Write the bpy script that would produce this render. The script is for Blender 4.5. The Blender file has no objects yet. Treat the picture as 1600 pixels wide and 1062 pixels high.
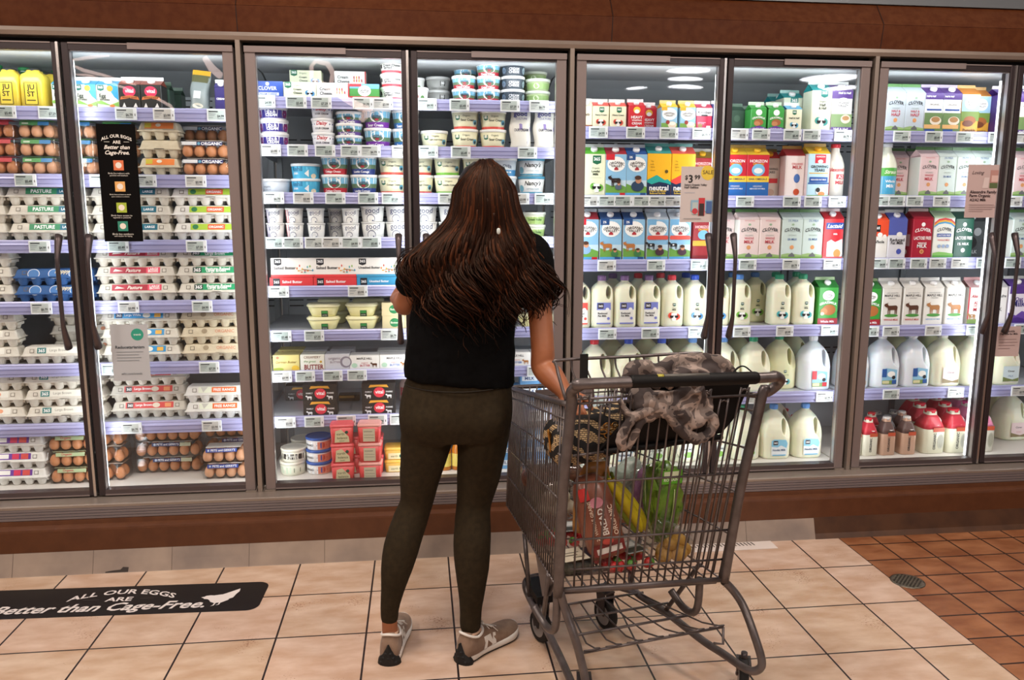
import bpy, bmesh, math, random
from mathutils import Vector, Matrix
C = bpy.context.scene
PI = math.pi
# ------------------------------------------------------------------ camera
F_PX, YAW, PITCH, ROLL = 1245.24, .1168, .1637, .0021
CAM = Vector((.7006, -3.434, 1.4991))
_fw = Vector((math.sin(YAW)*math.cos(PITCH), math.cos(YAW)*math.cos(PITCH), -math.sin(PITCH)))
_r = Vector((math.cos(YAW), -math.sin(YAW), 0)); _u = _r.cross(_fw)
_R = _r*math.cos(ROLL)+_u*math.sin(ROLL); _U = _u*math.cos(ROLL)-_r*math.sin(ROLL)
cd = bpy.data.cameras.new('camera'); cam = bpy.data.objects.new('camera', cd); C.collection.objects.link(cam)
cam.matrix_world = Matrix(((_R.x, _U.x, -_fw.x, CAM.x), (_R.y, _U.y, -_fw.y, CAM.y), (_R.z, _U.z, -_fw.z, CAM.z), (0, 0, 0, 1)))
cd.sensor_width = 36; cd.lens = F_PX/1600*36; cd.clip_start = .05; cd.clip_end = 60
C.camera = cam
# measured photo points turned into places in the room, at a known depth or height
def ray(px, py): return _fw + _R*((px-800)/F_PX) - _U*((py-531)/F_PX)
def at_y(px, py, y):
    d = ray(px, py); return CAM + d*((y-CAM.y)/d.y)
def at_z(px, py, z=0.):
    d = ray(px, py); return CAM + d*((z-CAM.z)/d.z)
def pix(p):
    d = Vector(p)-CAM; z = d.dot(_fw); return 800+F_PX*d.dot(_R)/z, 531-F_PX*d.dot(_U)/z
def x_at(px, y, z):
    a = pix((0, y, z))[0]; b = pix((1, y, z))[0]; x = (px-a)/(b-a)
    for _ in range(4):
        q = pix((x, y, z))[0]; q2 = pix((x+.01, y, z))[0]; x += (px-q)/(q2-q)*.01
    return x
# ------------------------------------------------------------------ world, lights, exposure
w = bpy.data.worlds.new('world'); C.world = w; w.use_nodes = True
bg = w.node_tree.nodes['Background']; bg.inputs[0].default_value = (1, .86, .76, 1); bg.inputs[1].default_value = .10
C.view_settings.view_transform = 'Standard'; C.view_settings.look = 'None'; C.view_settings.gamma = 1
C.view_settings.use_curve_mapping = False; C.view_settings.exposure = 0
TOP_W = 1.6; CASE_W = 2.15; STORE_W = 47
def area(name, loc, dirv, sx, sy, power, col, spread=PI):
    l = bpy.data.lights.new(name, 'AREA'); l.shape = 'RECTANGLE'; l.size = sx; l.size_y = sy
    l.energy = power; l.color = col; l.spread = spread
    o = bpy.data.objects.new(name, l); C.collection.objects.link(o); o.location = loc
    o.rotation_euler = Vector(dirv).to_track_quat('-Z', 'Y').to_euler(); return o
DW = .677                                     # door pitch; uprights at k*DW
for k in range(-2, 8):
    for s in (-1, 1):
        if (k == -2 and s < 0): continue
        off = .024 if k % 2 else .045
        area('case_light', (k*DW+s*off, .052, 1.17), (s*.62, .78, 0), .025, 1.78, CASE_W, (.93, .97, 1.0))
for k in range(-2, 6, 2):
    area('case_top_fill', ((k+1)*DW, .075, 2.05), (0, 1, .10), 1.2, .02, TOP_W, (.93, .97, 1.0))  # added fill that brightens the canopy and upper back wall
for x in (-2.2, .4, 3.0):
    for y in (-1.5, -3.9):
        area('ceiling_light', (x, y, 3.33), (0, 0, -1), .55, .55, STORE_W, (1, .87, .77))
# ------------------------------------------------------------------ materials
MC = {}
def hexc(h):
    h = h.lstrip('#'); v = [int(h[i:i+2], 16)/255 for i in (0, 2, 4)]
    return tuple((c/12.92 if c <= .04045 else ((c+.055)/1.055)**2.4) for c in v)
def mat(h, rough=.45, metal=0., **kw):
    key = (h, rough, metal, tuple(sorted(kw.items())))
    if key in MC: return MC[key]
    m = bpy.data.materials.new('paint_'+h.strip('#')); m.use_nodes = True
    b = m.node_tree.nodes['Principled BSDF']
    b.inputs['Base Color'].default_value = (*hexc(h), 1); b.inputs['Roughness'].default_value = rough
    b.inputs['Metallic'].default_value = metal
    for k, v in kw.items():
        b.inputs[k.replace('_', ' ')].default_value = v
    MC[key] = m; return m
def nmat(name):
    m = bpy.data.materials.new(name); m.use_nodes = True
    return m, m.node_tree, m.node_tree.nodes, m.node_tree.links, m.node_tree.nodes['Principled BSDF']
def noisy(name, c1, c2, scale=8, rough=.5, metal=0, bump=0, stretch=(1, 1, 1), detail=4, bscale=None, p0=.35, p1=.65, sheen=0):
    m, nt, N, L, b = nmat(name)
    tc = N.new('ShaderNodeTexCoord'); mp = N.new('ShaderNodeMapping'); L.new(tc.outputs['Object'], mp.inputs[0])
    mp.inputs['Scale'].default_value = stretch
    n = N.new('ShaderNodeTexNoise'); n.inputs['Scale'].default_value = scale; n.inputs['Detail'].default_value = detail
    L.new(mp.outputs[0], n.inputs[0])
    r = N.new('ShaderNodeValToRGB'); r.color_ramp.elements[0].position = p0; r.color_ramp.elements[1].position = p1
    r.color_ramp.elements[0].color = (*hexc(c1), 1); r.color_ramp.elements[1].color = (*hexc(c2), 1)
    L.new(n.outputs['Fac'], r.inputs[0]); L.new(r.outputs[0], b.inputs['Base Color'])
    b.inputs['Roughness'].default_value = rough; b.inputs['Metallic'].default_value = metal
    if sheen: b.inputs['Sheen Weight'].default_value = sheen
    if bump:
        n2 = N.new('ShaderNodeTexNoise'); n2.inputs['Scale'].default_value = bscale or scale*4; n2.inputs['Detail'].default_value = 3
        L.new(mp.outputs[0], n2.inputs[0])
        bp = N.new('ShaderNodeBump'); bp.inputs['Strength'].default_value = bump; bp.inputs['Distance'].default_value = .004
        L.new(n2.outputs['Fac'], bp.inputs['Height']); L.new(bp.outputs[0], b.inputs['Normal'])
    return m
def emis(name, col, s):
    m, nt, N, L, b = nmat(name); b.inputs['Base Color'].default_value = (*col, 1)
    b.inputs['Emission Color'].default_value = (*col, 1); b.inputs['Emission Strength'].default_value = s; return m
def clear(name, tint, fac, rough=.03, ior=1.45, bump=0, bscale=3):
    """thin clear sheet: see-through, with mirror reflection growing at grazing angles"""
    m = bpy.data.materials.new(name); m.use_nodes = True; N = m.node_tree.nodes; L = m.node_tree.links; N.clear()
    o = N.new('ShaderNodeOutputMaterial'); t = N.new('ShaderNodeBsdfTransparent'); g = N.new('ShaderNodeBsdfGlossy')
    t.inputs[0].default_value = (*tint, 1); g.inputs['Roughness'].default_value = rough; g.inputs['Color'].default_value = (1, 1, 1, 1)
    fr = N.new('ShaderNodeLayerWeight'); fr.inputs['Blend'].default_value = .5
    pw = N.new('ShaderNodeMath'); pw.operation = 'POWER'; pw.inputs[1].default_value = 5
    ad = N.new('ShaderNodeMath'); ad.operation = 'MULTIPLY_ADD'; ad.inputs[1].default_value = .55; ad.inputs[2].default_value = .034+fac; ad.use_clamp = True
    mx = N.new('ShaderNodeMixShader'); L.new(fr.outputs['Facing'], pw.inputs[0]); L.new(pw.outputs[0], ad.inputs[0]); L.new(ad.outputs[0], mx.inputs[0])
    L.new(t.outputs[0], mx.inputs[1]); L.new(g.outputs[0], mx.inputs[2]); L.new(mx.outputs[0], o.inputs[0])
    if bump:
        tc = N.new('ShaderNodeTexCoord'); n = N.new('ShaderNodeTexNoise'); n.inputs['Scale'].default_value = bscale; n.inputs['Detail'].default_value = 1
        L.new(tc.outputs['Object'], n.inputs[0]); bp = N.new('ShaderNodeBump'); bp.inputs['Strength'].default_value = bump; bp.inputs['Distance'].default_value = .01
        L.new(n.outputs['Fac'], bp.inputs['Height']); L.new(bp.outputs[0], g.inputs['Normal'])
    return m
# ------------------------------------------------------------------ mesh builder
class MB:
    def __init__(s): s.v = []; s.f = []; s.m = []; s.mats = []; s.sm = []
    def mi(s, m):
        if m not in s.mats: s.mats.append(m)
        return s.mats.index(m)
    def add(s, vs, fs, m, smooth=False):
        o = len(s.v); k = s.mi(m); s.v += [tuple(p) for p in vs]
        for f in fs: s.f.append(tuple(i+o for i in f)); s.m.append(k); s.sm.append(smooth)
        return s
    def box(s, x0, x1, y0, y1, z0, z1, m):
        vs = [(x, y, z) for z in (z0, z1) for y in (y0, y1) for x in (x0, x1)]
        return s.add(vs, [(0, 2, 3, 1), (4, 5, 7, 6), (0, 1, 5, 4), (2, 6, 7, 3), (0, 4, 6, 2), (1, 3, 7, 5)], m)
    def rbox(s, x0, x1, y0, y1, z0, z1, m, r=.004, n=3):
        """box with rounded vertical edges and small top/bottom chamfer"""
        rg = []
        for (z, i) in ((z0, r*.6), (z0+r*.6, 0), (z1-r*.6, 0), (z1, r*.6)):
            ring = []
            for (cx, cy, a0) in ((x1-r, y1-r, 0), (x0+r, y1-r, 90), (x0+r, y0+r, 180), (x1-r, y0+r, 270)):
                for k in range(n+1):
                    a = math.radians(a0+90*k/n); ring.append((cx+(r-i)*math.cos(a), cy+(r-i)*math.sin(a), z))
            rg.append(ring)
        return s.loft(rg, m, smooth=False)
    def loft(s, rings, m, smooth=True, cap=True, closed=True):
        n = len(rings[0]); vs = [p for r in rings for p in r]; fs = []
        for i in range(len(rings)-1):
            for j in range(n if closed else n-1):
                a = i*n+j; b = i*n+(j+1) % n; fs.append((a, b, b+n, a+n))
        s.add(vs, fs, m, smooth)
        if cap and closed:
            o = len(s.v)-len(vs); k = s.mi(m)
            s.f.append(tuple(o+i for i in reversed(range(n)))); s.m.append(k); s.sm.append(False)
            q = o+(len(rings)-1)*n; s.f.append(tuple(q+i for i in range(n))); s.m.append(k); s.sm.append(False)
        return s
    def lathe(s, prof, m, n=24, cx=0, cy=0, z=0, cap=True, sx=1, sy=1):
        return s.loft([[(cx+r*sx*math.cos(2*PI*k/n), cy+r*sy*math.sin(2*PI*k/n), z+h) for k in range(n)] for r, h in prof], m, cap=cap)
    def rect_lathe(s, prof, m, rr=.3, n=5, cx=0, cy=0, z=0, cap=True, smooth=True):
        """prof: (half width, half depth, height)"""
        rings = []
        for hw, hd, h in prof:
            r = rr*min(hw, hd); ring = []
            for (px, py, a0) in ((hw-r, hd-r, 0), (-hw+r, hd-r, 90), (-hw+r, -hd+r, 180), (hw-r, -hd+r, 270)):
                for k in range(n+1):
                    a = math.radians(a0+90*k/n); ring.append((cx+px+r*math.cos(a), cy+py+r*math.sin(a), z+h))
            rings.append(ring)
        return s.loft(rings, m, smooth=smooth, cap=cap)
    def tube(s, pts, r, m, n=8, cyc=False, cap=True, flat=1.):
        pts = [Vector(p) for p in pts]; rs = r if isinstance(r, (list, tuple)) else [r]*len(pts)
        rings = []; up = None; N_ = len(pts)
        for i, p in enumerate(pts):
            a = pts[i-1] if (i or cyc) else p; b = pts[(i+1) % N_] if (i < N_-1 or cyc) else p
            t = (b-a); t = t.normalized() if t.length > 1e-9 else Vector((0, 0, 1))
            if up is None:
                up = Vector((0, 0, 1)) if abs(t.z) < .9 else Vector((0, 1, 0))
            up = (up - t*up.dot(t)); up = up.normalized() if up.length > 1e-6 else t.orthogonal().normalized(); sd = t.cross(up)
            rings.append([tuple(p+(up*math.cos(2*PI*k/n)*flat+sd*math.sin(2*PI*k/n))*rs[i]) for k in range(n)])
        if cyc: rings.append(rings[0]); cap = False
        return s.loft(rings, m, cap=cap)
    def prism(s, poly, y0, y1, m):
        """poly in xz, extruded along y"""
        n = len(poly); vs = [(x, y0, z) for x, z in poly]+[(x, y1, z) for x, z in poly]
        fs = [tuple(range(n)), tuple(range(2*n-1, n-1, -1))]+[((i+1) % n, i, n+i, n+(i+1) % n) for i in range(n)]
        return s.add(vs, fs, m)
    def xprism(s, poly, x0, x1, m):
        """poly in yz, extruded along x"""
        n = len(poly); vs = [(x0, y, z) for y, z in poly]+[(x1, y, z) for y, z in poly]
        fs = [tuple(range(n)), tuple(range(2*n-1, n-1, -1))]+[((i+1) % n, i, n+i, n+(i+1) % n) for i in range(n)]
        return s.add(vs, fs, m)
    def sphere(s, c, rx, ry, rz, m, n=16, k=10):
        rg = []
        for i in range(1, k):
            a = PI*i/k; rg.append([(c[0]+rx*math.sin(a)*math.cos(2*PI*j/n), c[1]+ry*math.sin(a)*math.sin(2*PI*j/n), c[2]-rz*math.cos(a)) for j in range(n)])
        return s.loft(rg, m)
    def xf(s, M, start=0):
        for i in range(start, len(s.v)): s.v[i] = tuple(M @ Vector(s.v[i]))
        return s
    def mesh(s, name, fixn=True, bevel=0):
        me = bpy.data.meshes.new(name); me.from_pydata(s.v, [], s.f)
        for m in s.mats: me.materials.append(m)
        for p, k, q in zip(me.polygons, s.m, s.sm): p.material_index = k; p.use_smooth = q
        if fixn or bevel:
            bm = bmesh.new(); bm.from_mesh(me)
            if fixn: bmesh.ops.recalc_face_normals(bm, faces=bm.faces)
            if bevel: bmesh.ops.bevel(bm, geom=bm.edges[:], offset=bevel, segments=2, affect='EDGES', clamp_overlap=True)
            bm.to_mesh(me); bm.free()
        me.update(); return me
    def obj(s, name, parent=None, **k):
        o = bpy.data.objects.new(name, s.mesh(name, **k)); C.collection.objects.link(o)
        if parent: o.parent = parent
        return o
def apply_mods(me, mods, name='m'):
    """evaluate modifiers on a mesh and give back the result"""
    o = bpy.data.objects.new(name, me); C.collection.objects.link(o)
    for t, kw in mods:
        md = o.modifiers.new(t, t)
        for k, v in kw.items(): setattr(md, k, v)
    dg = bpy.context.evaluated_depsgraph_get(); dg.update()
    r = bpy.data.meshes.new_from_object(o.evaluated_get(dg)); bpy.data.objects.remove(o)
    for p in r.polygons: p.use_smooth = True
    return r
def thing(name, label, cat, loc=(0, 0, 0), rz=0., group=None):
    o = bpy.data.objects.new(name, None); o.empty_display_size = .05; C.collection.objects.link(o)
    o.location = loc; o.rotation_euler = (0, 0, rz); o['label'] = label; o['category'] = cat
    if group: o['group'] = group
    return o
def tag(o, label, cat, group=None):
    o['label'] = label; o['category'] = cat
    if group: o['group'] = group
    return o
def struct(o): o['kind'] = 'structure'; return o
# ------------------------------------------------------------------ printing: flat artwork laid on a face
TX = {}
def text_geo(s, bold=False, ital=False):
    k = (s, bold, ital)
    if k in TX: return TX[k]
    cu = bpy.data.curves.new('t', 'FONT'); cu.body = s; cu.size = 1; cu.resolution_u = 2; cu.dimensions = '2D'; cu.fill_mode = 'BOTH'
    if bold: cu.offset = .022
    if ital: cu.shear = .35
    o = bpy.data.objects.new('t', cu); C.collection.objects.link(o)
    dg = bpy.context.evaluated_depsgraph_get(); dg.update()
    me = bpy.data.meshes.new_from_object(o.evaluated_get(dg)); bpy.data.objects.remove(o)
    vs = [(v.co.x, v.co.y) for v in me.vertices]; fs = [tuple(p.vertices) for p in me.polygons]
    if not vs: vs = [(0, 0), (1, 0), (0, 1)]; fs = []
    x0 = min(v[0] for v in vs); x1 = max(v[0] for v in vs); y0 = min(v[1] for v in vs); y1 = max(v[1] for v in vs)
    vs = [((x-(x0+x1)/2)/(x1-x0), (y-(y0+y1)/2)/(x1-x0)) for x, y in vs]
    TX[k] = (vs, fs); bpy.data.meshes.remove(me); return TX[k]
def art(items, W, H, mp=None, rough=.4):
    """items in face units (0..1, 0..1) -> MB. mp(u metres from centre, v metres, lift) -> xyz.
    r x0 y0 x1 y1 col | e cx cy rx ry col (radii in widths) | p pts col | t text cx cy width col opts"""
    if mp is None: mp = lambda u, v, l: (u, -l, v)
    mb = MB(); lift = .0005
    for it in items:
        k = it[0]; vs = []; fs = []
        if k == 'r':
            _, x0, y0, x1, y1, col = it; n = max(1, int(abs(x1-x0)*8))
            for j in range(n+1):
                x = x0+(x1-x0)*j/n; vs += [((x-.5)*W, y0*H), ((x-.5)*W, y1*H)]
            fs = [(2*j, 2*j+2, 2*j+3, 2*j+1) for j in range(n)]
        elif k == 'e':
            _, cx, cy, rx, ry, col = it
            vs = [((cx-.5)*W+rx*W*math.cos(2*PI*j/16), cy*H+ry*W*math.sin(2*PI*j/16)) for j in range(16)]; fs = [tuple(range(16))]
        elif k == 'p':
            _, pts, col = it; vs = [((x-.5)*W, y*H) for x, y in pts]; fs = [tuple(range(len(pts)))]
        elif k == 't':
            _, s, cx, cy, tw, col = it[:6]; op = it[6] if len(it) > 6 else ''; hs = it[7] if len(it) > 7 else 1
            g, gf = text_geo(s, 'b' in op, 'i' in op); fs = gf
            for (x, y) in g:
                X = x*tw*W; Y = y*tw*W*hs
                if 'a' in op: Y += -(x*x)*tw*W*.5      # arch
                if 'v' in op: X, Y = -Y, X
                vs.append(((cx-.5)*W+X, cy*H+Y))
        mb.add([mp(x, y, lift) for x, y in vs], fs, mat(col, rough))
        lift += .00022
    return mb
# ------------------------------------------------------------------ item templates
class Tm:
    def __init__(s, name, look, cat, group, w=.1, h=.1, d=.1):
        s.name = name; s.look = look; s.cat = cat; s.group = group; s.parts = []; s.w = w; s.h = h; s.d = d
    def add(s, name, mb, parent=-1, label=None, loc=None, rot=None, scale=None, **k):
        me = mb if isinstance(mb, bpy.types.Mesh) else mb.mesh(name, **k)
        s.parts.append((name, me, parent, label, loc, rot, scale)); return len(s.parts)-1
    def put(s, loc, rz=0., label=None, tilt=None, few=False):
        r = thing(s.name, label or s.look, s.cat, loc, rz, s.group)
        if tilt: r.rotation_euler = (tilt[0], tilt[1], rz)
        ob = []
        for (n, me, p, lb, lc, ro, sc) in s.parts:
            o = bpy.data.objects.new(n, me); C.collection.objects.link(o); o.parent = r if p < 0 else ob[p]
            if lb: o['label'] = lb
            if lc: o.location = lc
            if ro: o.rotation_euler = ro
            if sc: o.scale = sc
            ob.append(o)
        return r
# ================================================================== THE SETTING
def floor_mat(name, ox, oy, tw, th, c1, c2, mortar, blot, rough, msize, pits):
    m, nt, N, L, b = nmat(name)
    tc = N.new('ShaderNodeTexCoord'); mp = N.new('ShaderNodeMapping'); mp.inputs['Location'].default_value = (-ox, -oy, 0); L.new(tc.outputs['Object'], mp.inputs[0])
    br = N.new('ShaderNodeTexBrick'); br.offset = 0; br.squash = 1; br.inputs['Scale'].default_value = 1; br.inputs['Brick Width'].default_value = tw
    br.inputs['Row Height'].default_value = th; br.inputs['Mortar Size'].default_value = msize; br.inputs['Mortar Smooth'].default_value = .1
    br.inputs['Color1'].default_value = (*hexc(c1), 1); br.inputs['Color2'].default_value = (*hexc(c2), 1); br.inputs['Mortar'].default_value = (*hexc(mortar), 1)
    L.new(mp.outputs[0], br.inputs['Vector'])
    n = N.new('ShaderNodeTexNoise'); n.inputs['Scale'].default_value = 7; n.inputs['Detail'].default_value = 6; mp2 = N.new('ShaderNodeMapping'); mp2.inputs['Scale'].default_value = (1, 2.2, 1)
    L.new(tc.outputs['Object'], mp2.inputs[0]); L.new(mp2.outputs[0], n.inputs[0])
    rp = N.new('ShaderNodeValToRGB'); rp.color_ramp.elements[0].position = .35; rp.color_ramp.elements[1].position = .68
    rp.color_ramp.elements[0].color = (*hexc(blot), 1); rp.color_ramp.elements[1].color = (1, 1, 1, 1); L.new(n.outputs['Fac'], rp.inputs[0])
    mx = N.new('ShaderNodeMix'); mx.data_type = 'RGBA'; mx.blend_type = 'MULTIPLY'; mx.inputs[0].default_value = 1
    L.new(br.outputs['Color'], mx.inputs[6]); L.new(rp.outputs[0], mx.inputs[7])
    out = mx.outputs[2]
    if pits:
        n3 = N.new('ShaderNodeTexNoise'); n3.inputs['Scale'].default_value = 120; n3.inputs['Detail'].default_value = 3; L.new(mp2.outputs[0], n3.inputs[0])
        n4 = N.new('ShaderNodeTexNoise'); n4.inputs['Scale'].default_value = 5; L.new(tc.outputs['Object'], n4.inputs[0])
        ml = N.new('ShaderNodeMath'); ml.operation = 'MULTIPLY'; L.new(n3.outputs['Fac'], ml.inputs[0]); L.new(n4.outputs['Fac'], ml.inputs[1])
        r3 = N.new('ShaderNodeValToRGB'); r3.color_ramp.elements[0].position = .40; r3.color_ramp.elements[1].position = .43
        r3.color_ramp.elements[0].color = (1, 1, 1, 1); r3.color_ramp.elements[1].color = (*hexc('#b08468'), 1); L.new(ml.outputs[0], r3.inputs[0])
        m2 = N.new('ShaderNodeMix'); m2.data_type = 'RGBA'; m2.blend_type = 'MULTIPLY'; m2.inputs[0].default_value = 1
        L.new(out, m2.inputs[6]); L.new(r3.outputs[0], m2.inputs[7]); out = m2.outputs[2]
    L.new(out, b.inputs['Base Color']); b.inputs['Roughness'].default_value = rough
    bp = N.new('ShaderNodeBump'); bp.inputs['Strength'].default_value = .35; bp.inputs['Distance'].default_value = .004; bp.invert = True
    L.new(br.outputs['Fac'], bp.inputs['Height']); L.new(bp.outputs[0], b.inputs['Normal'])
    return m
M_TRAV = floor_mat('travertine_tile', 2.6045-.2255-.3143*30, -.119-.3152*40, .3143, .3152, '#dac0ae', '#d3bba4', '#241b1d', '#e4d6c9', .34, .0036, True)
M_QUAR = floor_mat('quarry_tile', 2.6045, -.392-.1595*60, .162, .1595, '#9c6844', '#a9734e', '#2d1d18', '#cdb9a9', .45, .0042, False)
mb = MB(); QX = 2.6045
mb.add([(-5, -11, 0), (QX, -11, 0), (QX, .02, 0), (-5, .02, 0)], [(0, 1, 2, 3)], M_TRAV)
mb.add([(QX, -11, 0), (10, -11, 0), (10, .02, 0), (QX, .02, 0)], [(0, 1, 2, 3)], M_QUAR)
struct(mb.obj('floor'))
M_CEIL = mat('#b9b3ae', .9)
struct(MB().box(-5, 10, -11, -.3, 3.4, 3.45, M_CEIL).obj('ceiling'))
BROWN = noisy('brown_laminate', '#4e2713', '#583019', 30, .27, bump=.03, bscale=200)
BROWN2 = noisy('brown_bumper', '#55301a', '#5e371f', 20, .42)
GREY_TRIM = mat('#6f757a', .4, .3)
# fascia above the doors: a lower upright band, then a band leaning out into the room, then a grey soffit edge
x0, x1 = -3, 7
zb, zm, zt = 2.187, 2.287, 2.43
def fb(x):   # panel seams
    return x
mb = MB()
seams = [x0, -1.35, .0, 1.354+.01, 2.72, 4.06, 5.4, x1]
mb.xprism([(0, zb), (.12, zb), (.12, zm), (-.015, zm)], x0, x1, BROWN)
struct(mb.obj('wall_fascia'))
mb = MB(); mb.xprism([(-.015, zm+.001), (.12, zm+.001), (.12, 2.385), (.055, 2.385)], x0, x1, BROWN); struct(mb.obj('wall_valance'))
mb = MB()
for sx in (.0, 1.52, 2.72, 4.06):
    mb.add([(sx, -.0012, zb), (sx+.003, -.0012, zb), (sx+.003, -.0162, zm), (sx, -.0162, zm)], [(0, 1, 2, 3)], mat('#1d0c07'))
    mb.add([(sx, -.0165, zm+.003), (sx+.003, -.0165, zm+.003), (sx+.003, .0535, 2.385), (sx, .0535, 2.385)], [(0, 1, 2, 3)], mat('#1d0c07'))
struct(mb.obj('trim_1'))
mb = MB(); mb.xprism([(.045, 2.386), (.12, 2.386), (.12, 2.43), (.045, 2.43)], x0, x1, GREY_TRIM); struct(mb.obj('trim_2'))
mb = MB(); mb.box(x0, x1, .12, .9, 2.2, 3.4, mat('#a59d96', .8)); struct(mb.obj('wall_back'))
# light metal strip under the fascia, ledge, ribbed bumper, brown panel, tile-coloured kick
ALU = noisy('warm_aluminium', '#93877e', '#9f9389', 3, .36, .45)
STILE = mat('#8c807e', .42, .35); BRONZE = mat('#3d3537', .38, .4); SILV = mat('#c9c6c4', .25, .9); BLK = mat('#0b0909', .6)
mb = MB(); mb.xprism([(-.012, 2.157), (.05, 2.157), (.05, 2.187), (-.012, 2.187), (-.018, 2.172)], x0, x1, ALU); struct(mb.obj('trim_3'))
mb = MB(); mb.xprism([(-.08, .262), (.05, .262), (.05, .278), (-.074, .276), (-.08, .272)], x0, x1, ALU); struct(mb.obj('trim_4'))
RIB = mat('#857c7d', .4, .35)
mb = MB(); pr = [(.05, .262), (-.072, .262)]
for i in range(4):
    z = .262-i*.0122; pr += [(-.076, z), (-.0805, z-.002), (-.0805, z-.0105), (-.077, z-.0122)]
pr += [(.05, .213)]
mb.xprism(pr, x0, x1, RIB); struct(mb.obj('trim_5'))
mb = MB(); mb.xprism([(.05, .213), (-.088, .213), (-.090, .196), (-.120, .188), (-.122, .180), (-.122, .092), (.05, .092)], x0, x1, BROWN2); struct(mb.obj('trim_6'))
KICK = noisy('kick_tile', '#857870', '#a39284', 5, .5)
KICKB = noisy('kick_tile_brown', '#3f2617', '#553620', 8, .6)
KZ = .094
mb = MB(); mb.xprism([(.0, 0), (-.151, 0), (-.149, .004), (-.135, .045), (-.120, KZ), (.0, KZ)], x0, QX-.11, KICK)
mb.xprism([(.0, 0), (-.153, 0), (-.135, .02), (-.122, KZ), (.0, KZ)], QX-.11, x1, KICKB)
for i in range(30):
    X = -2.6+i*.3143+.05
    if X < QX-.15: mb.xprism([(-.1512, 0), (-.1494, .0043), (-.1355, .0453), (-.1203, KZ), (-.118, KZ), (-.148, 0)], X, X+.0018, mat('#64574e'))
struct(mb.obj('baseboard_back'))
mb = MB(); a = at_y(172, 893, -.1523)   # chipped patch
ch = [(0, .002), (.09, .002), (.092, .02), (.07, .022), (.06, .012), (.03, .01), (.0, .006)]
mb.add([(a.x-.02+u, -.1512+v*.30, v) for u, v in ch], [tuple(range(7))], mat('#3c3633')); o = tag(mb.obj('floor_chip'), 'dark chipped patch at the foot of the kick board', 'stain')
o['kind'] = 'structure'; o.name = 'baseboard_chip'
# ================================================================== REFRIGERATED CASE, one per pair of doors
M_GLASS = clear('door_glass', (.955, .965, .965), -.012, .015, 1.45, .10, 2.2)
WALL_IN = mat('#c4c8cc', .55); WALL_T = mat('#b0b4b6', .6); DECK = mat('#c9ced6', .35, .3)
SLOT = mat('#1b1c1e'); RAILC = mat('#a3a3cc', .3, .1); RAILD = mat('#7f7fae', .3, .15); LEDM = emis('led_lens', (.93, .97, 1), 1.4)
ROWS = {'A': [1.908, 1.637, 1.365, 1.106, .837, .573, .290], 'B': [1.963, 1.765, 1.566, 1.375, 1.163, .967, .785, .576, .290],
        'C': [1.859, 1.560, 1.271, .956, .632, .288], 'D': [1.859, 1.564, 1.272, .947, .635, .288]}
BAYX = {'A': -2*DW, 'B': 0., 'C': 2*DW, 'D': 4*DW}
def handle_mesh(hx):
    mb = MB(); H = mat('#5b5152', .35, .7); pts = []; rs = []
    for i in range(21):
        t = i/20; z = 1.385-.455*t; bow = math.sin(PI*t)
        pts.append((hx, -.012-.035*min(1, bow*1.6), z)); rs.append(.0085+.0075*max(0, abs(t-.5)*2-.55)/.45)
    mb.tube([(hx, .0, 1.385)]+pts+[(hx, .0, .93)], [.008]+rs+[.008], H, 10); return mb
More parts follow.
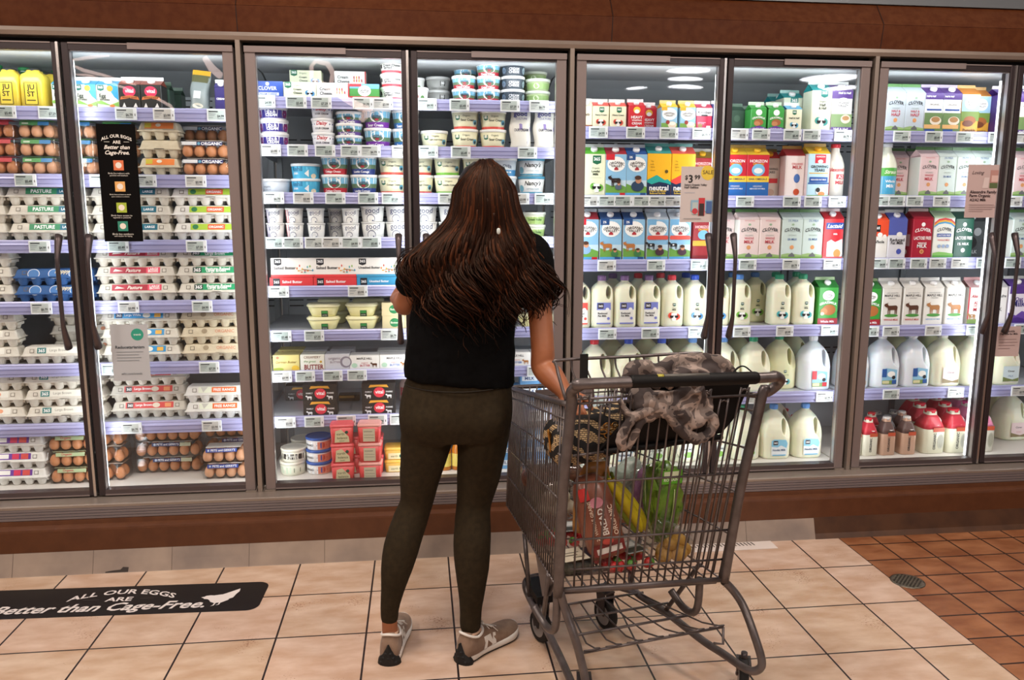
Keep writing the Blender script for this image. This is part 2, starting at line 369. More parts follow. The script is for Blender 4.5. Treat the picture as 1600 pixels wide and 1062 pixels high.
for bi, bay in enumerate('ABCD'):
    X0 = BAYX[bay]; X1 = X0+2*DW
    case = thing('display_refrigerator', ['glass door refrigerator full of stacked egg cartons, leftmost case', 'glass door refrigerator of dips, cheese and butter behind the woman',
            'glass door refrigerator of milk directly behind the shopping cart', 'glass door refrigerator of milk at the right edge beside the brown floor tiles'][bi], 'refrigerator', ((X0+X1)/2, 0, 0), 0, 'glass door refrigerators along the wall')
    off = Vector((-(X0+X1)/2, 0, 0))
    def P_(mb, name, parent=case, **k):
        mb.xf(Matrix.Translation(off)); return mb.obj(name, parent, **k)
    mb = MB(); e = .004
    mb.box(X0+e, X1-e, .745, .76, .2, 2.15, WALL_IN); P_(mb, 'back_panel')
    mb = MB(); mb.xprism([(.078, 2.112), (.50, 2.112), (.60, 2.085), (.745, 2.03), (.745, 2.15), (.078, 2.15)], X0+e, X1-e, WALL_T); P_(mb, 'canopy')
    for z in (1.95, 1.98, 1.80, 1.45, 1.0, .7):
        mb = MB()
        for i in range(15): mb.box(X0+.04+i*.087, X0+.11+i*.087, .741, .7445, z, z+.006, SLOT); mb.box(X0+.04+i*.087, X0+.11+i*.087, .741, .7445, z+.03, z+.035, SLOT)
        P_(mb, 'air_slot_row')
    mb = MB()
    for x in (X0+.02, X0+DW, X1-.02): mb.box(x-.014, x+.014, .728, .744, .28, 2.05, mat('#8e9296', .4, .5))
    P_(mb, 'shelf_upright')
    if bay == 'A': P_(MB().box(X0-.0, X0+e, .06, .745, .2, 2.15, WALL_IN), 'side_panel')
    if bay == 'D': P_(MB().box(X1-e, X1, .06, .745, .2, 2.15, WALL_IN), 'side_panel')
    rows = ROWS[bay]
    for ri, z in enumerate(rows[:-1]):
        mb = MB(); mb.box(X0+.008, X1-.008, .145, .70, z-.022, z-.006, DECK)
        # side brackets
        for x in (X0+.010, X1-.013): mb.xprism([(.16, z-.022), (.72, z-.022), (.72, z-.046), (.6, z-.044), (.16, z-.03)], x, x+.003, DECK)
        sh = P_(mb, 'shelf')
        h = .055 if bay != 'B' else .049
        mb = MB(); mb.xprism([(.146, z-.001), (.134, z-.001), (.131, z-.006), (.130, z-.012), (.127, z-.015), (.124, z-.022), (.124, z-h*.72), (.129, z-h*.80), (.127, z-h), (.146, z-h)], X0+.008, X1-.008, RAILC)
        mb.box(X0+.008, X1-.008, .1232, .1242, z-h*.45, z-h*.38, RAILD)
        rl = P_(mb, 'price_rail', sh)
    mb = MB(); mb.box(X0+.004, X1-.004, .034, .70, .262, rows[-1]-.002, mat('#d4cfc8', .45)); mb.box(X0+.004, X1-.004, .030, .034, .265, .2875, mat('#9c948e', .4, .4)); P_(mb, 'bottom_deck')
    # lights behind the uprights
    mb = MB()
    for x, sd in ((X0, 1), (X0+DW, -1), (X0+DW, 1), (X1, -1)):
        mb.box(*sorted((x+sd*.0155, x+sd*.019)), .074, .086, .30, 2.08, LEDM)
    P_(mb, 'light_strip')
    mb = MB(); mb.box(X0+DW-.008, X0+DW+.008, .048, .088, .278, 2.13, BRONZE)
    mb.box(X0-.0, X0+.014, .048, .088, .278, 2.13, BRONZE); mb.box(X1-.014, X1, .048, .088, .278, 2.13, BRONZE); P_(mb, 'mullion')
    # fixed frame: half pillar each side, dark gap at the head
    mb = MB()
    mb.box(X0, X0+.009, -.012, .06, .277, 2.157, ALU); mb.box(X1-.009, X1, -.012, .06, .277, 2.157, ALU)
    mb.box(X0+.001, X0+.03, .046, .07, .278, 2.157, BLK); mb.box(X1-.03, X1-.001, .046, .07, .278, 2.157, BLK)
    mb.box(X0+.009, X1-.009, .046, .075, 2.115, 2.157, BLK); mb.box(X0+.009, X1-.009, .05, .07, .278, .30, BLK); P_(mb, 'case_frame')
    for di in range(2):
        xa = X0+di*DW; xb = xa+DW; hinge_left = di == 0
        g = .022; n = .006      # gap at hinge side, gap at meeting side
        L0 = xa+(g if hinge_left else n); R0 = xb-(n if hinge_left else g)
        zb_, zt_ = .284, 2.135
        wl = .042 if hinge_left else .026; wr = .026 if hinge_left else .042
        F = MB()
        F.rbox(L0, L0+wl, 0, .045, zb_, zt_, STILE if hinge_left else BRONZE, .003); F.rbox(R0-wr, R0, 0, .045, zb_, zt_, BRONZE if hinge_left else STILE, .003)
        F.box(L0+wl, R0-wr, .002, .043, zb_, zb_+.024, mat('#5d5354', .4, .5)); F.box(L0+wl, R0-wr, -.001, .004, zb_, zb_+.006, STILE)
        F.box(L0+wl, R0-wr, .002, .043, zt_-.028, zt_, BRONZE); F.box(L0+wl, R0-wr, -.001, .003, zt_-.005, zt_, STILE)
        # silver edge strip at the meeting side
        if hinge_left: F.box(R0-.007, R0+.003, -.004, .02, zb_, zt_, SILV)
        dr = P_(F, 'door')
        G = MB(); G.box(L0+wl-.004, R0-wr+.004, .018, .022, zb_+.02, zt_-.024, M_GLASS); P_(G, 'glass_pane', dr)
        mb = MB()
        if hinge_left: mb.box(L0, L0+.40, -.006, .0, zt_-.022, zt_+.002, STILE)
        else: mb.box(R0-.40, R0, -.006, .0, zt_-.022, zt_+.002, STILE)
        P_(mb, 'closer_cover', dr)
        mb = MB(); hx = L0+.018 if hinge_left else R0-.018
        mb.box(hx-.022, hx+.024, -.008, .03, zb_-.0065, zb_-.0005, ALU); P_(mb, 'hinge', dr)
        P_(handle_mesh((R0-.052) if hinge_left else (L0+.052)), 'handle', dr)
        if (bay, di) in (('B', 0), ('D', 1)):
            pass
        # thin bright gasket line around the pane
        mb = MB(); s_ = mat('#b9b9be', .3, .5)
        for (a, b, c, d) in ((L0+wl-.0015, L0+wl+.0015, zb_+.024, zt_-.028), (R0-wr-.0015, R0-wr+.0015, zb_+.024, zt_-.028)): mb.box(a, b, .010, .03, c, d, s_)
        mb.box(L0+wl, R0-wr, .010, .03, zt_-.031, zt_-.028, s_); P_(mb, 'gasket', dr)
# ceiling lamps of the store, seen mirrored in the glass of the third case
M_LAMP = emis('lamp_disc', (.96, .95, 1), 26)
for (x, y, rr) in ((4.45, -7.63, .30), (4.66, -8.37, .26), (4.92, -9.15, .27), (4.19, -9.31, .18), (6.65, -7.88, .42), (7.3, -8.75, .3)):
    l = thing('ceiling_lamp', 'round recessed store ceiling lamp mirrored in the refrigerator glass', 'lamp', (x, y, 3.36), 0, 'round recessed store ceiling lamps')
    MB().lathe([(rr+.03, 0), (rr+.03, .04), (rr, .04), (rr, 0)], mat('#dddddd'), 28, cap=False).obj('lamp_ring', l)
    MB().lathe([(rr, .012), (rr*.3, .012), (.001, .012)], M_LAMP, 28, cap=False).obj('lamp_lens', l)

def ribbon(loc_y, polys, label):  # glow shapes added only to give the doors their pink wavy reflections
    t = thing('reflection_ribbon', label, 'lamp', (0, 0, 0), 0, 'glowing ribbon lamps hanging in the store'); first = None
    for pl in polys:
        pts = []; rs = []
        for px, py, w_ in pl:
            p = at_y(px, py, loc_y); pts.append((p.x, -loc_y, p.z)); rs.append(w_*(loc_y+3.434)/1245/2)
        if first is None: first = Vector((pts[0][0], pts[0][1], pts[0][2])); t.location = first
        q = []; N_ = len(pts)
        for i in range(N_-1):
            for k in range(6):
                f = k/6; f2 = f; q.append((*[pts[i][j]+(pts[i+1][j]-pts[i][j])*f2 for j in range(3)], rs[i]+(rs[i+1]-rs[i])*f2))
        q.append((*pts[-1], rs[-1]))
        mb = MB(); mb.tube([v[:3] for v in q], [v[3] for v in q], M_RIB, 8, flat=1); mb.xf(Matrix.Translation(-first)); mb.obj('ribbon', t)
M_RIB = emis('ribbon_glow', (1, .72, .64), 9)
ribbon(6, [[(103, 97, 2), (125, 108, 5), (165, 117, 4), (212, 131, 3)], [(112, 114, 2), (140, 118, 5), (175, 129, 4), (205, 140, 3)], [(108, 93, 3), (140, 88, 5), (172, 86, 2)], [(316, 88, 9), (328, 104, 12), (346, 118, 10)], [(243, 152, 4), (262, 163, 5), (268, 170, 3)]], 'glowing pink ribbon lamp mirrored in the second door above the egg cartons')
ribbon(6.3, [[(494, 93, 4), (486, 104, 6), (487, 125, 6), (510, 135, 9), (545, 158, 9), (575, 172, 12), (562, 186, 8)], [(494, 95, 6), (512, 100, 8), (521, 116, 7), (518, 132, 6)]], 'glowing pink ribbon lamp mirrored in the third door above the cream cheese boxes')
# ================================================================== PRODUCTS
W_ = '#f4f4f2'; CREAM = '#efeccb'; GREEN = '#1f6b4a'; RED = '#cf2030'; NAVY = '#1e2f63'; BLK_ = '#1b1b1d'; GREY_ = '#8a8d90'
def cow(cx, cy, s, col, col2=None, ar=1.):
    """a standing cow, s = length in face widths, ar = W/H of the face"""
    q = lambda x, y: (cx+x*s, cy+y*s*ar)
    it = [('p', [q(-.42, .02), q(-.36, .22), q(.3, .24), q(.42, .12), q(.4, -.12), q(-.38, -.14)], col)]
    for x in (-.36, -.22, .22, .34): it.append(('p', [q(x-.04, -.1), q(x+.05, -.1), q(x+.03, -.46), q(x-.03, -.46)], col))
    it.append(('p', [q(-.34, .22), q(-.5, .42), q(-.7, .36), q(-.72, .22), q(-.58, .12), q(-.4, .06)], col))
    it.append(('p', [q(-.52, .4), q(-.4, .5), q(-.44, .38)], col2 or col))
    if col2: it += [('e', cx-.05*s, cy+.06*s*ar, .12*s, .08*s, col2)]
    return it
def cowface(cx, cy, s, bgc, ar=1.):
    q = lambda x, y: (cx+x*s, cy+y*s*ar)
    return [('e', cx-.3*s, cy+.12*s*ar, .3*s, .3*s, bgc), ('e', cx+.2*s, cy, .42*s, .34*s, bgc),
            ('p', [q(-.3, .35), q(.3, .35), q(.18, -.4), q(-.18, -.4)], '#f5f5f0'),
            ('p', [q(-.45, .12), q(-.02, .12), q(-.12, -.12), q(-.36, -.12)], '#17181a'), ('p', [q(.45, .12), q(.02, .12), q(.12, -.12), q(.36, -.12)], '#17181a')]
def badge(cx, cy, s, col=GREEN, tc='#ffffff', ar=1.):
    return [('p', [(cx-s/2, cy+s*ar*.5), (cx+s/2, cy+s*ar*.5), (cx+s/2, cy-s*ar*.35), (cx, cy-s*ar*.55), (cx-s/2, cy-s*ar*.35)], col), ('t', '365', cx, cy+s*ar*.1, s*.74, tc, 'b')]
def hills(c1='#7fb24c', c2='#a9c86a', h=.12):
    return [('p', [(0, 0), (1, 0), (1, h*.7), (.6, h*.9), (.3, h), (0, h*.8)], c2), ('r', 0, 0, 1, h*.45, c1)]
# ---- gable-top cartons
def carton(look, body, roof, items, h=.232, w=.1, cap='#f4f4f4', fin='#dfe3de', side=None, d=None, group='gable-top cartons in the milk refrigerators', sideart=None, rough=.35):
    d = d or w; T = Tm('milk_carton', look, 'milk carton', group, w, h, d)
    hb = h*.8 if h > .15 else h*.74; fh = .014; hr = h-fh; hw, hd = w/2, d/2
    mb = MB(); mb.rbox(-hw, hw, 0, d, 0, hb, mat(body, rough), .003, 1)
    if side: mb.box(-hw-.0004, -hw, .004, d-.004, .003, hb-.003, mat(side, rough)); mb.box(hw, hw+.0004, .004, d-.004, .003, hb-.003, mat(side, rough))
    T.add('carton_body', mb)
    mb = MB(); R_ = mat(roof, rough)
    vs = [(-hw, 0, hb), (hw, 0, hb), (hw, d, hb), (-hw, d, hb), (-hw, d*.47, hr), (hw, d*.47, hr), (hw, d*.53, hr), (-hw, d*.53, hr), (-hw*.35, d*.5, hr-.02*w/.1), (hw*.35, d*.5, hr-.02*w/.1), (-hw*.62, d/2, hb+.2*(hr-hb)), (hw*.62, d/2, hb+.2*(hr-hb))]
    mb.add(vs, [(0, 1, 5, 4), (2, 3, 7, 6), (0, 4, 10), (4, 7, 10), (7, 3, 10), (3, 0, 10), (1, 11, 5), (5, 11, 6), (6, 11, 2), (2, 11, 1)], R_)
    mb.box(-hw, hw, d*.47, d*.53, hr, h, mat(fin, rough)); T.add('gable_top', mb)
    if cap:
        mb = MB(); r = .0155 if w > .08 else .012; mb.lathe([(r*.9, 0), (r, .002), (r, .010), (r*.92, .013), (r*.5, .0135)], mat(cap, .4), 16)
        mb.xf(Matrix.Translation((0, d*.225, hb+(hr-hb)*.48)) @ Matrix.Rotation(math.atan2(hr-hb, d*.47), 4, 'X'))
        T.add('cap', mb)
    if items: T.add('printed_front', art(items, w, hb))
    if sideart: T.add('printed_side', art(sideart, d, hb, lambda u, v, l: (-hw-.0005-l, d/2-u, v)))
    return T
def CLOVER(look, bg_, tc, l1, l2, top='#6d9a63', **k):
    it = hills('#7aa851', '#9fbf7d', .15)+[('p', [(.35, .1), (.52, .17), (.66, .1), (.66, .06), (.35, .06)], '#6d6f72'), ('e', .5, .30, .1, .1, '#e0a06a'),
         ('t', 'CLOVER', .5, .76, .78, '#3b3f45', 'ba'), ('r', .36, .69, .64, .70, '#9aa8a0'), ('t', 'ORGANIC', .5, .60, .42, '#8a9a90'), ('t', l1, .5, .53 if l2 else .5, .46, tc, 'b')]
    if l2: it.append(('t', l2, .5, .44, .46, tc, 'b'))
    it += [('e', .5, .87, .07, .05, '#9db89a'), ('t', l1+' '+l2, .5, .965, .5, tc)]
    return carton(look, bg_, bg_, it, cap=None, fin=top, side='#e4e7df', **k)
def OV(look, roof, pct, tc, art_, **k):
    it = [('r', 0, 0, 1, .99, '#8fc3e6'), ('r', 0, .0, 1, .38, '#c6e0ee'), ('p', [(0, .08), (0, .3), (.3, .24), (.7, .28), (1, .22), (1, .08)], '#6fa548'), ('r', 0, .0, 1, .08, '#5aa9dd'), ('r', .7, .01, .96, .08, tc),
          ('e', .5, .76, .44, .36, '#fbfbf8'), ('r', .0, .86, .42, 1, tc), ('t', pct, .2, .93, .16, '#ffffff', 'b'), ('t', 'ORGANIC', .52, .80, .74, '#3d3a3c', 'ba'), ('t', 'VALLEY', .52, .72, .56, '#3d3a3c', 'b'),
          ('p', [(.4, .62), (.4, .66), (.5, .70), (.6, .66), (.6, .62)], '#b3303a')]+art_
    return carton(look, '#dfe8ee', roof, it, fin='#c9d4dc', side='#e9edf0', **k)
def person_art(cx, cy, s, shirt, ar=.54):
    return [('e', cx, cy, s*.42, s*.34, shirt), ('e', cx+s*.05, cy+s*.36*ar, s*.2, s*.22, '#c98f6c'), ('e', cx+.02*s, cy+s*.5*ar, s*.22, s*.14, '#4a2c20')]
OVW = OV('red organic whole milk carton', '#a8303c', '', RED, person_art(.4, .26, .6, '#8ab0d8'))
OV2 = OV('blue two percent organic milk carton', '#2b4d82', '2%', '#1f4e8c', cow(.35, .34, .5, '#b9763f', None, .54)+person_art(.68, .16, .4, '#3f7d4a'))
OV0 = OV('pale banner organic milk carton', '#ccd7de', '', '#7db8e0', [('p', [(.04, .60), (.96, .60), (1., .54), (.96, .50), (.04, .50), (0, .54)], '#e0584c')]+cow(.2, .36, .4, '#25272a', '#f5f5f5', .54)+person_art(.6, .2, .5, '#4b2f3e'))
OVP = OV('red top pasture milk carton with calf', '#a8303c', '', RED, cow(.5, .36, .55, '#2a1d1c', '#3f3a3a', .54)+person_art(.62, .22, .4, '#55677c'), w=.094, h=.232)
OVB = OV('blue top pasture milk carton with child', '#2d5a9e', '2%', '#1f4e8c', person_art(.55, .24, .75, '#27415f'), w=.094, h=.232)
LOWFAT = carton('green top low fat milk carton', '#ecefcd', '#62bb3a', badge(.6, .86, .38, GREEN, ar=.54)+[('t', 'Organic', .55, .66, .34, '#44504a'), ('t', 'Lowfat', .55, .59, .38, '#22352c', 'b'), ('t', 'Milk', .55, .52, .26, '#22352c', 'b')]+[('r', .3, .43, .8, .435, '#8a9a80')]+cowface(.6, .2, .5, '#76b94a', .54), w=.1, h=.232)
HORIZ = carton('red and blue omega milk carton with yellow cap', '#d0283a', '#e9c43a', [('r', 0, 0, 1, .35, '#2769b4'), ('r', 0, .35, 1, .49, '#f3cf3c'), ('t', 'DHA OMEGA-3', .5, .42, .82, '#1e2f63', 'b'), ('t', 'HORIZON', .5, .85, .78, '#ffffff', 'b'), ('t', 'ORGANIC', .5, .78, .5, '#f7d14a', 'b'), ('e', .5, .64, .3, .26, '#7cc0e8'), ('e', .5, .62, .2, .12, '#f6f6f6'),
        ('t', 'ORGANIC', .5, .25, .42, '#ffffff'), ('t', 'REDUCED FAT MILK', .5, .19, .7, '#ffffff', 'b')], cap='#f2c230', fin='#c9a85a', h=.236, w=.106, side='#c93446')
HORIZD = carton('red omega milk carton with darker front', '#a8232e', '#a58a3a', [('t', 'HORIZON', .5, .85, .78, '#ffd9d9', 'b'), ('t', 'ORGANIC', .5, .78, .5, '#f7d14a', 'b'), ('e', .5, .64, .26, .22, '#7cc0e8'), ('r', 0, .35, 1, .49, '#e0b93c'), ('r', 0, 0, 1, .10, '#8a1822')], cap='#f2c230', h=.22)
def NEU(look, m1, roof): return carton(look, '#f5b81c', roof, [('p', [(0, .27), (1, .27), (1, .33), (.86, .40), (.74, .38), (.4, .50), (.2, .44), (0, .38)], m1), ('p', [(0, 0), (1, 0), (1, .27), (.8, .31), (.5, .34), (.2, .28), (0, .33)], '#12294f'), ('t', 'neutral', .5, .2, .8, '#ffffff', 'b'), ('t', 'Organic 2% Milkfat', .46, .12, .7, '#f5d14a', 'b'), ('t', 'Reduced Fat Milk', .46, .07, .66, '#f5d14a', 'b'),
        ('t', 'The', .2, .82, .12, '#7a5a10'), ('t', 'milk', .2, .75, .14, '#7a5a10'), ('t', 'fights', .22, .68, .17, '#7a5a10'), ('t', 'climate', .22, .61, .2, '#7a5a10'), ('e', .8, .58, .07, .07, '#5a4a10')], cap='#f7f7f7', fin='#5aa5a0', w=.112, h=.238)
NEUT = NEU('yellow and navy milk carton with teal hill', '#1ea9a0', '#3f9e98'); NEUR = NEU('yellow and navy milk carton with red hill', '#e8463c', '#e05a50')
GROW = carton('blue and red growing years milk carton', '#bfe3f2', '#e9c43a', [('r', .3, .78, .8, .98, '#d0283a'), ('t', 'HORIZON', .55, .93, .4, '#ffffff', 'b'), ('e', .55, .82, .12, .08, '#fafafa'), ('t', 'GROWING', .52, .70, .8, '#22252a', 'b'), ('t', 'YEARS', .52, .62, .5, '#22252a', 'b'), ('r', .06, .54, .94, .56, '#e8b23c'), ('r', .08, .34, .92, .46, '#1f55a4'), ('r', .02, .30, .98, .33, '#1f55a4'), ('t', 'REDUCED FAT MILK', .5, .40, .7, '#ffffff', 'b'), ('e', .62, .13, .22, .18, '#f6f6f6'), ('e', .5, .16, .1, .1, '#2a2a2a'), ('e', .66, .07, .16, .1, '#e8965a'), ('r', 0, 0, 1, .04, '#7fb24c')], cap='#f2b21c', fin='#c9a24a', w=.106, h=.246, side='#f0dfe0')
GROWS = carton('pale growing years milk carton turned sideways', '#f1e6e4', '#b93a40', [('t', 'ORGANIC', .6, .8, .6, '#c8404a', 'b'), ('t', 'MILK', .6, .72, .5, '#c8404a', 'b'), ('e', .6, .45, .16, .22, '#4a72b8'), ('e', .6, .12, .16, .16, '#c8502a'), ('r', 0, 0, .06, 1, '#e8dcd8')], cap=None, fin='#cda24a', w=.094, h=.236)
GROWR = carton('red topped growing years milk carton', '#c9c0b4', '#c22e36', [('t', 'GROWING', .5, .72, .8, '#22252a', 'b'), ('t', 'YEARS', .5, .64, .5, '#22252a', 'b'), ('r', .1, .36, .9, .48, '#c22e36'), ('e', .5, .12, .25, .18, '#b8a090')], cap='#f2b21c', fin='#9a8a4a', w=.09, h=.225)
CLW = CLOVER('pale pink whole milk carton', '#ecd9d6', '#c8505c', 'WHOLE', 'MILK', '#5f8f55'); CL2 = CLOVER('pale blue green two percent milk carton', '#cfe0dc', '#3b62a0', '2% MILK', '', '#5f8f55')
CLWS = CLOVER('pink whole milk carton with shingle picture', '#e9cfd2', '#c8505c', 'WHOLE', 'MILK', '#5f8f55', w=.092); CL2S = CLOVER('pale mint reduced fat milk carton', '#d5e4e0', '#4a6aa8', '2% MILK', '', '#5f8f55', w=.09)
CLHH = CLOVER('pale blue half and half carton', '#c6d3de', '#c8505c', 'HALF &', 'HALF', '#5f8f55', w=.094, h=.222)
LACT = carton('red and white lactose free milk carton', '#d02832', '#b9222c', [('r', .12, .74, .98, .90, '#1f4aa0'), ('t', 'Lactaid', .56, .82, .78, '#ffffff', 'bi'), ('t', 'Milk', .6, .62, .2, '#ffffff', 'b'), ('p', [(.2, .0), (.2, .42), (.4, .48), (.6, .42), (.95, .5), (1, .1), (.9, 0)], '#f2f2f2'), ('e', .72, .14, .18, .2, '#d9a05a'), ('r', 0, 0, 1, .06, '#e06a6a')], fin='#d8c8c8', w=.1, h=.236)
CLLF = carton('crimson lactose free whole milk carton', '#b01c35', '#a01a30', [('e', .5, .85, .1, .1, '#ffffff'), ('t', 'CLOVER', .5, .73, .82, '#ffffff', 'ba'), ('t', 'LACTOSE FREE', .5, .51, .88, '#ffffff', 'b', 1.6), ('t', 'WHOLE', .5, .38, .44, '#ffffff', 'b'), ('t', 'MILK', .5, .31, .5, '#ffffff', 'b'), ('e', .5, .17, .11, .11, '#e0a06a'), ('e', .5, .17, .06, .06, '#c0703a')], cap=None, fin='#e6d8d4', w=.1, h=.236, sideart=[('r', .1, .3, .8, .6, '#d9b8b8'), ('e', .5, .15, .12, .12, '#e8e0d8')])
CLGR = carton('dark green lactose free low fat milk carton', '#14513f', '#114636', [('e', .5, .85, .1, .1, '#ffffff'), ('t', 'CLOVER', .5, .73, .82, '#ffffff', 'ba'), ('t', 'LACTOSE FREE', .5, .51, .88, '#ffffff', 'b', 1.6), ('t', '1% MILK', .5, .36, .6, '#ffffff', 'b'), ('e', .5, .2, .11, .11, '#dfe6df')], cap=None, fin='#e2ece0', w=.098, h=.236)
CLRB = carton('white rainbow lactose free milk carton', '#eef1ea', '#bcd6b0', [('p', [(0, .84), (.2, .92), (.5, .95), (.8, .92), (1, .84), (1, .88), (.8, .97), (.5, 1.), (.2, .97), (0, .88)], '#e0484a'), ('p', [(0, .80), (.2, .88), (.5, .91), (.8, .88), (1, .80), (1, .84), (.8, .92), (.5, .95), (.2, .92), (0, .84)], '#f0b83c'), ('p', [(0, .76), (.2, .84), (.5, .87), (.8, .84), (1, .76), (1, .80), (.8, .88), (.5, .91), (.2, .88), (0, .80)], '#4aa3d8'), ('t', 'CLOVER', .5, .73, .7, '#3b3f45', 'ba'), ('r', .16, .53, .84, .61, '#2b50a0'), ('t', 'LACTOSE FREE', .5, .57, .6, '#ffffff', 'b'), ('t', 'WHOLE MILK', .5, .45, .6, '#d0484a', 'b'), ('e', .3, .3, .08, .08, '#9db4d8'), ('e', .5, .3, .08, .08, '#9db4d8'), ('e', .7, .3, .08, .08, '#9db4d8')]+hills('#5fae4a', '#8cc86a', .16), cap=None, fin='#6fb04c', w=.106, h=.24)
S365R = carton('orange topped white lactose free milk carton', '#e9e6df', '#e8502c', [('r', 0, .58, 1, 1, '#e8502c'), ('e', .55, .62, .14, .12, '#f5f2ec'), ('e', .8, .58, .1, .1, '#f5f2ec'), ('r', .2, .7, .55, .88, '#1b1b1d'), ('t', '365', .38, .8, .26, '#ffffff', 'b'), ('t', 'Whole', .5, .44, .6, '#22252a', 'b')], w=.092, h=.225)
S365B = carton('blue topped white reduced fat milk carton', '#e2e1e6', '#5560b0', [('r', 0, .6, 1, 1, '#5560b0'), ('e', .6, .62, .16, .12, '#f5f2ec'), ('t', 'Reduced', .5, .48, .8, '#22252a', 'b'), ('t', 'Fat Milk', .5, .40, .7, '#22252a', 'b'), ('e', .62, .18, .14, .14, '#4a58b0')], w=.092, h=.23)
GRASS = carton('green grass fed milk carton with brown cow head', '#3a9a3e', '#2f7f36', [('e', .5, .78, .3, .24, '#fbfbf8'), ('t', 'ORGANIC', .5, .80, .44, '#3d3a3c', 'ba'), ('t', 'VALLEY', .5, .745, .34, '#3d3a3c', 'b'), ('t', 'GRASSMILK', .5, .60, .86, '#ffffff', 'ba'), ('e', .55, .40, .34, .26, '#b06a38'), ('e', .3, .36, .18, .16, '#c68550'), ('e', .22, .3, .1, .08, '#e8c8b8'), ('r', 0, 0, 1, .18, '#a82a38'), ('t', 'Whole Milk', .5, .09, .7, '#ffffff', 'b')], fin='#9db88a', w=.1, h=.226)
def MAPLE(look, cc, t, tc): return carton(look, '#eceae4', '#e6e3dc', [('t', 'MAPLE HILL', .5, .80, .8, '#3b3f45', 'b'), ('t', 'ORGANIC', .5, .73, .4, '#6d7174'), ('t', '100% GRASS-FED', .5, .87, .6, '#8a8d90'), ('e', .5, .27, .36, .08, '#4f9a44'), ('t', t, .5, .16, .76, tc, 'b')]+cow(.55, .46, .62, cc, None, .54), fin='#ecebe6', w=.098, h=.228)
MAPR = MAPLE('white whole milk carton with dark brown cow', '#5a3626', 'WHOLE MILK', '#c8404a'); MAPB = MAPLE('white reduced fat milk carton with tan cow', '#b27a48', 'REDUCED FAT MILK', '#4a90c8')
ALEX = carton('white and red A2 milk carton', '#ecebe7', '#c9a0a0', [('r', 0, 0, .06, 1, '#d0283a'), ('t', 'Alexandre', .55, .76, .84, '#c8283a', 'bi'), ('t', 'A2/A2', .55, .58, .5, '#c8283a', 'b'), ('t', 'ORGANIC', .55, .5, .5, '#c8283a'), ('t', 'MILK', .55, .4, .5, '#c8283a', 'b'), ('r', 0, 0, 1, .14, '#8aa860')]+cow(.25, .22, .4, '#c09060', '#f0f0f0', .54), fin='#d8a8a8', w=.1, h=.228)
ALEX2 = carton('white A2 milk carton with black lettering', '#e8e6e4', '#b9b9bc', [('t', 'Alexandre', .5, .76, .84, '#33363a', 'bi'), ('t', 'A2', .5, .56, .3, '#33363a', 'b'), ('t', 'MILK', .5, .40, .5, '#33363a', 'b')], w=.1, h=.228)
PURP = carton('purple and white milk carton', '#e9e4f2', '#54308a', [('r', 0, .8, 1, 1, '#54308a'), ('t', 'Oat', .5, .66, .4, '#54308a', 'b'), ('t', 'Milk', .5, .54, .7, '#2e2a80', 'b'), ('p', [(0, 0), (0, .3), (.4, .22), (.7, .34), (1, .28), (1, 0)], '#6a48a8'), ('p', [(0, 0), (0, .12), (.5, .18), (1, .1), (1, 0)], '#4a2c86')], w=.104, h=.232)
PANEL = carton('black and white cow patterned milk carton', '#44484a', '#33373a', [('e', .4, .4, .3, .3, '#1d1d1f'), ('e', .7, .7, .2, .2, '#9a9c9e'), ('t', 'MILK', .5, .15, .5, '#b9bbbc', 'b')], w=.1, h=.22)
A2 = carton('purple half and half carton with white swirl', '#4a2a86', '#42257a', [('e', .55, .66, .43, .44, '#e9e4dc'), ('e', .48, .74, .33, .3, '#b9a890'), ('e', .5, .66, .24, .24, '#4a2a86'), ('t', 'a2', .5, .66, .28, '#ffffff', 'b'), ('e', .72, .47, .16, .16, '#f3f0ee'), ('t', 'HALF', .5, .3, .6, '#ffffff', 'b'), ('t', 'HALF', .5, .14, .6, '#ffffff', 'b')], fin='#e4dfe8', w=.102, h=.222)
OVHP = carton('purple half and half carton with coffee picture', '#e6ecef', '#4b2c78', [('r', 0, .84, 1, 1, '#4b2c78'), ('t', 'Half & Half', .3, .92, .5, '#ffffff', 'b'), ('e', .5, .68, .34, .26, '#fbfbf8'), ('t', 'ORGANIC', .5, .71, .56, '#3d3a3c', 'b'), ('r', .1, .56, .9, .6, '#2b50a0'), ('r', 0, .0, 1, .5, '#6d8a58'), ('e', .62, .3, .32, .22, '#e8dfd0'), ('e', .62, .33, .24, .14, '#b58a5c'), ('r', 0, .1, .9, .2, '#e8b87a'), ('r', .05, .02, .6, .08, '#2b50a0')], w=.09, h=.222, fin='#b9aec8')
OVPK = carton('orange spice creamer carton', '#d9a03a', '#c07a32', [('r', 0, .5, 1, .98, '#9ec3dc'), ('e', .5, .76, .34, .3, '#fbfbf8'), ('t', 'ORGANIC', .5, .79, .56, '#3d3a3c', 'b'), ('t', 'VALLEY', .5, .72, .46, '#3d3a3c', 'b'), ('r', 0, .3, 1, .55, '#6f8a3c'), ('e', .5, .32, .34, .22, '#9a5a2c'), ('e', .4, .24, .3, .16, '#6e3a20'), ('t', 'Pumpkin', .5, .06, .7, '#5a2c10', 'b')], w=.09, h=.222, cap=None, fin='#c8a26a')
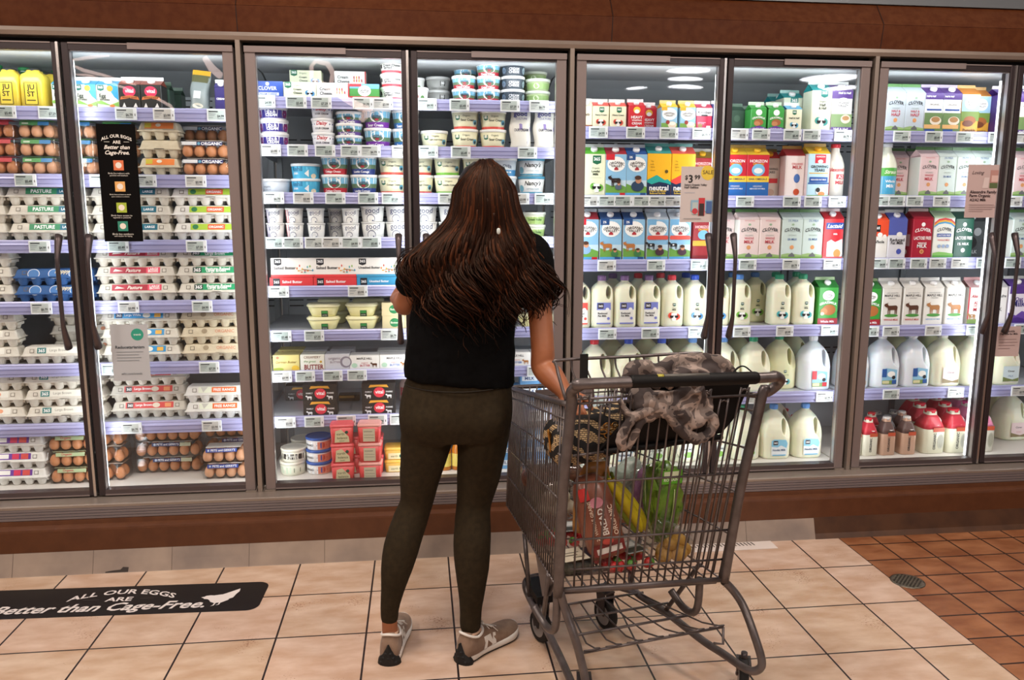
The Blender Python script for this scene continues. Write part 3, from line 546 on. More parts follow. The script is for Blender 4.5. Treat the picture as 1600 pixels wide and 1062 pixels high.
OVHH = carton('purple top half and half carton with mug', '#eceae4', '#5b3a88', [('r', 0, .8, 1, 1, '#5b3a88'), ('t', 'Half & Half', .6, .94, .6, '#ffffff', 'b'), ('e', .55, .68, .36, .26, '#fbfbf8'), ('t', 'ORGANIC', .55, .70, .6, '#3d3a3c', 'b'), ('t', 'VALLEY', .55, .63, .5, '#3d3a3c', 'b'), ('r', 0, 0, 1, .42, '#7d9a62'), ('e', .7, .3, .24, .2, '#e6d2c0'), ('e', .7, .32, .17, .1, '#b98a5c'), ('r', 0, 0, 1, .1, '#5b3a88'), ('t', 'Half & Half', .5, .05, .7, '#ffffff', 'b')], w=.1, h=.226)
HH365 = carton('tall cream and teal half and half carton', '#edf0dc', '#1c8f92', badge(.62, .92, .36, '#127a72', ar=.54)+[('t', 'Organic', .55, .72, .36, '#44504a'), ('t', 'Half', .55, .64, .3, '#22352c', 'b'), ('t', '& Half', .55, .56, .4, '#22352c', 'b')]+cowface(.52, .22, .55, '#3fa09a', .54), w=.094, h=.225, fin='#cfe0d8', side='#dfe6d0')
HH365S = carton('teal topped half and half carton', '#d5ddc8', '#1c8f92', badge(.55, .9, .4, '#127a72', ar=.54), w=.094, h=.2, cap='#f2f2f2', fin='#9fc8c0')
# pints and half pints
def pint(look, body, roof, items, w=.074, h=.128, **k): return carton(look, body, roof, items, w=w, h=h, group='pint cartons of cream on the top shelves', **k)
P365 = pint('cream pint carton with red cow face', '#eeebcb', '#d8564a', badge(.55, .82, .3, GREEN, ar=.8)+[('t', 'Heavy Cream', .5, .58, .7, '#22352c', 'b')]+cowface(.5, .24, .5, '#d8503c', .78))
PTEA = pint('small cream carton with brown trim', '#efe9cc', '#e9e2c2', [('t', 'Kefir', .5, .6, .6, '#5a3a20', 'b'), ('r', 0, .04, 1, .12, '#a05a30')], w=.05)
PHEA = pint('red heavy whipping cream pint carton', '#cc2230', '#bf1f2c', [('e', .5, .82, .22, .2, '#f0c23c'), ('e', .5, .76, .16, .12, '#f3f3f3'), ('t', 'HEAVY', .5, .5, .7, '#ffffff', 'b'), ('t', 'WHIPPING', .5, .36, .6, '#ffffff', 'b'), ('t', 'CREAM', .5, .22, .6, '#ffffff', 'b'), ('p', [(.3, 0), (.4, .08), (.5, .12), (.6, .06), (.7, 0)], '#f4f4f4')], fin='#e9dad8', h=.13)
POV = pint('yellow topped cream pint carton with bowl picture', '#9cc8e0', '#e3bb3c', [('e', .5, .68, .46, .36, '#fbfbf8'), ('r', 0, .84, .36, 1, '#e3a82c'), ('t', 'ORGANIC', .5, .73, .7, '#3d3a3c', 'ba'), ('t', 'VALLEY', .5, .61, .5, '#3d3a3c', 'b'), ('r', 0, 0, 1, .26, '#7aa84c'), ('e', .68, .18, .27, .2, '#e9d8bc'), ('e', .68, .24, .2, .1, '#f5efe0'), ('e', .4, .3, .12, .12, '#a03a34')], fin='#d8c88a')
PKNU = pint('magenta and white whipping cream pint carton', '#c92a50', '#b9244a', [('r', 0, .62, 1, .98, '#f0eef0'), ('t', 'Knudsen', .5, .78, .86, '#2a2a30', 'bi'), ('r', .3, .6, .7, .67, '#2a2a30'), ('r', .1, .3, .6, .32, '#f4c0cc'), ('r', .1, .24, .5, .26, '#f4c0cc'), ('r', .64, .06, .9, .16, '#f4f4f4'), ('e', .25, .16, .14, .12, '#9a7a3c')], fin='#e8dfe2')
PPUR = pint('dark purple pint carton', '#3b3470', '#3b3470', [('t', 'CREAM', .5, .5, .7, '#ffffff', 'b')], w=.05)
PGRA = pint('green grass fed half and half pint carton', '#3fa046', '#378f3e', [('e', .5, .82, .2, .18, '#fbfbf8'), ('t', 'GRASSMILK', .5, .6, .84, '#ffffff', 'ba'), ('e', .5, .36, .3, .2, '#a8643a'), ('e', .4, .3, .2, .14, '#c98a5c'), ('p', [(0, 0), (1, 0), (1, .1), (.5, .2), (0, .1)], '#6a3a9a'), ('t', 'Half & Half', .5, .06, .7, '#ffffff', 'b')], fin='#cfe0c8')
P365B = pint('cream pint carton with blue gable', '#ecebcf', '#5aa0c4', badge(.5, .84, .26, GREEN, ar=.8)+[('t', 'Half & Half', .5, .58, .66, '#22352c', 'b')]+cowface(.5, .24, .45, '#58a8c8', .78), fin='#e2e6dc')
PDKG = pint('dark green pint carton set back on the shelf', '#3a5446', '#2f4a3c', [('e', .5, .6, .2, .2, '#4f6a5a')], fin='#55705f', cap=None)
EGGW = pint('blue and yellow liquid egg white carton', '#eceade', '#2f9ccc', [('p', [(.5, 1), (1, 1), (1, .35), (.8, .5), (.6, .8)], '#3fa0d0'), ('e', .62, .84, .14, .14, '#e0a840'), ('p', [(0, .3), (.2, .34), (.6, .16), (1, .3), (1, .1), (0, .2)], '#8cc05a')]+badge(.2, .86, .3, '#176a5c', ar=.8)+[('t', 'Egg', .28, .52, .3, '#22352c', 'b'), ('t', 'Whites', .36, .38, .46, '#22352c', 'b'), ('e', .7, .12, .12, .06, '#e8823c')], w=.086, h=.13, fin='#d8dcd8')
VITW = pint('black liquid whole egg carton with pink badge', '#2b2c2a', '#8d4a3c', [('e', .5, .72, .3, .26, '#d8365c'), ('t', 'vital', .5, .74, .4, '#ffffff', 'b'), ('p', [(.05, .38), (.1, .5), (.5, .56), (.9, .5), (.95, .38), (.5, .44)], '#d07a44'), ('t', 'WHOLE EGGS', .5, .47, .7, '#3a1c10', 'b'), ('p', [(.14, .08), (.24, .26), (.32, .08)], '#e8e6e0'), ('p', [(.66, .08), (.78, .26), (.86, .08)], '#e8e6e0'), ('r', .4, .02, .6, .06, '#e8a83c')], w=.084, h=.134, fin='#e6e6e6')
# ---- tubs
def tub(look, w, h, body, lid, items, group='round tubs of soft cheese and cream', taper=.84, lidh=.008, name='tub', cat='tub', n=28, wrap=1.5):
    T = Tm(name, look, cat, group, w, h, w); r1 = w/2-.002; r0 = r1*taper; hb = h-lidh
    mb = MB(); mb.lathe([(r0*.96, 0), (r0, .002), (r1, hb)], mat(body, .35), n, cy=w/2); T.add('tub_body', mb)
    mb = MB(); R_ = w/2; mb.lathe([(R_-.002, hb-.004), (R_, hb-.003), (R_, h-.002), (R_-.0015, h), (R_*.86, h), (R_*.85, h-.002)], mat(lid, .35), n, cy=w/2, cap=True); T.add('lid', mb)
    if items:
        AW = r1*2*wrap*.9
        def mp(u, v, l):
            r = r0+(r1-r0)*v/hb+l; a = u/r1; return (r*math.sin(a), w/2-r*math.cos(a), v)
        T.add('printed_label', art(items, AW, hb*.93, mp))
    return T
PO = [('r', 0, .05, 1, .9, '#3fa0d0')]
def OVT(look, c1, c2, w, h, lid=W_): return tub(look, w, h, '#eef2f2', lid, [('r', 0, 0, 1, 1, '#79b9d8'), ('r', 0, 0, 1, .62, '#5e7d5e'), ('r', 0, 0, 1, .36, c1), ('e', .5, .66, .2, .14, '#fafaf6'), ('t', 'ORGANIC', .5, .72, .3, '#3d3a3c', 'ba'), ('t', 'VALLEY', .5, .6, .22, '#3d3a3c', 'b'), ('e', .5, .5, .06, .03, '#a83040'), ('t', c2, .45, .16, .5, '#ffffff', 'b')])
T_OVR = OVT('red and blue cottage cheese tub', '#c22a36', 'Cottage Cheese', .122, .082); T_OVB = OVT('navy and blue low fat cottage cheese tub', '#27418a', 'Lowfat Cottage', .122, .082)
T_OVS = OVT('small purple and teal sour cream tub', '#6a4a9a', 'Sour Cream', .118, .05); T_OVL = OVT('large purple and blue sour cream tub', '#74309a', 'Sour Cream', .122, .082)
T_OVC = OVT('red and blue cream cheese tub', '#b02a38', 'Cream Cheese', .108, .055); T_OVG = OVT('blue and green sour cream tub', '#2c6aa8', 'Sour Cream', .12, .08)
def T365(look, l1, l2, stripe, w=.122, h=.082, body='#e9e6c4', bc=GREEN): return tub(look, w, h, body, W_, badge(.24, .7, .15, bc, ar=1.9)+[('t', l1, .52, .8, .22, '#3a4a40'), ('t', l2, .56, .56, .42, '#1d2f26', 'b'), ('r', 0, .02, 1, .16, stripe), ('e', .82, .42, .08, .07, '#58a8c8'), ('e', .82, .38, .04, .04, '#1b1b1d')])
T_COT = T365('cream colored cottage cheese tub with red band', 'Organic', 'Cottage Cheese', '#e05a50'); T_LCT = T365('cream colored low fat cottage cheese tub with green band', 'Organic', 'Lowfat Cottage', '#7cc04a')
T_SOU = T365('cream colored sour cream tub with red band', 'Organic', 'Sour Cream', '#e05a50'); T_LSC = T365('cream colored light sour cream tub', 'Organic', 'Light Sour Cream', '#b8cc7a', h=.074)
T_PSC = tub('purple and white sour cream tub', .12, .056, '#ecebf2', W_, [('r', 0, .12, 1, .86, '#3d3590'), ('t', 'SOUR', .5, .64, .26, '#ffffff', 'b'), ('t', 'CREAM', .5, .38, .32, '#ffffff', 'b'), ('e', .08, .5, .1, .1, '#8a2a70'), ('e', .92, .5, .1, .1, '#8a2a70')], taper=.92)
T_DAI = tub('tall white sour cream tub with red script', .1, .06, '#f1f0f2', W_, [('t', 'Daisy', .5, .74, .4, '#c8283a', 'bi'), ('r', .05, .66, .24, .76, '#2b3f8a'), ('r', .76, .66, .95, .76, '#2b3f8a'), ('t', 'SOUR CREAM', .5, .34, .5, '#3a3d48', 'b')], taper=.88)
T_CCS = tub('white cream cheese spread tub with red band', .105, .056, '#f4f3ee', W_, [('r', .02, .5, .12, .84, '#1b1b1d'), ('t', 'Cream Cheese', .5, .72, .6, '#22252a', 'b'), ('t', 'Spread', .36, .48, .3, '#22252a', 'b'), ('r', 0, .06, 1, .28, '#d84a56')], taper=.86)
T_DKC = tub('dark blue grey cream cheese tub', .108, .056, '#3b4654', W_, [('r', 0, .0, 1, 1, '#39444f'), ('t', 'CREAM', .5, .64, .34, '#e8eaec', 'b'), ('t', 'CHEESE', .5, .36, .36, '#e8eaec', 'b'), ('e', .12, .5, .09, .09, '#6f8298'), ('e', .9, .5, .1, .1, '#9ab0b8')], taper=.9)
T_GRC = tub('pale green dip tub', .112, .052, '#a9b88e', '#d8dfd0', [('r', 0, .2, 1, .8, '#8fae6a'), ('e', .4, .5, .1, .08, '#cfe0b8')], taper=.86)
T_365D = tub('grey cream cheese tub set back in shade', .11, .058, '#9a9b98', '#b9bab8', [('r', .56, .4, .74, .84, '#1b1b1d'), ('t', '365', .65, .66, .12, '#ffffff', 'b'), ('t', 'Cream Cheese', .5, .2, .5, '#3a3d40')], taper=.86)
T_WHT = tub('small white tub with floral print', .07, .056, '#eef0ea', W_, [('e', .3, .4, .1, .1, '#c8503c'), ('e', .6, .3, .1, .1, '#5a8a4a')], taper=.88)
T_KEF = tub('sky blue tub with white triangle', .128, .064, '#4db4dc', '#e8eef0', [('r', 0, .0, 1, .96, '#4db4dc'), ('t', 'kehil', .3, .78, .3, '#1d6a94', 'b'), ('t', 'plain', .24, .4, .16, '#ffffff', 'b'), ('p', [(.5, .4), (.62, .72), (.62, .12)], '#f0f4f4'), ('e', .76, .2, .08, .06, '#e8d8b8')], taper=.9)
T_GRY = tub('pale grey yogurt tub', .125, .062, '#c4ccd6', '#e4e6e8', [('t', 'organic', .28, .55, .24, '#4a5058'), ('r', .1, .3, .4, .34, '#8a9098')], taper=.88)
T_NAN = tub('white and teal cottage cheese tub', .125, .08, '#eef0ee', '#3f8aa8', [('t', "Nancy's", .5, .70, .52, '#23262a', 'bi'), ('r', 0, .06, 1, .16, '#4a9ab8'), ('t', 'COTTAGE CHEESE', .5, .36, .4, '#5a8a9a'), ('e', .12, .4, .09, .09, '#7fb8c8')])
T_CLO = tub('blue white cottage cheese tub', .12, .08, '#dfeaf0', W_, [('r', 0, 0, 1, .4, '#4a94c8'), ('t', 'CLOVER', .5, .66, .44, '#2a4a6a', 'ba'), ('r', .3, .2, .7, .3, '#e8f0f4')])
T_GDT = tub('small green and white yogurt tub', .112, .056, '#dfe6cf', '#e8eee0', [('r', 0, .1, 1, .8, '#a8c878'), ('t', 'Green Valley', .5, .5, .5, '#3a6a30', 'b')], taper=.86)
GC = [('t', 'good', .5, .76, .56, '#20356a', ''), ('t', 'CULTURE', .56, .58, .3, '#4a5878'), ('e', .45, .22, .17, .16, '#20356a'), ('e', .45, .2, .15, .15, '#f2f2ee'), ('r', .5, .06, .56, .14, '#20356a')]
def GCUP(look, tint, w=.08, h=.064):
    its = [('r', 0, 0, .22, 1, tint)] if tint else []
    return tub(look, w, h, '#f0f0ec', '#e4e4e2', its+GC, group='white yogurt cups', taper=.86, lidh=.003, name='yogurt_cup', cat='yogurt cup', n=24, wrap=1.3)
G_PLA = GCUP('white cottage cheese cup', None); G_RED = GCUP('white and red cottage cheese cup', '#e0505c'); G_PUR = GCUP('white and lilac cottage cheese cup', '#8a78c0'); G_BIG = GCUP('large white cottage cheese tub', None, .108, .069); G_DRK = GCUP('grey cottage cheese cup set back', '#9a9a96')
T_BUT = tub('white brown butter tub with black label', .118, .062, '#e6e4d4', '#ece8d8', [('r', .12, .3, .88, .8, '#2a2826'), ('t', 'Brown', .5, .66, .3, '#e8e6dc', 'i'), ('t', 'BUTTER', .5, .45, .4, '#e8e6dc', 'b')], group='round butter tubs on the bottom shelf', taper=.94)
T_BU2 = tub('pale butter tub with green label', .118, .062, '#dfe0cc', '#ece8d8', [('r', .08, .2, .5, .8, '#cfe0c8'), ('r', .58, .3, .8, .7, '#7a8a70')], group='round butter tubs on the bottom shelf', taper=.94)
T_BLU = tub('blue lidded spread tub with red and white sail print', .12, .058, '#e9e4e0', '#2a5ab0', [('r', .02, .1, .5, .86, '#eef2f4'), ('r', .5, .1, 1, .86, '#e08a72'), ('p', [(.46, .5), (.62, .8), (.62, .2)], '#2a4aa0'), ('p', [(.66, .2), (.66, .8), (.8, .5)], '#c84a3c'), ('t', 'SPREAD', .22, .5, .3, '#3a3d40', 'b')], group='round butter tubs on the bottom shelf', taper=.94)
T_OVALS = None
def recttub(look, w, d, h, body, lid, items, group, cat='butter tub', flare=.86, lidh=.01, rr=.5):
    T = Tm('butter_tub', look, cat, group, w, h, d); hb = h-lidh
    mb = MB(); mb.rect_lathe([(w/2*flare*.93, d/2*flare*.93, 0), (w/2*flare, d/2*flare, .003), (w/2*.97, d/2*.97, hb)], mat(body, .35), rr, cy=d/2); T.add('tub_body', mb)
    mb = MB(); mb.rect_lathe([(w/2*.98, d/2*.98, hb-.004), (w/2, d/2, hb-.002), (w/2, d/2, hb+.003), (w/2*.93, d/2*.93, hb+.005), (w/2*.9, d/2*.9, h)], mat(lid, .35), rr, cy=d/2); T.add('lid', mb)
    if items: T.add('printed_label', art(items, w*flare*.8, hb*.95, lambda u, v, l: (u, d/2-(d/2*(flare+(.97-flare)*v/hb))-l-.0004, v)))
    return T
R_OVAL = recttub('pale yellow oval butter tub', .15, .1, .058, '#e8e2a8', '#efeabf', [('r', .42, .0, .76, .62, '#23412f'), ('r', .44, .34, .74, .58, '#3f9a4c'), ('t', 'BUTTER', .59, .16, .22, '#e8e8e0', 'b')], 'oval butter tubs on the sixth shelf', flare=.72, rr=.95)
EB = [('p', [(.06, .1), (.12, .8), (.45, .9), (.9, .45), (.94, .1)], '#e6e2bc'), ('t', 'earth', .42, .62, .46, '#3a5230'), ('t', 'balance', .52, .38, .6, '#3a5230'), ('t', 'better', .5, .2, .3, '#5a7250'), ('e', .78, .72, .1, .1, '#1d5a4a')]
R_EAR = recttub('red square buttery spread tub', .104, .084, .089, '#e0484c', '#e2525a', EB, 'square red spread tubs', rr=.3, flare=.88); R_EARP = recttub('red square spread tub with plain cream label', .104, .084, .089, '#e0484c', '#e9a39c', [('r', .14, .1, .86, .9, '#dcd8c0'), ('r', .2, .7, .7, .74, '#8a8d80'), ('r', .2, .5, .8, .52, '#8a8d80'), ('r', .2, .34, .8, .36, '#8a8d80')], 'square red spread tubs', rr=.3, flare=.88)
R_YEL = recttub('yellow square spread tub', .11, .09, .06, '#dcb04c', '#e6b84a', [('r', .05, .1, .95, .7, '#e8dcae'), ('t', 'earth', .4, .4, .4, '#3a5230'), ('e', .78, .4, .1, .1, '#1d5a4a')], 'square yellow spread tubs', rr=.3, flare=.9)
# ---- boxes
def boxp(look, w, h, d, body, items, name='butter_box', cat='butter box', group='butter boxes', top=None, sideart=None):
    T = Tm(name, look, cat, group, w, h, d)
    mb = MB(); mb.box(-w/2, w/2, 0, d, 0, h, mat(body, .4)); T.add('box_body', mb, bevel=.0012)
    if items: T.add('printed_front', art(items, w, h))
    if top: T.add('printed_top', art(top, w, d, lambda u, v, l: (u, v, h+l)))
    return T
def SB(look, c, t): return boxp(look, .187, .084, .06, '#f2efe9', badge(.16, .78, .17, '#2a2a30', ar=2)+[('r', 0, 0, 1, .13, c), ('t', t, .32, .48, .5, '#33363c', 'b'), ('p', [(.62, .3), (.75, .42), (.98, .34), (.98, .31), (.75, .38)], '#8a8a6a')]+[('e', .6+.06*i, .45+.14*math.sin(i*1.7), .014, .028, cc) for i, cc in enumerate(('#e8843c', '#e05a50', '#f0b83c', '#d04a58', '#4ab0b8', '#8ab84a', '#3f9ac0'))]+[('e', .64+.07*i, .28+.05*math.cos(i*2.), .026, .014, cc) for i, cc in enumerate(('#e8a83c', '#b87a4a', '#4ab0a8', '#e8843c'))])
B_SAL = SB('white salted butter box with leaf branch', '#e0484c', 'Salted Butter'); B_UNS = SB('white unsalted butter box with blue band', '#4a9ac0', 'Unsalted Butter')
def SBL(look, c, t): return boxp(look, .187, .040, .1, c, [('t', t, .52, .52, .46, '#ffffff', 'b')]+[('r', .08, .1, .24, .9, '#2a2a30'), ('t', '365', .16, .5, .12, '#ffffff', 'b')])
B_SALL = SBL('red salted butter box lying flat', '#de4246', 'Salted Butter'); B_UNSL = SBL('blue unsalted butter box lying flat', '#4199c4', 'Unsalted Butter')
B_DIM = boxp('grey shaded butter box behind the front row', .187, .09, .06, '#9a9a98', badge(.2, .8, .17, '#2a2a30', ar=2)+[('e', .7, .5, .1, .08, '#a86a5a')])  # back-row copy of the white box, shade put into its grey
B_KER = boxp('tan butter box with green shamrock badge', .1, .060, .06, '#dccfa4', [('e', .55, .5, .22, .2, '#2f8a56'), ('t', 'Butter', .55, .5, .34, '#e8e8d0', 'b')])
B_CLO = boxp('royal blue cream cheese box', .128, .068, .07, '#2b50a8', [('t', 'CLOVER', .5, .58, .6, '#e8ecf6', 'b'), ('e', .5, .84, .06, .06, '#cfd8ec'), ('r', .14, .14, .86, .32, '#dfe6f2'), ('t', 'CREAM CHEESE', .5, .23, .6, '#2b50a8', 'b')], cat='cream cheese box', name='cream_cheese_box', group='cream cheese boxes')
B_CRM = boxp('cream colored cream cheese box with green badge', .136, .066, .07, '#dfe3c4', badge(.14, .82, .2, GREEN, ar=1.9)+[('t', 'Organic', .42, .8, .22, '#3a4a40'), ('t', 'Cream', .42, .56, .24, '#1d2f26', 'b'), ('t', 'Cheese', .43, .34, .26, '#1d2f26', 'b')]+cowface(.8, .3, .24, '#4a90c0', 1.9), cat='cream cheese box', name='cream_cheese_box', group='cream cheese boxes')
B_CRW = boxp('white cream cheese box with colored leaves', .136, .066, .07, '#e9e9e6', [('t', 'Cream', .26, .62, .34, '#22252a', 'b'), ('t', 'Cheese', .28, .34, .38, '#22252a', 'b')]+[('e', .62+.08*(i % 4), .4+.2*(i//4), .02, .05, cc) for i, cc in enumerate(('#e8843c', '#e05a50', '#f0b83c', '#d04a58', '#c8484a', '#e0a03c', '#d84a48'))]+[('r', .96, 0, 1, 1, '#c83a40')], cat='cream cheese box', name='cream_cheese_box', group='cream cheese boxes')
B_OVC = boxp('red and green cream cheese box', .125, .064, .07, '#4f9a4c', [('r', 0, .7, 1, 1, '#6ab0d8'), ('r', 0, 0, 1, .2, '#c22a36'), ('r', 0, .82, .4, 1, '#c22a36'), ('e', .5, .55, .22, .18, '#fafaf6'), ('t', 'ORGANIC', .5, .6, .34, '#3d3a3c', 'ba'), ('t', 'VALLEY', .5, .46, .26, '#3d3a3c', 'b')], cat='cream cheese box', name='cream_cheese_box', group='cream cheese boxes')
def sbx(look, w, h, body, items, **k): return boxp(look, w, h, .09, body, items, **k)
B_GER = sbx('yellow German style butter box', .115, .072, '#e0d48a', [('t', 'German Butter', .5, .56, .8, '#9a7a2a', 'bi'), ('e', .2, .12, .2, .06, '#a8b83c'), ('e', .84, .16, .14, .12, '#e8c040'), ('e', .18, .84, .06, .05, '#c87a5a')])
B_CRK = sbx('white butter box with dark red lettering', .106, .072, '#eeeee2', [('t', 'CREAMERY', .5, .84, .7, '#7a4a3a'), ('t', 'the great', .4, .56, .5, '#5a9a5a', 'i'), ('t', 'BUTTER', .56, .22, .8, '#8a2430', 'b', 1.3), ('e', .85, .55, .05, .05, '#c8a02a')])
B_SIL = sbx('silver butter box with grey ring', .108, .072, '#cfd0d6', [('e', .86, .5, .24, .24, '#8a8490'), ('e', .88, .5, .17, .17, '#c9cad0'), ('t', 'BUTTER', .42, .5, .4, '#8a7a88'), ('t', 'organic', .4, .72, .5, '#8a7a88')])
def MB_(look, cc, tc): return sbx(look, .132, .064, '#f0efeb', [('t', 'MAPLE HILL', .5, .78, .52, '#3b3f45', 'b'), ('e', .16, .3, .1, .08, '#b8dcc0'), ('t', 'BUTTER', .52, .28, .34, tc, 'b'), ('t', 'organic', .5, .46, .24, '#d08a8a')]+cow(.84, .34, .2, cc, None, 2.))
B_MR = MB_('white butter box with dark cow', '#5a3626', '#c86470'); B_MT = MB_('white butter box with tan cow and blue lettering', '#b27a48', '#4a7ac0')
B_VIT = boxp('black butter box with red badge', .15, .072, .07, '#222324', [('p', [(.2, .72), (.25, .9), (.75, .9), (.8, .72), (.5, .78)], '#e8a83c'), ('e', .52, .42, .17, .16, '#e03a4c'), ('t', 'vital', .52, .44, .24, '#ffffff', 'b'), ('t', 'FAMILY', .2, .45, .2, '#e8e8e8', 'b'), ('t', 'FARMS', .82, .45, .2, '#e8e8e8', 'b')]+cow(.2, .18, .16, '#e8e8e8', None, 2.)+cow(.82, .18, .16, '#e8e8e8', None, 2.), group='black butter boxes')
B_BRN = boxp('flat brown box lying alone at the back', .1, .03, .06, '#3a2a20', [('r', .04, .5, .76, .9, '#c89a4c')])
B_STR = boxp('blue and white carton pack', .09, .06, .06, '#6aa0d0', [('r', .1, .3, .9, .7, '#e8eef2'), ('t', 'MILK', .5, .5, .5, '#2a4a80', 'b')], name='small_carton', cat='carton', group='blue and white packs seen through the cart')
# ---- jugs
def jug_mesh(w, d, h, big):
    hw, hd = w/2, d/2; hn = h-.02
    if big: prof = [(0, .93, 0, 0), (.01, 1, 0, 0), (.35*hn, 1, 0, 0), (.48*hn, 1, 0, 0), (.60*hn, .96, 0, 0), (.72*hn, .84, 0, 0), (.84*hn, .62, 0, 0), (.92*hn, .40, 0, 0), (.96*hn, .25, 0, 0), (hn, .22, 0, 0)]
    else: prof = [(0, .90, 0, 0), (.01, 1, 0, 0), (.50*hn, 1, 0, 0), (.60*hn, 1, 0, 0), (.74*hn, .97, 0, 0), (.82*hn, .88, 0, 0), (.89*hn, .66, 0, 0), (.94*hn, .42, 0, 0), (.965*hn, .33, 0, 0), (hn, .33, 0, 0)]
    mb = MB(); rings = []
    for (z, s, ox, _) in prof:
        e = 3.2 if s > .6 else 2.2; ring = []
        for k in range(32):
            a = 2*PI*k/32; c, sn = math.cos(a), math.sin(a)
            ring.append((hw*s*math.copysign(abs(c)**(2/e), c), hd+hd*s*math.copysign(abs(sn)**(2/e), sn), z))
        rings.append(ring)
    mb.loft(rings, mat('#ffffff')); body = mb.mesh('jug')
    cuts = MB(); m = mat('#ffffff')
    # the opening behind the grip runs straight through; both faces beside it are pinched in
    cx, cz = (.42*hw, .655*hn) if big else (.46*hw, .735*hn); rx, rz = (.20*hw, .165*hn) if big else (.25*hw, .135*hn)
    cuts.loft([[(cx+rx*math.cos(2*PI*k/20), y, cz+rz*math.sin(2*PI*k/20)) for k in range(20)] for y in (-.02, d+.02)], m)
    o1 = bpy.data.objects.new('c', cuts.mesh('c')); C.collection.objects.link(o1)
    c2 = MB(); c2.sphere((cx+hw*.42, -.012, cz+.01), hw*.62, hd*.66, rz*1.9, m, 24, 14); o2 = bpy.data.objects.new('c2', c2.mesh('c2')); C.collection.objects.link(o2)
    c3 = MB(); c3.sphere((cx+hw*.42, d+.012, cz+.01), hw*.62, hd*.66, rz*1.9, m, 24, 14); o3 = bpy.data.objects.new('c3', c3.mesh('c3')); C.collection.objects.link(o3)
    me = apply_mods(body, [('BOOLEAN', dict(operation='DIFFERENCE', object=o1, solver='EXACT')), ('BOOLEAN', dict(operation='DIFFERENCE', object=o2, solver='EXACT')),
                           ('BOOLEAN', dict(operation='DIFFERENCE', object=o3, solver='EXACT')), ('REMESH', dict(mode='VOXEL', voxel_size=.0032)), ('SMOOTH', dict(factor=.5, iterations=6))], 'jug')
    for o in (o1, o2, o3): bpy.data.objects.remove(o)
    return me
J_HALF = jug_mesh(.106, .1, .242, False); J_GAL = jug_mesh(.152, .15, .262, True)
def withmat(me, m):
    c = me.copy(); c.materials.clear(); c.materials.append(m)
    return c
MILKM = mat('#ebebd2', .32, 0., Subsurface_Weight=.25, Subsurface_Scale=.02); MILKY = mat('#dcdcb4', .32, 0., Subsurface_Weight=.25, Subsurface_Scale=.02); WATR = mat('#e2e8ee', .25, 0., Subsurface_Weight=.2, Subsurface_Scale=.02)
HALF_MES = {k: withmat(J_HALF, m) for k, m in (('m', MILKM), ('y', MILKY), ('w', WATR))}; GAL_MES = {k: withmat(J_GAL, m) for k, m in (('m', MILKM), ('y', MILKY), ('w', WATR))}
def jug(look, big, cap, items, mk='m'):
    w, d, h = (.152, .15, .262) if big else (.106, .1, .242)
    T = Tm('milk_jug', look, 'milk jug', 'gallon milk jugs' if big else 'half gallon milk jugs', w, h, d)
    T.add('jug_body', (GAL_MES if big else HALF_MES)[mk]); r = .0195
    mb = MB(); mb.lathe([(r, h-.024), (r*1.02, h-.02), (r, h-.004), (r*.9, h-.001), (r*.5, h)], mat(cap, .4), 20, cy=d/2)
    for k in range(10): a = 2*PI*k/10; mb.box(r*math.cos(a)-.0012, r*math.cos(a)+.0012, d/2+r*math.sin(a)-.0012, d/2+r*math.sin(a)+.0012, h-.022, h-.006, mat(cap, .4))
    T.add('cap', mb)
    if items:
        lw, lh, lx, lz = (.092, .09, .004, .012) if big else (.066, .1, .0, .02)
        def mp(u, v, l):
            return (u+lx, -.0012-l+abs(u+lx)**3/(w/2)**3*.004, v+lz)
        T.add('printed_label', art(items, lw, lh, mp))
    return T
def J365(look, cap, face, mk='m'): return jug(look, False, cap, badge(.5, .86, .22, '#2a5a4c', ar=.66)+[('t', 'Organic', .5, .70, .3, '#4a5a50'), ('t', 'Milk', .5, .63, .3, '#22352c', 'b')]+cowface(.5, .3, .72, face, .66), mk)
def J365C(look, cap, c, mk='m'): return jug(look, False, cap, [('r', .0, .0, 1, 1, '#e9e9e4'), ('r', 0, .66, 1, 1, c), ('r', .08, .72, .48, .96, '#2a2a30'), ('t', '365', .28, .84, .3, '#ffffff', 'b'), ('e', .76, .68, .14, .12, '#f2f2ee'), ('t', 'Reduced', .42, .5, .66, '#33363c', 'b'), ('t', 'Fat Milk', .4, .38, .6, '#33363c', 'b'), ('e', .84, .26, .1, .1, c), ('r', 0, 0, 1, .06, c)], mk)
JH_RED = J365C('half gallon jug with red cap and red label', '#d83a44', '#e0564e'); JH_PUR = J365C('half gallon jug with purple cap and lilac label', '#8a6a9a', '#7a84cc')
JH_RC = J365('half gallon jug with bright red cap', '#dd3a48', '#e0503c'); JH_BC = J365('half gallon jug with royal blue cap', '#2f55c8', '#5a9ad0'); JH_LB = J365('half gallon jug with light blue cap', '#5a94dc', '#76b94a'); JH_GC = J365('half gallon jug with green cap', '#2f9c74', '#4ab0b8')
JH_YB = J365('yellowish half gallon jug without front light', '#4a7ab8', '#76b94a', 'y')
def JGC(look, cap, mk='y', items=None): return jug(look, True, cap, items, mk)
NF = [('p', [(.08, .1), (.06, .9), (.2, 1), (.86, .96), (.96, .8), (.94, .1)], '#e9eff2'), ('p', [(.06, .6), (.06, .92), (.2, 1), (.86, .96), (.96, .75), (.9, .5), (.6, .66), (.4, .55)], '#8ccbe8'), ('r', .16, .68, .42, .92, '#2a2a30'), ('t', '365', .29, .8, .2, '#ffffff', 'b'), ('t', 'Nonfat Milk', .5, .4, .72, '#3a5a80', 'b'), ('r', .14, .08, .88, .14, '#6ab4dc')]
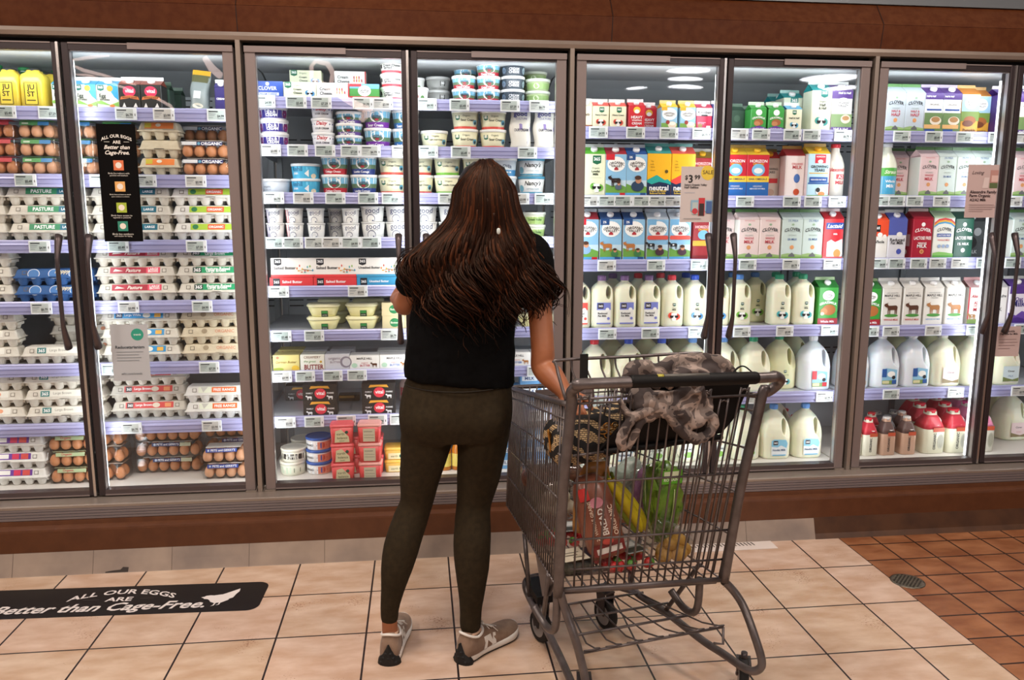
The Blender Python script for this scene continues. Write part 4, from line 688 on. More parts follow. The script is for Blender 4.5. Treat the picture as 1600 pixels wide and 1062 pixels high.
JG_R = JGC('gallon jug with red cap', '#dc3f4a', 'm'); JG_B = JGC('gallon jug with royal blue cap', '#3a5cc8', 'm'); JG_L = JGC('gallon jug with light blue cap', '#6a9cdc', 'm'); JG_G = JGC('gallon jug with green cap', '#38a67c', 'm', None)
JG_365 = JGC('yellowish gallon jug with small green badge', '#38a67c', 'y', badge(.5, .86, .16, '#2a5a4c', ar=.9)+[('t', 'Organic Milk', .5, .66, .4, '#4a5a50')]+cowface(.5, .3, .46, '#5ab0b8', .9))
JG_NF = JGC('nonfat milk gallon jug with light blue cap', '#5f97dc', 'm', NF)
JG_GN = JGC('low fat milk gallon jug with green cap', '#38a67c', 'm', [('r', .1, .1, .9, .8, '#e8eee4'), ('e', .6, .3, .26, .16, '#8cc05a'), ('t', 'Lowfat Milk', .5, .6, .66, '#2a3a50', 'b')])
OVG_ = lambda c: [('p', [(.1, .1), (.08, .9), (.3, 1), (.92, .9), (.92, .1)], '#8fc3e0'), ('r', .08, .5, .34, .96, c), ('e', .6, .66, .22, .16, '#f6f6f2'), ('r', .1, .1, .92, .32, '#7a9a58'), ('e', .74, .48, .1, .1, '#23252a'), ('r', .12, .14, .5, .3, '#dcd8a8'), ('r', .66, .12, .9, .34, c)]
JG_OR = JGC('white gallon jug with red and blue farm label', '#eef0f2', 'w', OVG_('#c8303c')); JG_OB = JGC('white gallon jug with blue farm label', '#eef0f2', 'w', OVG_('#2a5aa0'))
JG_CL = JGC('creamy gallon jug with pink label', '#f0efe6', 'm', [('r', .04, .1, .96, .96, '#ecd4d4'), ('t', 'Clover', .5, .68, .4, '#33363a', 'b'), ('t', 'WHOLE', .5, .4, .3, '#c8606a'), ('p', [(.04, .1), (.96, .1), (.96, .3), (.6, .2), (.3, .28), (.04, .36)], '#8a7a54')])
JG_CB = JGC('creamy gallon jug with pale blue label', '#f0efe6', 'm', [('r', .04, .1, .96, .96, '#cfe0e6'), ('t', 'Clover', .5, .68, .4, '#33363a', 'b'), ('t', 'MILK', .5, .4, .3, '#5a80a8'), ('p', [(.04, .1), (.96, .1), (.96, .3), (.6, .2), (.3, .28), (.04, .36)], '#7a8a54')])
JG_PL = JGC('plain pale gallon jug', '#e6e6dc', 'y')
# ---- bottles
def bottle(look, w, h, body, cap, items, name='milk_bottle', cat='milk bottle', group='milk bottles', sq=False, collar=None, neck=.42, prof=None, n=24, capr=.5):
    T = Tm(name, look, cat, group, w, h, w); r = w/2
    prof = prof or [(.9, 0), (1, .015), (1, .55), (.96, .62), (.74, .74), (neck+.04, .84), (neck, .9), (neck, .96)]
    mb = MB()
    if sq: mb.rect_lathe([(a*r, a*r, b*h) for a, b in prof], mat(body, .25), .45, cy=r)
    else: mb.lathe([(a*r, b*h) for a, b in prof], mat(body, .22), n, cy=r)
    T.add('bottle_body', mb)
    mb = MB(); mb.lathe([(capr*r, h*.925), (capr*r, h*.99), (capr*r*.9, h)], mat(cap, .4), 20, cy=r); T.add('cap', mb)
    if collar:
        mb = MB(); f = mb.rect_lathe if sq else None; z0, z1, cc = collar
        pr = [(a*r+.0008, b*h) for a, b in prof if z0 <= b <= z1]
        if sq: mb.rect_lathe([(a, a, b) for a, b in pr], mat(cc, .3), .45, cy=r)
        else: mb.lathe(pr, mat(cc, .3), n, cy=r)
        T.add('neck_sleeve', mb)
        if sq: T.add('sleeve_seal', art([('e', .5, .5, .5, .5, '#ece8e4'), ('r', .2, .45, .8, .55, '#b05a50')], w*.42, w*.42, lambda u, v, l: (u+w*.12, .2*r+r*(.0)-l+(v)*.62-.004, h*.66+v*.9)))
    if items:
        if sq: T.add('printed_label', art(items, w*.9, h*.6, lambda u, v, l: (u, -.0006-l, v+.006)))
        else: T.add('printed_label', art(items, w*1.25, h*.55, lambda u, v, l: ((r+l)*math.sin(u/r), r-(r+l)*math.cos(u/r), v+.01)))
    return T
BT_ALX = bottle('glass milk bottle with red lettering and red cap', .088, .244, '#e9e4d8', '#cf2f3e', [('t', 'Alexandre', .45, .86, .9, '#c8283a', 'bi'), ('r', .4, .54, .8, .7, '#d8484e'), ('t', 'A2', .6, .62, .24, '#ffffff', 'b'), ('t', 'MILK', .6, .42, .44, '#c8283a', 'b'), ('r', .0, .0, .16, .9, '#d88a88')])
BT_STR = bottle('glass milk bottle with green and blue label', .096, .246, '#e9ecd8', '#d9dde0', [('r', 0, .0, 1, .9, '#4aa8d0'), ('r', 0, .62, 1, .9, '#5ab04a'), ('t', 'Straus', .5, .76, .5, '#e8f0d8', 'bi'), ('t', 'Whole', .5, .44, .4, '#ffffff', 'b'), ('t', 'Milk', .5, .28, .3, '#ffffff', 'b')])
ORGP = [(.92, 0), (1, .012), (1, .50), (.97, .58), (.80, .70), (.58, .82), (.44, .88), (.42, .96)]
def ORG(look, w, h, body, cap, sleeve, grip=False, group='organic milk bottles with shrink sleeves on the bottom shelf'):
    it = [('p', [(.36, .98), (.92, .98), (.92, .82), (.36, .82)], '#c8583c'), ('t', 'ORGANIC', .46, .45, .82*h*.6/(w*.9)*.8, '#23252a', 'bv')]
    T = bottle(look, w, h, body, cap, it, sq=True, collar=(.57, .9, sleeve), prof=ORGP, group=group, capr=.46)
    if grip:
        T.add('grip_recess', art([('e', .5, .5, .5, 1.1, '#b9b8a8'), ('e', .52, .5, .38, .9, '#a3a292')], w*.3, h*.3, lambda u, v, l: (u+w*.24, -.0009-l, v+h*.14)))  # flat darker ovals, the shade of the grip hollow painted on
    return T
O_RS = ORG('small milk bottle with red cap and red sleeve', .08, .188, '#ece8d4', '#e0303e', '#d23a48'); O_BS = ORG('small chocolate milk bottle with white cap', .078, .19, '#d0a890', '#eeeae6', '#6a5450')
O_RB = ORG('large milk bottle with red cap and side grip', .118, .218, '#e6e4cc', '#e03042', '#d2404e', True); O_PB = ORG('large milk bottle with pink cap', .118, .218, '#e2dfd2', '#e8529a', '#e88ab0', True); O_GB = ORG('small milk bottle with grey cap', .078, .17, '#cfccc0', '#8f9294', '#777a7c')
BT_RJ = bottle('squat jug with red cap behind white jug', .1, .15, '#d8b8b0', '#d02838', [('r', .1, .3, .9, .8, '#c8404a')], group='red capped jugs')
BT_JUS = bottle('yellow plant egg bottle with black box logo', .094, .158, '#edd34a', '#2a2c2e', [('r', .2, .06, .8, .98, '#2a2620'), ('r', .23, .08, .77, .96, '#edd34a'), ('t', 'JU', .5, .76, .34, '#2a2620', 'b'), ('t', 'ST', .5, .5, .34, '#2a2620', 'b'), ('r', .3, .22, .7, .26, '#2a2620')], sq=True, name='egg_bottle', cat='bottle', group='yellow plant egg bottles', prof=[(.95, 0), (1, .012), (1, .76), (.9, .84), (.6, .9), (.52, .96)], capr=.55)
BT_GRN = bottle('clear juice bottle with green cap', .09, .195, '#b8ccc4', '#2f8a50', [('r', 0, 0, 1, 1, '#3a8a60')], name='juice_bottle', cat='bottle', group='green capped bottles behind', collar=(.6, .9, '#2f7f50'), capr=.6)
BT_OIL = bottle('amber bottle with yellow label', .06, .16, '#c87820', '#e0c040', [('r', 0, .1, 1, .8, '#e8d068')], name='sauce_bottle', cat='bottle', group='amber bottles on the bottom shelf')
def pouch(look, w, h, body, items, group, lean=.12):
    T = Tm('pouch', look, 'pouch', group, w, h, .05); rings = []
    for i in range(13):
        t = i/12; hw = w/2*(.90+.1*math.cos(PI*2*(t-.5))*.4 if t > .15 else .92); dd = .026*math.sin(PI*(1-t)*.5+.0)**.8+.0015
        rings.append([(hw*math.copysign(abs(math.cos(a))**.6, math.cos(a))+.003*math.sin(t*9), .03+dd*math.sin(a), t*h) for a in [2*PI*k/24 for k in range(24)]])
    mb = MB(); mb.loft(rings, mat(body, .28)); T.add('pouch_body', mb)
    T.add('printed_front', art(items, w*.86, h, lambda u, v, l: (u, .03-(.026*math.sin(PI*(1-min(v/h, .999))*.5)**.8+.0015)*(1-(abs(u)/(w*.5))**3)-l-.001, v))); return T
PCH = pouch('white sour cream squeeze pouch', .1, .165, '#e6e4da', [('t', 'good', .5, .9, .7, '#4a4a90', 'b'), ('t', 'CULTURE', .55, .79, .6, '#4a4a90', ''), ('p', [(0, .58), (.5, .66), (1, .56), (1, .46), (.5, .5), (0, .48)], '#8a7ab0'), ('t', 'SOUR CREAM', .5, .49, .8, '#3a3a50', 'b', 1.5), ('e', .86, .16, .05, .12, '#3a3a80')], 'white squeeze pouches')
PCHY = pouch('grey egg pouch with yellow seal leaning over', .085, .175, '#8a9494', [('r', 0, .88, 1, 1, '#e0a82c'), ('r', 0, .7, 1, .88, '#5a5a38'), ('r', .2, .3, .6, .48, '#d8dcdc'), ('e', .5, .12, .3, .16, '#d8d4c4')], 'pouches on the top shelf')
# ---- egg cartons
PULP = noisy('pulp_grey', '#cfc9bd', '#ddd8cc', 40, .9, bump=.25, bscale=160); PULPT = noisy('pulp_tan', '#c8bca2', '#d6cbb2', 40, .9, bump=.25, bscale=160); PULPW = noisy('pulp_white', '#dedcd6', '#eae9e4', 40, .9, bump=.2, bscale=160); PULPB = mat('#2c5a94', .6)
def eggcarton(look, ncup, pulp, items, w=None, h=.074, group='pulp egg cartons'):
    w = w or (.053*ncup+.012); d = .104; T = Tm('egg_carton', look, 'egg carton', group, w, h, d)
    mb = MB(); zf = h*.52
    for i in range(ncup):
        for j in range(2):
            cx = -w/2+.006+(w-.012)*(i+.5)/ncup; cy = d*(.27 if j == 0 else .73); r = .0235
            mb.lathe([(r*.5, 0), (r*.62, .002), (r*.86, zf*.5), (r*1.02, zf-.004), (r*1.05, zf)], pulp, 10, cx=cx, cy=cy)
            if i < ncup-1:
                cx2 = -w/2+.006+(w-.012)*(i+1)/ncup; mb.lathe([(.012, zf*.72), (.010, zf)], pulp, 6, cx=cx2, cy=cy)
    mb.box(-w/2+.004, w/2-.004, .02, d-.02, zf*.5, zf*.8, pulp)
    mb.rect_lathe([(w/2-.004, d/2-.003, zf-.005), (w/2, d/2+.001, zf-.003), (w/2, d/2+.001, zf), (w/2-.004, d/2-.003, zf+.001)], pulp, .14, cy=d/2, smooth=False)
    T.add('cup_tray', mb)
    mb = MB(); mb.rect_lathe([(w/2-.003, d/2-.001, zf), (w/2-.006, d/2-.006, zf+.006), (w/2-.013, d/2-.014, h-.006), (w/2-.017, d/2-.019, h-.001), (w/2-.022, d/2-.026, h)], pulp, .2, cy=d/2, smooth=False)
    mb.box(-.02, .02, -.001, .001, zf-.004, zf+.004, pulp)
    T.add('lid', mb)
    y0, z0 = .006, zf+.006; y1, z1 = .014, h-.006
    mp = lambda u, v, l: (u, y0+(y1-y0)*v/(z1-z0)-l-.0004, z0+v)
    for sx in (-1, 1):
        if ncup > 3:
            b = MB(); X = sx*w*.36; b.add([mp(X-.009, .004, .0006), mp(X+.009, .004, .0006), mp(X+.009, .02, .0006), mp(X-.009, .02, .0006)], [(0, 1, 2, 3)], mat('#6e675c', .9))
            b.add([mp(X-.0065, .0065, .001), mp(X+.0065, .0065, .001), mp(X+.0065, .0185, .001), mp(X-.0065, .0185, .001)], [(0, 1, 2, 3)], pulp); T.add('latch_tab', b)
    if items: T.add('printed_label', art(items, w*.62 if ncup > 3 else w*.8, z1-z0+.004, mp))
    return T
def lab(c, parts, x0=0, x1=1): return [('r', x0, .04, x1, .96, c)]+parts
E_RED = eggcarton('grey egg carton with white and red label', 6, PULP, lab('#ded9cc', [('r', .3, .08, .95, .9, '#d8404a'), ('t', 'LARGE BROWN', .62, .5, .5, '#ffffff', 'b')]))
E_GRN = eggcarton('grey egg carton with dark green label', 6, PULP, lab('#2f8a5c', [('r', .7, .04, 1, .96, '#1f6a80'), ('t', 'PASTURE', .4, .5, .4, '#ffffff', 'b'), ('t', 'LARGE', .85, .5, .2, '#ffffff', 'b')], .1))
E_GRR = eggcarton('grey egg carton with green and red label', 6, PULP, lab('#2f8a5c', [('r', .7, .04, 1, .96, '#d8404a'), ('t', 'PASTURE', .4, .5, .4, '#ffffff', 'b')], .0))
E_ORG = eggcarton('white egg carton with green and orange label', 6, PULPW, lab('#a8c83c', [('e', .15, .5, .06, .05, '#2a7a4a'), ('r', .4, .1, .75, .9, '#e8603c'), ('t', 'ORGANIC', .57, .5, .3, '#ffffff', 'b')], .05))
E_PAS = eggcarton('grey egg carton with crimson pasture label', 6, PULP, lab('#b0283c', [('r', .72, .04, 1, .96, '#e8506a'), ('t', 'Pasture', .46, .5, .3, '#f4e8dc', 'bi'), ('t', 'LARGE', .86, .66, .2, '#ffffff', 'b'), ('t', 'BROWN', .86, .32, .2, '#ffffff', 'b'), ('p', [(.06, .3), (.1, .7), (.2, .5), (.26, .4)], '#f4e8dc')]))
E_365G = eggcarton('grey egg carton with emerald label', 6, PULP, lab('#1f9a64', [('r', .04, .1, .22, .9, '#1b3a30'), ('t', '365', .13, .5, .14, '#ffffff', 'b'), ('t', 'Pasture-Raised', .55, .66, .5, '#ffffff', 'b'), ('t', 'Large Brown', .52, .3, .4, '#ffffff', 'b'), ('e', .94, .5, .04, .04, '#f0c83c')], .1, 1.1))
E_BLU = eggcarton('blue egg carton with white circles', 6, PULPB, [('e', x, .3, .12, .10, '#dfe6ee') for x in (.1, .5, .9)]+[('e', x, .3, .105, .088, '#3d78b8') for x in (.1, .5, .9)]+[('t', 'Happy', .66, .6, .3, '#e8d8b0', 'bi')], h=.07)
E_SKY = eggcarton('grey egg carton with sky blue label', 6, PULP, lab('#3a98d0', [('r', .03, .1, .17, .9, '#1b2a4a'), ('t', '365', .1, .5, .1, '#ffffff', 'b'), ('t', 'Large White', .38, .5, .34, '#ffffff', 'b'), ('e', .66, .5, .08, .05, '#f4f0e0'), ('r', .82, .2, .95, .8, '#f0b84c')]))
E_TAN = eggcarton('tan egg carton with faint orange print', 6, PULPT, [('e', .2, .5, .06, .05, '#9a8a70'), ('t', 'ORGANIC', .62, .5, .4, '#c8886a', 'b')])
E_WHB = eggcarton('grey egg carton with white label and blue hen', 6, PULP, lab('#eceae0', [('p', [(.3, .3), (.38, .8), (.55, .5), (.6, .2)], '#7ab0c8'), ('r', .72, .1, .9, .9, '#e0604c'), ('t', 'Grade A', .15, .5, .2, '#8a8a80')]))
E_WH2 = eggcarton('grey egg carton with white label and teal badge', 6, PULP, lab('#e9e7dc', [('r', .02, .08, .2, .92, '#2a7a78'), ('t', '365', .11, .5, .13, '#ffffff', 'b'), ('t', 'Large Brown', .45, .5, .36, '#8a8a80'), ('r', .86, .1, .98, .9, '#e08a6c')]))
E_WHS = eggcarton('grey egg carton with pastel bird label', 6, PULP, lab('#eceae0', [('e', .3, .5, .08, .05, '#8ab8c8'), ('e', .6, .5, .08, .05, '#f0d08a'), ('e', .8, .5, .05, .04, '#e8a07c')]))
E_RD2 = eggcarton('grey egg carton with coral red label', 6, PULP, lab('#dc4a48', [('r', .03, .1, .16, .9, '#2a2022'), ('t', '365', .1, .5, .1, '#ffffff', 'b'), ('t', 'Large Brown', .38, .5, .34, '#ffffff', 'b'), ('e', .64, .5, .08, .05, '#e8dcc8'), ('r', .82, .2, .95, .8, '#f0a06c')]))
E_FRE = eggcarton('white free range egg carton', 6, PULPW, lab('#eaf0dc', [('p', [(.05, .9), (.1, .1), (.2, .9)], '#c8c8c0'), ('r', .28, .1, .8, .9, '#e86a2c'), ('t', 'FREE RANGE', .54, .5, .44, '#ffffff', 'b')]))
E_PUR = eggcarton('white egg carton with purple label', 6, PULPW, lab('#6a3a9a', [('r', .3, .2, .55, .85, '#f0ede8'), ('r', .62, .1, .76, .9, '#d8365c'), ('r', .8, .1, .95, .9, '#d8504c'), ('t', 'Large Brown', .14, .4, .22, '#ffffff', 'b')]))
E_HF = eggcarton('short tan egg carton with orange label', 3, PULPT, lab('#e8823c', [('e', .5, .6, .08, .05, '#e8e0cc'), ('r', .1, .2, .3, .9, '#c8b83c')], .1, .95))
E_HP = eggcarton('short plain tan egg carton', 3, PULPT, None)
EGGC = noisy('egg_brown', '#c07a4c', '#cd8a5c', 3, .42); EGGL = noisy('egg_light', '#d0946c', '#dba47e', 3, .42); M_PLA = clear('clear_plastic', (.96, .96, .96), .01, .12)
def egg_me(m):
    mb = MB(); rg = []
    for i in range(1, 10):
        a = PI*i/10; z = -math.cos(a); r = .0215*math.sin(a)*(1-.14*z); rg.append([(r*math.cos(2*PI*k/14), r*math.sin(2*PI*k/14), .028*z) for k in range(14)])
    mb.loft(rg, m); return mb.mesh('egg')
EGG_A, EGG_B = egg_me(EGGC), egg_me(EGGL)
def clearpack(look, n, items, h=.074, egg=None, topcard=None, w=None, group='clear packs of brown eggs'):
    w = w or .048*n+.012; d = .1; T = Tm('egg_pack', look, 'egg pack', group, w, h, d); egg = egg or EGG_A
    for j in range(2):
        for i in range(n): T.add('egg', egg, loc=(-w/2+.006+(w-.012)*(i+.5)/n, .027+.046*j, .032))
    mb = MB(); mb.rect_lathe([(w/2-.004, d/2-.006, .004), (w/2-.001, d/2-.002, .028), (w/2+.002, d/2+.001, .031), (w/2+.002, d/2+.001, .033), (w/2-.001, d/2-.002, .036), (w/2-.004, d/2-.008, h-.004), (w/2-.01, d/2-.016, h)], M_PLA, .25, cy=d/2, smooth=False)
    for i in range(n):   # moulded cup feet
        cx = -w/2+.006+(w-.012)*(i+.5)/n; mb.lathe([(.018, .004), (.0165, .001), (.012, 0)], M_PLA, 12, cx=cx, cy=.027)
    T.add('clear_shell', mb)
    if items: T.add('paper_label', art(items, w*.74, .016, lambda u, v, l: (u, .006+v*.25-l, h-.021+v)))
    mb = MB(); tc = topcard or '#d8d4cc'; mb.box(-w*.37, w*.37, .012, d-.012, h-.001, h, mat(tc, .5)); T.add('top_card', mb)
    return T
K_RED = clearpack('clear brown egg pack with red label', 3, [('r', 0, 0, 1, 1, '#cf3440')], topcard='#cf3440')
K_GB = clearpack('clear brown egg pack with green and blue label', 3, [('r', 0, 0, .62, 1, '#4a9a50'), ('r', .62, 0, 1, 1, '#2a80b8'), ('r', .08, .3, .3, .7, '#cfe0c8')], egg=EGG_B, topcard='#5a9a50')
K_ORG = clearpack('clear brown egg pack with navy organic label', 4, [('r', 0, 0, 1, 1, '#2a2f66'), ('r', -.1, .1, .3, 1, '#e4e6e8'), ('e', .36, .5, .04, .04, '#6ab0c8'), ('t', 'ORGANIC', .7, .5, .56, '#ffffff', 'b')], egg=EGG_A)
K_PET = clearpack('clear organic egg pack with navy label', 6, [('r', .2, 0, .8, 1, '#24306a'), ('e', .26, .5, .025, .025, '#c8d8e8'), ('t', "PETE and GERRY'S", .52, .55, .44, '#ffffff', 'b'), ('r', .76, 0, .98, 1, '#cfd0b0')])
K_PEF = clearpack('clear organic egg pack with white top card', 4, [('r', .0, 0, .9, 1, '#2a49a0'), ('e', .08, .5, .03, .03, '#c8d8e8'), ('t', "PETE and GERRY'S", .5, .55, .7, '#ffffff', 'b')], topcard='#e4e0da', egg=EGG_B)
K_GRN = clearpack('clear brown egg pack with pale green card', 4, [('r', .1, 0, .9, 1, '#b8c89c'), ('t', 'Organic', .4, .5, .3, '#c84a50', 'b')], topcard='#b8c49c')
K_END = clearpack('clear brown egg pack turned end on', 2, None, h=.08, topcard='#d8c8b8', w=.12)
# ---- shelf price tags
def ptag(look, price, scr):
    T = Tm('shelf_price_tag', look, 'price tag', 'electronic shelf price tags', .086, .05, .006)
    mb = MB(); mb.rbox(-.043, .043, -.005, 0, -.025, .025, mat('#e6ebef', .4), .0025, 2); T.add('tag_frame', mb)
    T.add('tag_screen', art([('r', 0, 0, 1, 1, scr), ('r', .04, .80, .6, .92, '#3a3f44'), ('r', .04, .58, .46, .64, '#7a8086'), ('r', .04, .42, .40, .47, '#8a9096'), ('r', .04, .2, .3, .25, '#8a9096'), ('t', price, .76, .36, .4, '#33383c', 'b', 1.2), ('r', .56, .08, .96, .14, '#7a8086')], .066, .038, lambda u, v, l: (u-.004, -.0052-l, v-.019)))
    mb = MB(); mb.sphere((.036, -.0052, -.004), .0016, .0008, .006, mat('#3a3d40'), 8, 6); T.add('tag_sensor', mb)
    return T
TAGS = [ptag('white shelf price tag', p, s) for p, s in (('$4.99', '#b9c6c2'), ('$6.79', '#c2c8c4'), ('$5.49', '#aab8b4'), ('$3.99', '#c6c6c2'), ('$7.29', '#b4c0bc'))]
# ================================================================== STOCKING THE SHELVES
random.seed(7)
REC = []      # (bay,row,layer) -> list of stacks
DOORN = ['leftmost', 'second', 'third', 'fourth', 'fifth', 'sixth', 'seventh', 'rightmost']
ORD = ['first', 'second', 'third', 'fourth', 'fifth', 'sixth', 'seventh', 'eighth', 'ninth', 'tenth', 'eleventh', 'twelfth']
def rowname(bay, row):
    n = len(ROWS[bay]); return 'top' if row == 0 else ('bottom' if row == n-1 else ORD[row])
def S(bay, row, px, T, n=1, y=.152, rz=0., tilt=None, dz=0.):
    """a stack of n on a shelf; px = where its front centre shows in the photo"""
    z = ROWS[bay][row]-.0055+dz if row < len(ROWS[bay])-1 else ROWS[bay][row]-.0015+dz
    REC.append(dict(bay=bay, row=row, T=T, n=n, y=y, z=z, x=x_at(px, y, z+.05), rz=rz, tilt=tilt, free=dz > 0))
def Q(bay, row, lst, y=.152):
    for e in lst:
        px, T = e[0], e[1]; n = e[2] if len(e) > 2 else 1; yy = e[3] if len(e) > 3 else y; rz = e[4] if len(e) > 4 else 0
        S(bay, row, px, T, n, yy, math.radians(rz))
# --- eggs
Q('A', 0, [(12, BT_JUS), (47, BT_JUS), (72, BT_JUS, 1, .25), (8, BT_GRN, 1, .30), (34, BT_GRN, 1, .36), (57, BT_GRN, 1, .42), (80, BT_GRN, 1, .48), (108, EGGW), (134, EGGW), (167, EGGW), (199, VITW), (230, VITW), (251, PDKG, 1, .24), (270, PDKG, 1, .40), (345, PPUR)])
S('A', 0, 307, PCHY, 1, .17, 0, (-.12, .10))
Q('A', 1, [(-3, K_RED, 3), (59, K_GB, 3), (125, K_GB, 3), (180, K_GB, 3, .17), (246, E_HF, 1, .16), (320, K_ORG, 2), (322, K_ORG, 3, .29)])
Q('A', 2, [(-8, E_RED, 3), (105, E_GRN, 3), (232, E_GRN, 3), (350, E_ORG, 3)])
Q('A', 3, [(-2, E_RED, 3), (120, E_BLU, 2), (245, E_PAS, 3), (364, E_365G, 3)])
Q('A', 4, [(26, E_WHB, 3, .15, 3), (140, E_WH2, 1), (140, E_WHS, 3, .29), (248, E_SKY, 3, .15, -2), (368, E_TAN, 3)])
Q('A', 5, [(12, E_WHS, 3), (138, E_WH2, 3, .15, 2), (266, E_RD2, 3, .20), (376, E_FRE, 2)])
Q('A', 6, [(16, E_PUR, 3), (112, K_GRN, 3, .15), (184, K_END, 3, .17), (262, K_PET, 3, .26), (350, K_PEF, 2, .14), (372, K_PET, 3, .30)])
# --- dips, cheese, butter
Q('B', 0, [(424, B_CLO), (470, B_CRM), (519, B_CRW), (568, B_OVC), (478, B_CRM, 2, .26), (548, B_CRW, 2, .26), (607, T_CCS, 3), (657, T_WHT, 1), (655, T_WHT, 2, .26), (691, T_365D, 2, .24), (722, T_OVC, 2), (728, T_OVC, 3, .28), (763, T_OVC, 3), (802, T_DKC, 3), (841, T_GRC, 2, .16), (838, T_GRC, 3, .29)])
Q('B', 1, [(425, T_PSC, 3), (505, T_DAI, 3), (545, T_OVS, 3), (588, T_OVL, 2), (632, T_OVG, 2), (679, T_LSC), (728, T_SOU, 2), (772, T_SOU, 2), (730, T_SOU, 2, .29), (814, PCH), (852, PCH, 1, .15, 6)])
Q('B', 2, [(434, T_GRY), (478, T_KEF, 2), (521, T_OVR, 2), (565, T_OVB, 2), (609, T_COT, 2), (655, T_COT, 2), (699, T_LCT, 2), (744, T_LCT, 2), (790, T_CLO, 2), (832, T_NAN, 2)])
Q('B', 3, [(428, G_PUR, 2), (459, G_RED, 2), (492, G_PLA, 2), (524, G_DRK, 2, .24), (547, G_PLA, 2), (582, G_BIG, 2), (621, G_BIG, 2), (665, G_BIG, 2), (705, G_BIG, 2), (745, G_BIG, 2), (788, G_BIG, 2, .2), (836, T_GDT, 2)])
Q('B', 4, [(457, B_SALL, 1), (523, B_SALL, 1), (589, B_UNSL, 1), (659, B_UNSL, 1), (848, B_UNSL, 1), (470, B_DIM, 1, .34), (540, B_DIM, 1, .34)])
for px, T in ((457, B_SAL), (523, B_SAL), (589, B_UNS), (659, B_UNS)): S('B', 4, px, T, 1, .158, 0, (-.05, 0), .041)
S('B', 4, 848, B_UNS, 1, .158, 0, (-.05, 0), .041)
Q('B', 5, [(504, R_OVAL, 2), (565, R_OVAL, 2), (615, B_KER, 2), (650, B_KER, 2), (520, R_OVAL, 2, .34), (575, R_OVAL, 2, .34), (835, R_OVAL, 1)])
Q('B', 6, [(447, B_GER), (489, B_CRK), (527, B_SIL), (569, B_MR), (615, B_MT), (455, B_GER, 1, .29), (492, B_SIL, 1, .27), (535, B_SIL, 1, .27), (612, B_MT, 1, .27), (822, B_MT), (868, B_MR)])
Q('B', 7, [(500, B_VIT, 2), (592, B_VIT, 2), (545, B_BRN, 1, .42), (470, B_VIT, 1, .46), (640, BT_RJ, 1, .34), (830, B_STR, 3), (858, B_STR, 3), (800, B_STR, 2)])
Q('B', 8, [(456, T_BU2, 1), (495, T_BLU, 3), (536, R_EAR, 3, .037, 3), (578, R_EARP, 3, .037, -2), (546, R_EAR, 2, .15), (590, R_EAR, 2, .15), (613, R_YEL, 2), (472, T_BU2, 2, .30), (653, R_YEL, 2), (700, BT_OIL), (716, BT_OIL), (733, BT_OIL), (790, B_STR, 3), (820, B_STR, 3), (850, B_STR, 3)])
S('B', 8, 456, T_BUT, 1, .152, 0, None, .0625)
# --- milk
Q('C', 0, [(918, PTEA), (938, P365), (952, PTEA, 1, .26), (966, P365), (995, PHEA), (1014, PHEA, 1, .25), (1046, POV), (1075, POV), (1102, PKNU), (1120, PPUR), (1153, PDKG, 1, .22), (1168, PDKG, 1, .30), (1184, PGRA), (1213, PGRA), (1241, P365B), (1238, HH365S, 1, .26), (1218, HH365S, 1, .38), (1283, HH365), (1320, OVHH)])
Q('C', 1, [(915, LOWFAT, 1, .26), (935, LOWFAT), (965, OVP), (992, OVB), (1026, NEUT), (1064, NEUR), (1098, HORIZD, 1, .2), (1160, HORIZ), (1195, HORIZ), (1222, GROWR, 1, .24), (1246, GROWS, 1, .18), (1276, GROW), (1309, BT_ALX)])
Q('C', 2, [(918, OVW), (954, OV2), (990, OV2), (1027, OV0), (1062, OV0), (1098, HORIZD, 1, .19), (1133, CLW, 1, .2), (1167, CLW), (1202, CLW), (1238, CL2), (1273, CL2), (1309, LACT)])
Q('C', 3, [(907, JH_RED), (943, JH_PUR), (979, JH_PUR), (1017, JH_PUR), (1053, JH_RC), (1089, JH_BC), (1126, JH_BC), (1158, JH_LB), (1186, JH_YB, 1, .27), (1222, JH_GC), (1259, JH_GC), (1293, GRASS),
            (960, JH_PUR, 1, .27), (1000, JH_RED, 1, .27), (1035, JH_RED, 1, .27), (1075, JH_BC, 1, .27), (1148, JH_YB, 1, .27), (1215, JH_GC, 1, .27), (1248, JH_GC, 1, .27)])
Q('C', 4, [(933, JG_R), (987, JG_B), (1040, JG_B), (1094, JG_L), (1146, JG_L), (1198, JG_G), (1240, JG_365, 1, .2), (1292, JG_OR), (960, JG_PL, 1, .33), (1015, JG_PL, 1, .33), (1068, JG_PL, 1, .33), (1172, JG_PL, 1, .33), (1272, JG_PL, 1, .37)])
Q('C', 5, [(925, JG_NF), (975, JG_NF), (1024, JG_GN), (1072, JG_GN), (1120, JG_GN), (1168, JG_GN), (1216, JG_NF), (1266, JG_NF), (1240, JG_NF, 1, .32), (1292, BT_RJ, 1, .36), (1284, BT_RJ, 1, .50), (950, JG_NF, 1, .32), (1145, JG_GN, 1, .32)])
Q('D', 0, [(1407, CLHH), (1435, CLHH), (1461, OVHP), (1487, OVHP), (1512, OVPK), (1536, OVPK, 1, .2), (1558, A2), (1598, OVHH)])
Q('D', 1, [(1391, BT_STR), (1414, CLWS, 1, .24), (1450, CLWS), (1480, CL2S), (1505, CL2S), (1530, CL2S), (1557, CL2S), (1597, CLWS), (1433, CLWS, 1, .25)])
Q('D', 2, [(1374, S365R), (1399, S365B), (1440, CLLF), (1475, CLRB), (1507, CLGR), (1533, PANEL, 1, .22), (1552, PANEL, 1, .24), (1582, CL2), (1612, OVW)])
Q('D', 3, [(1360, GRASS), (1392, MAPR), (1425, MAPR), (1458, MAPB), (1491, MAPB), (1526, ALEX), (1557, ALEX2), (1590, PURP)])
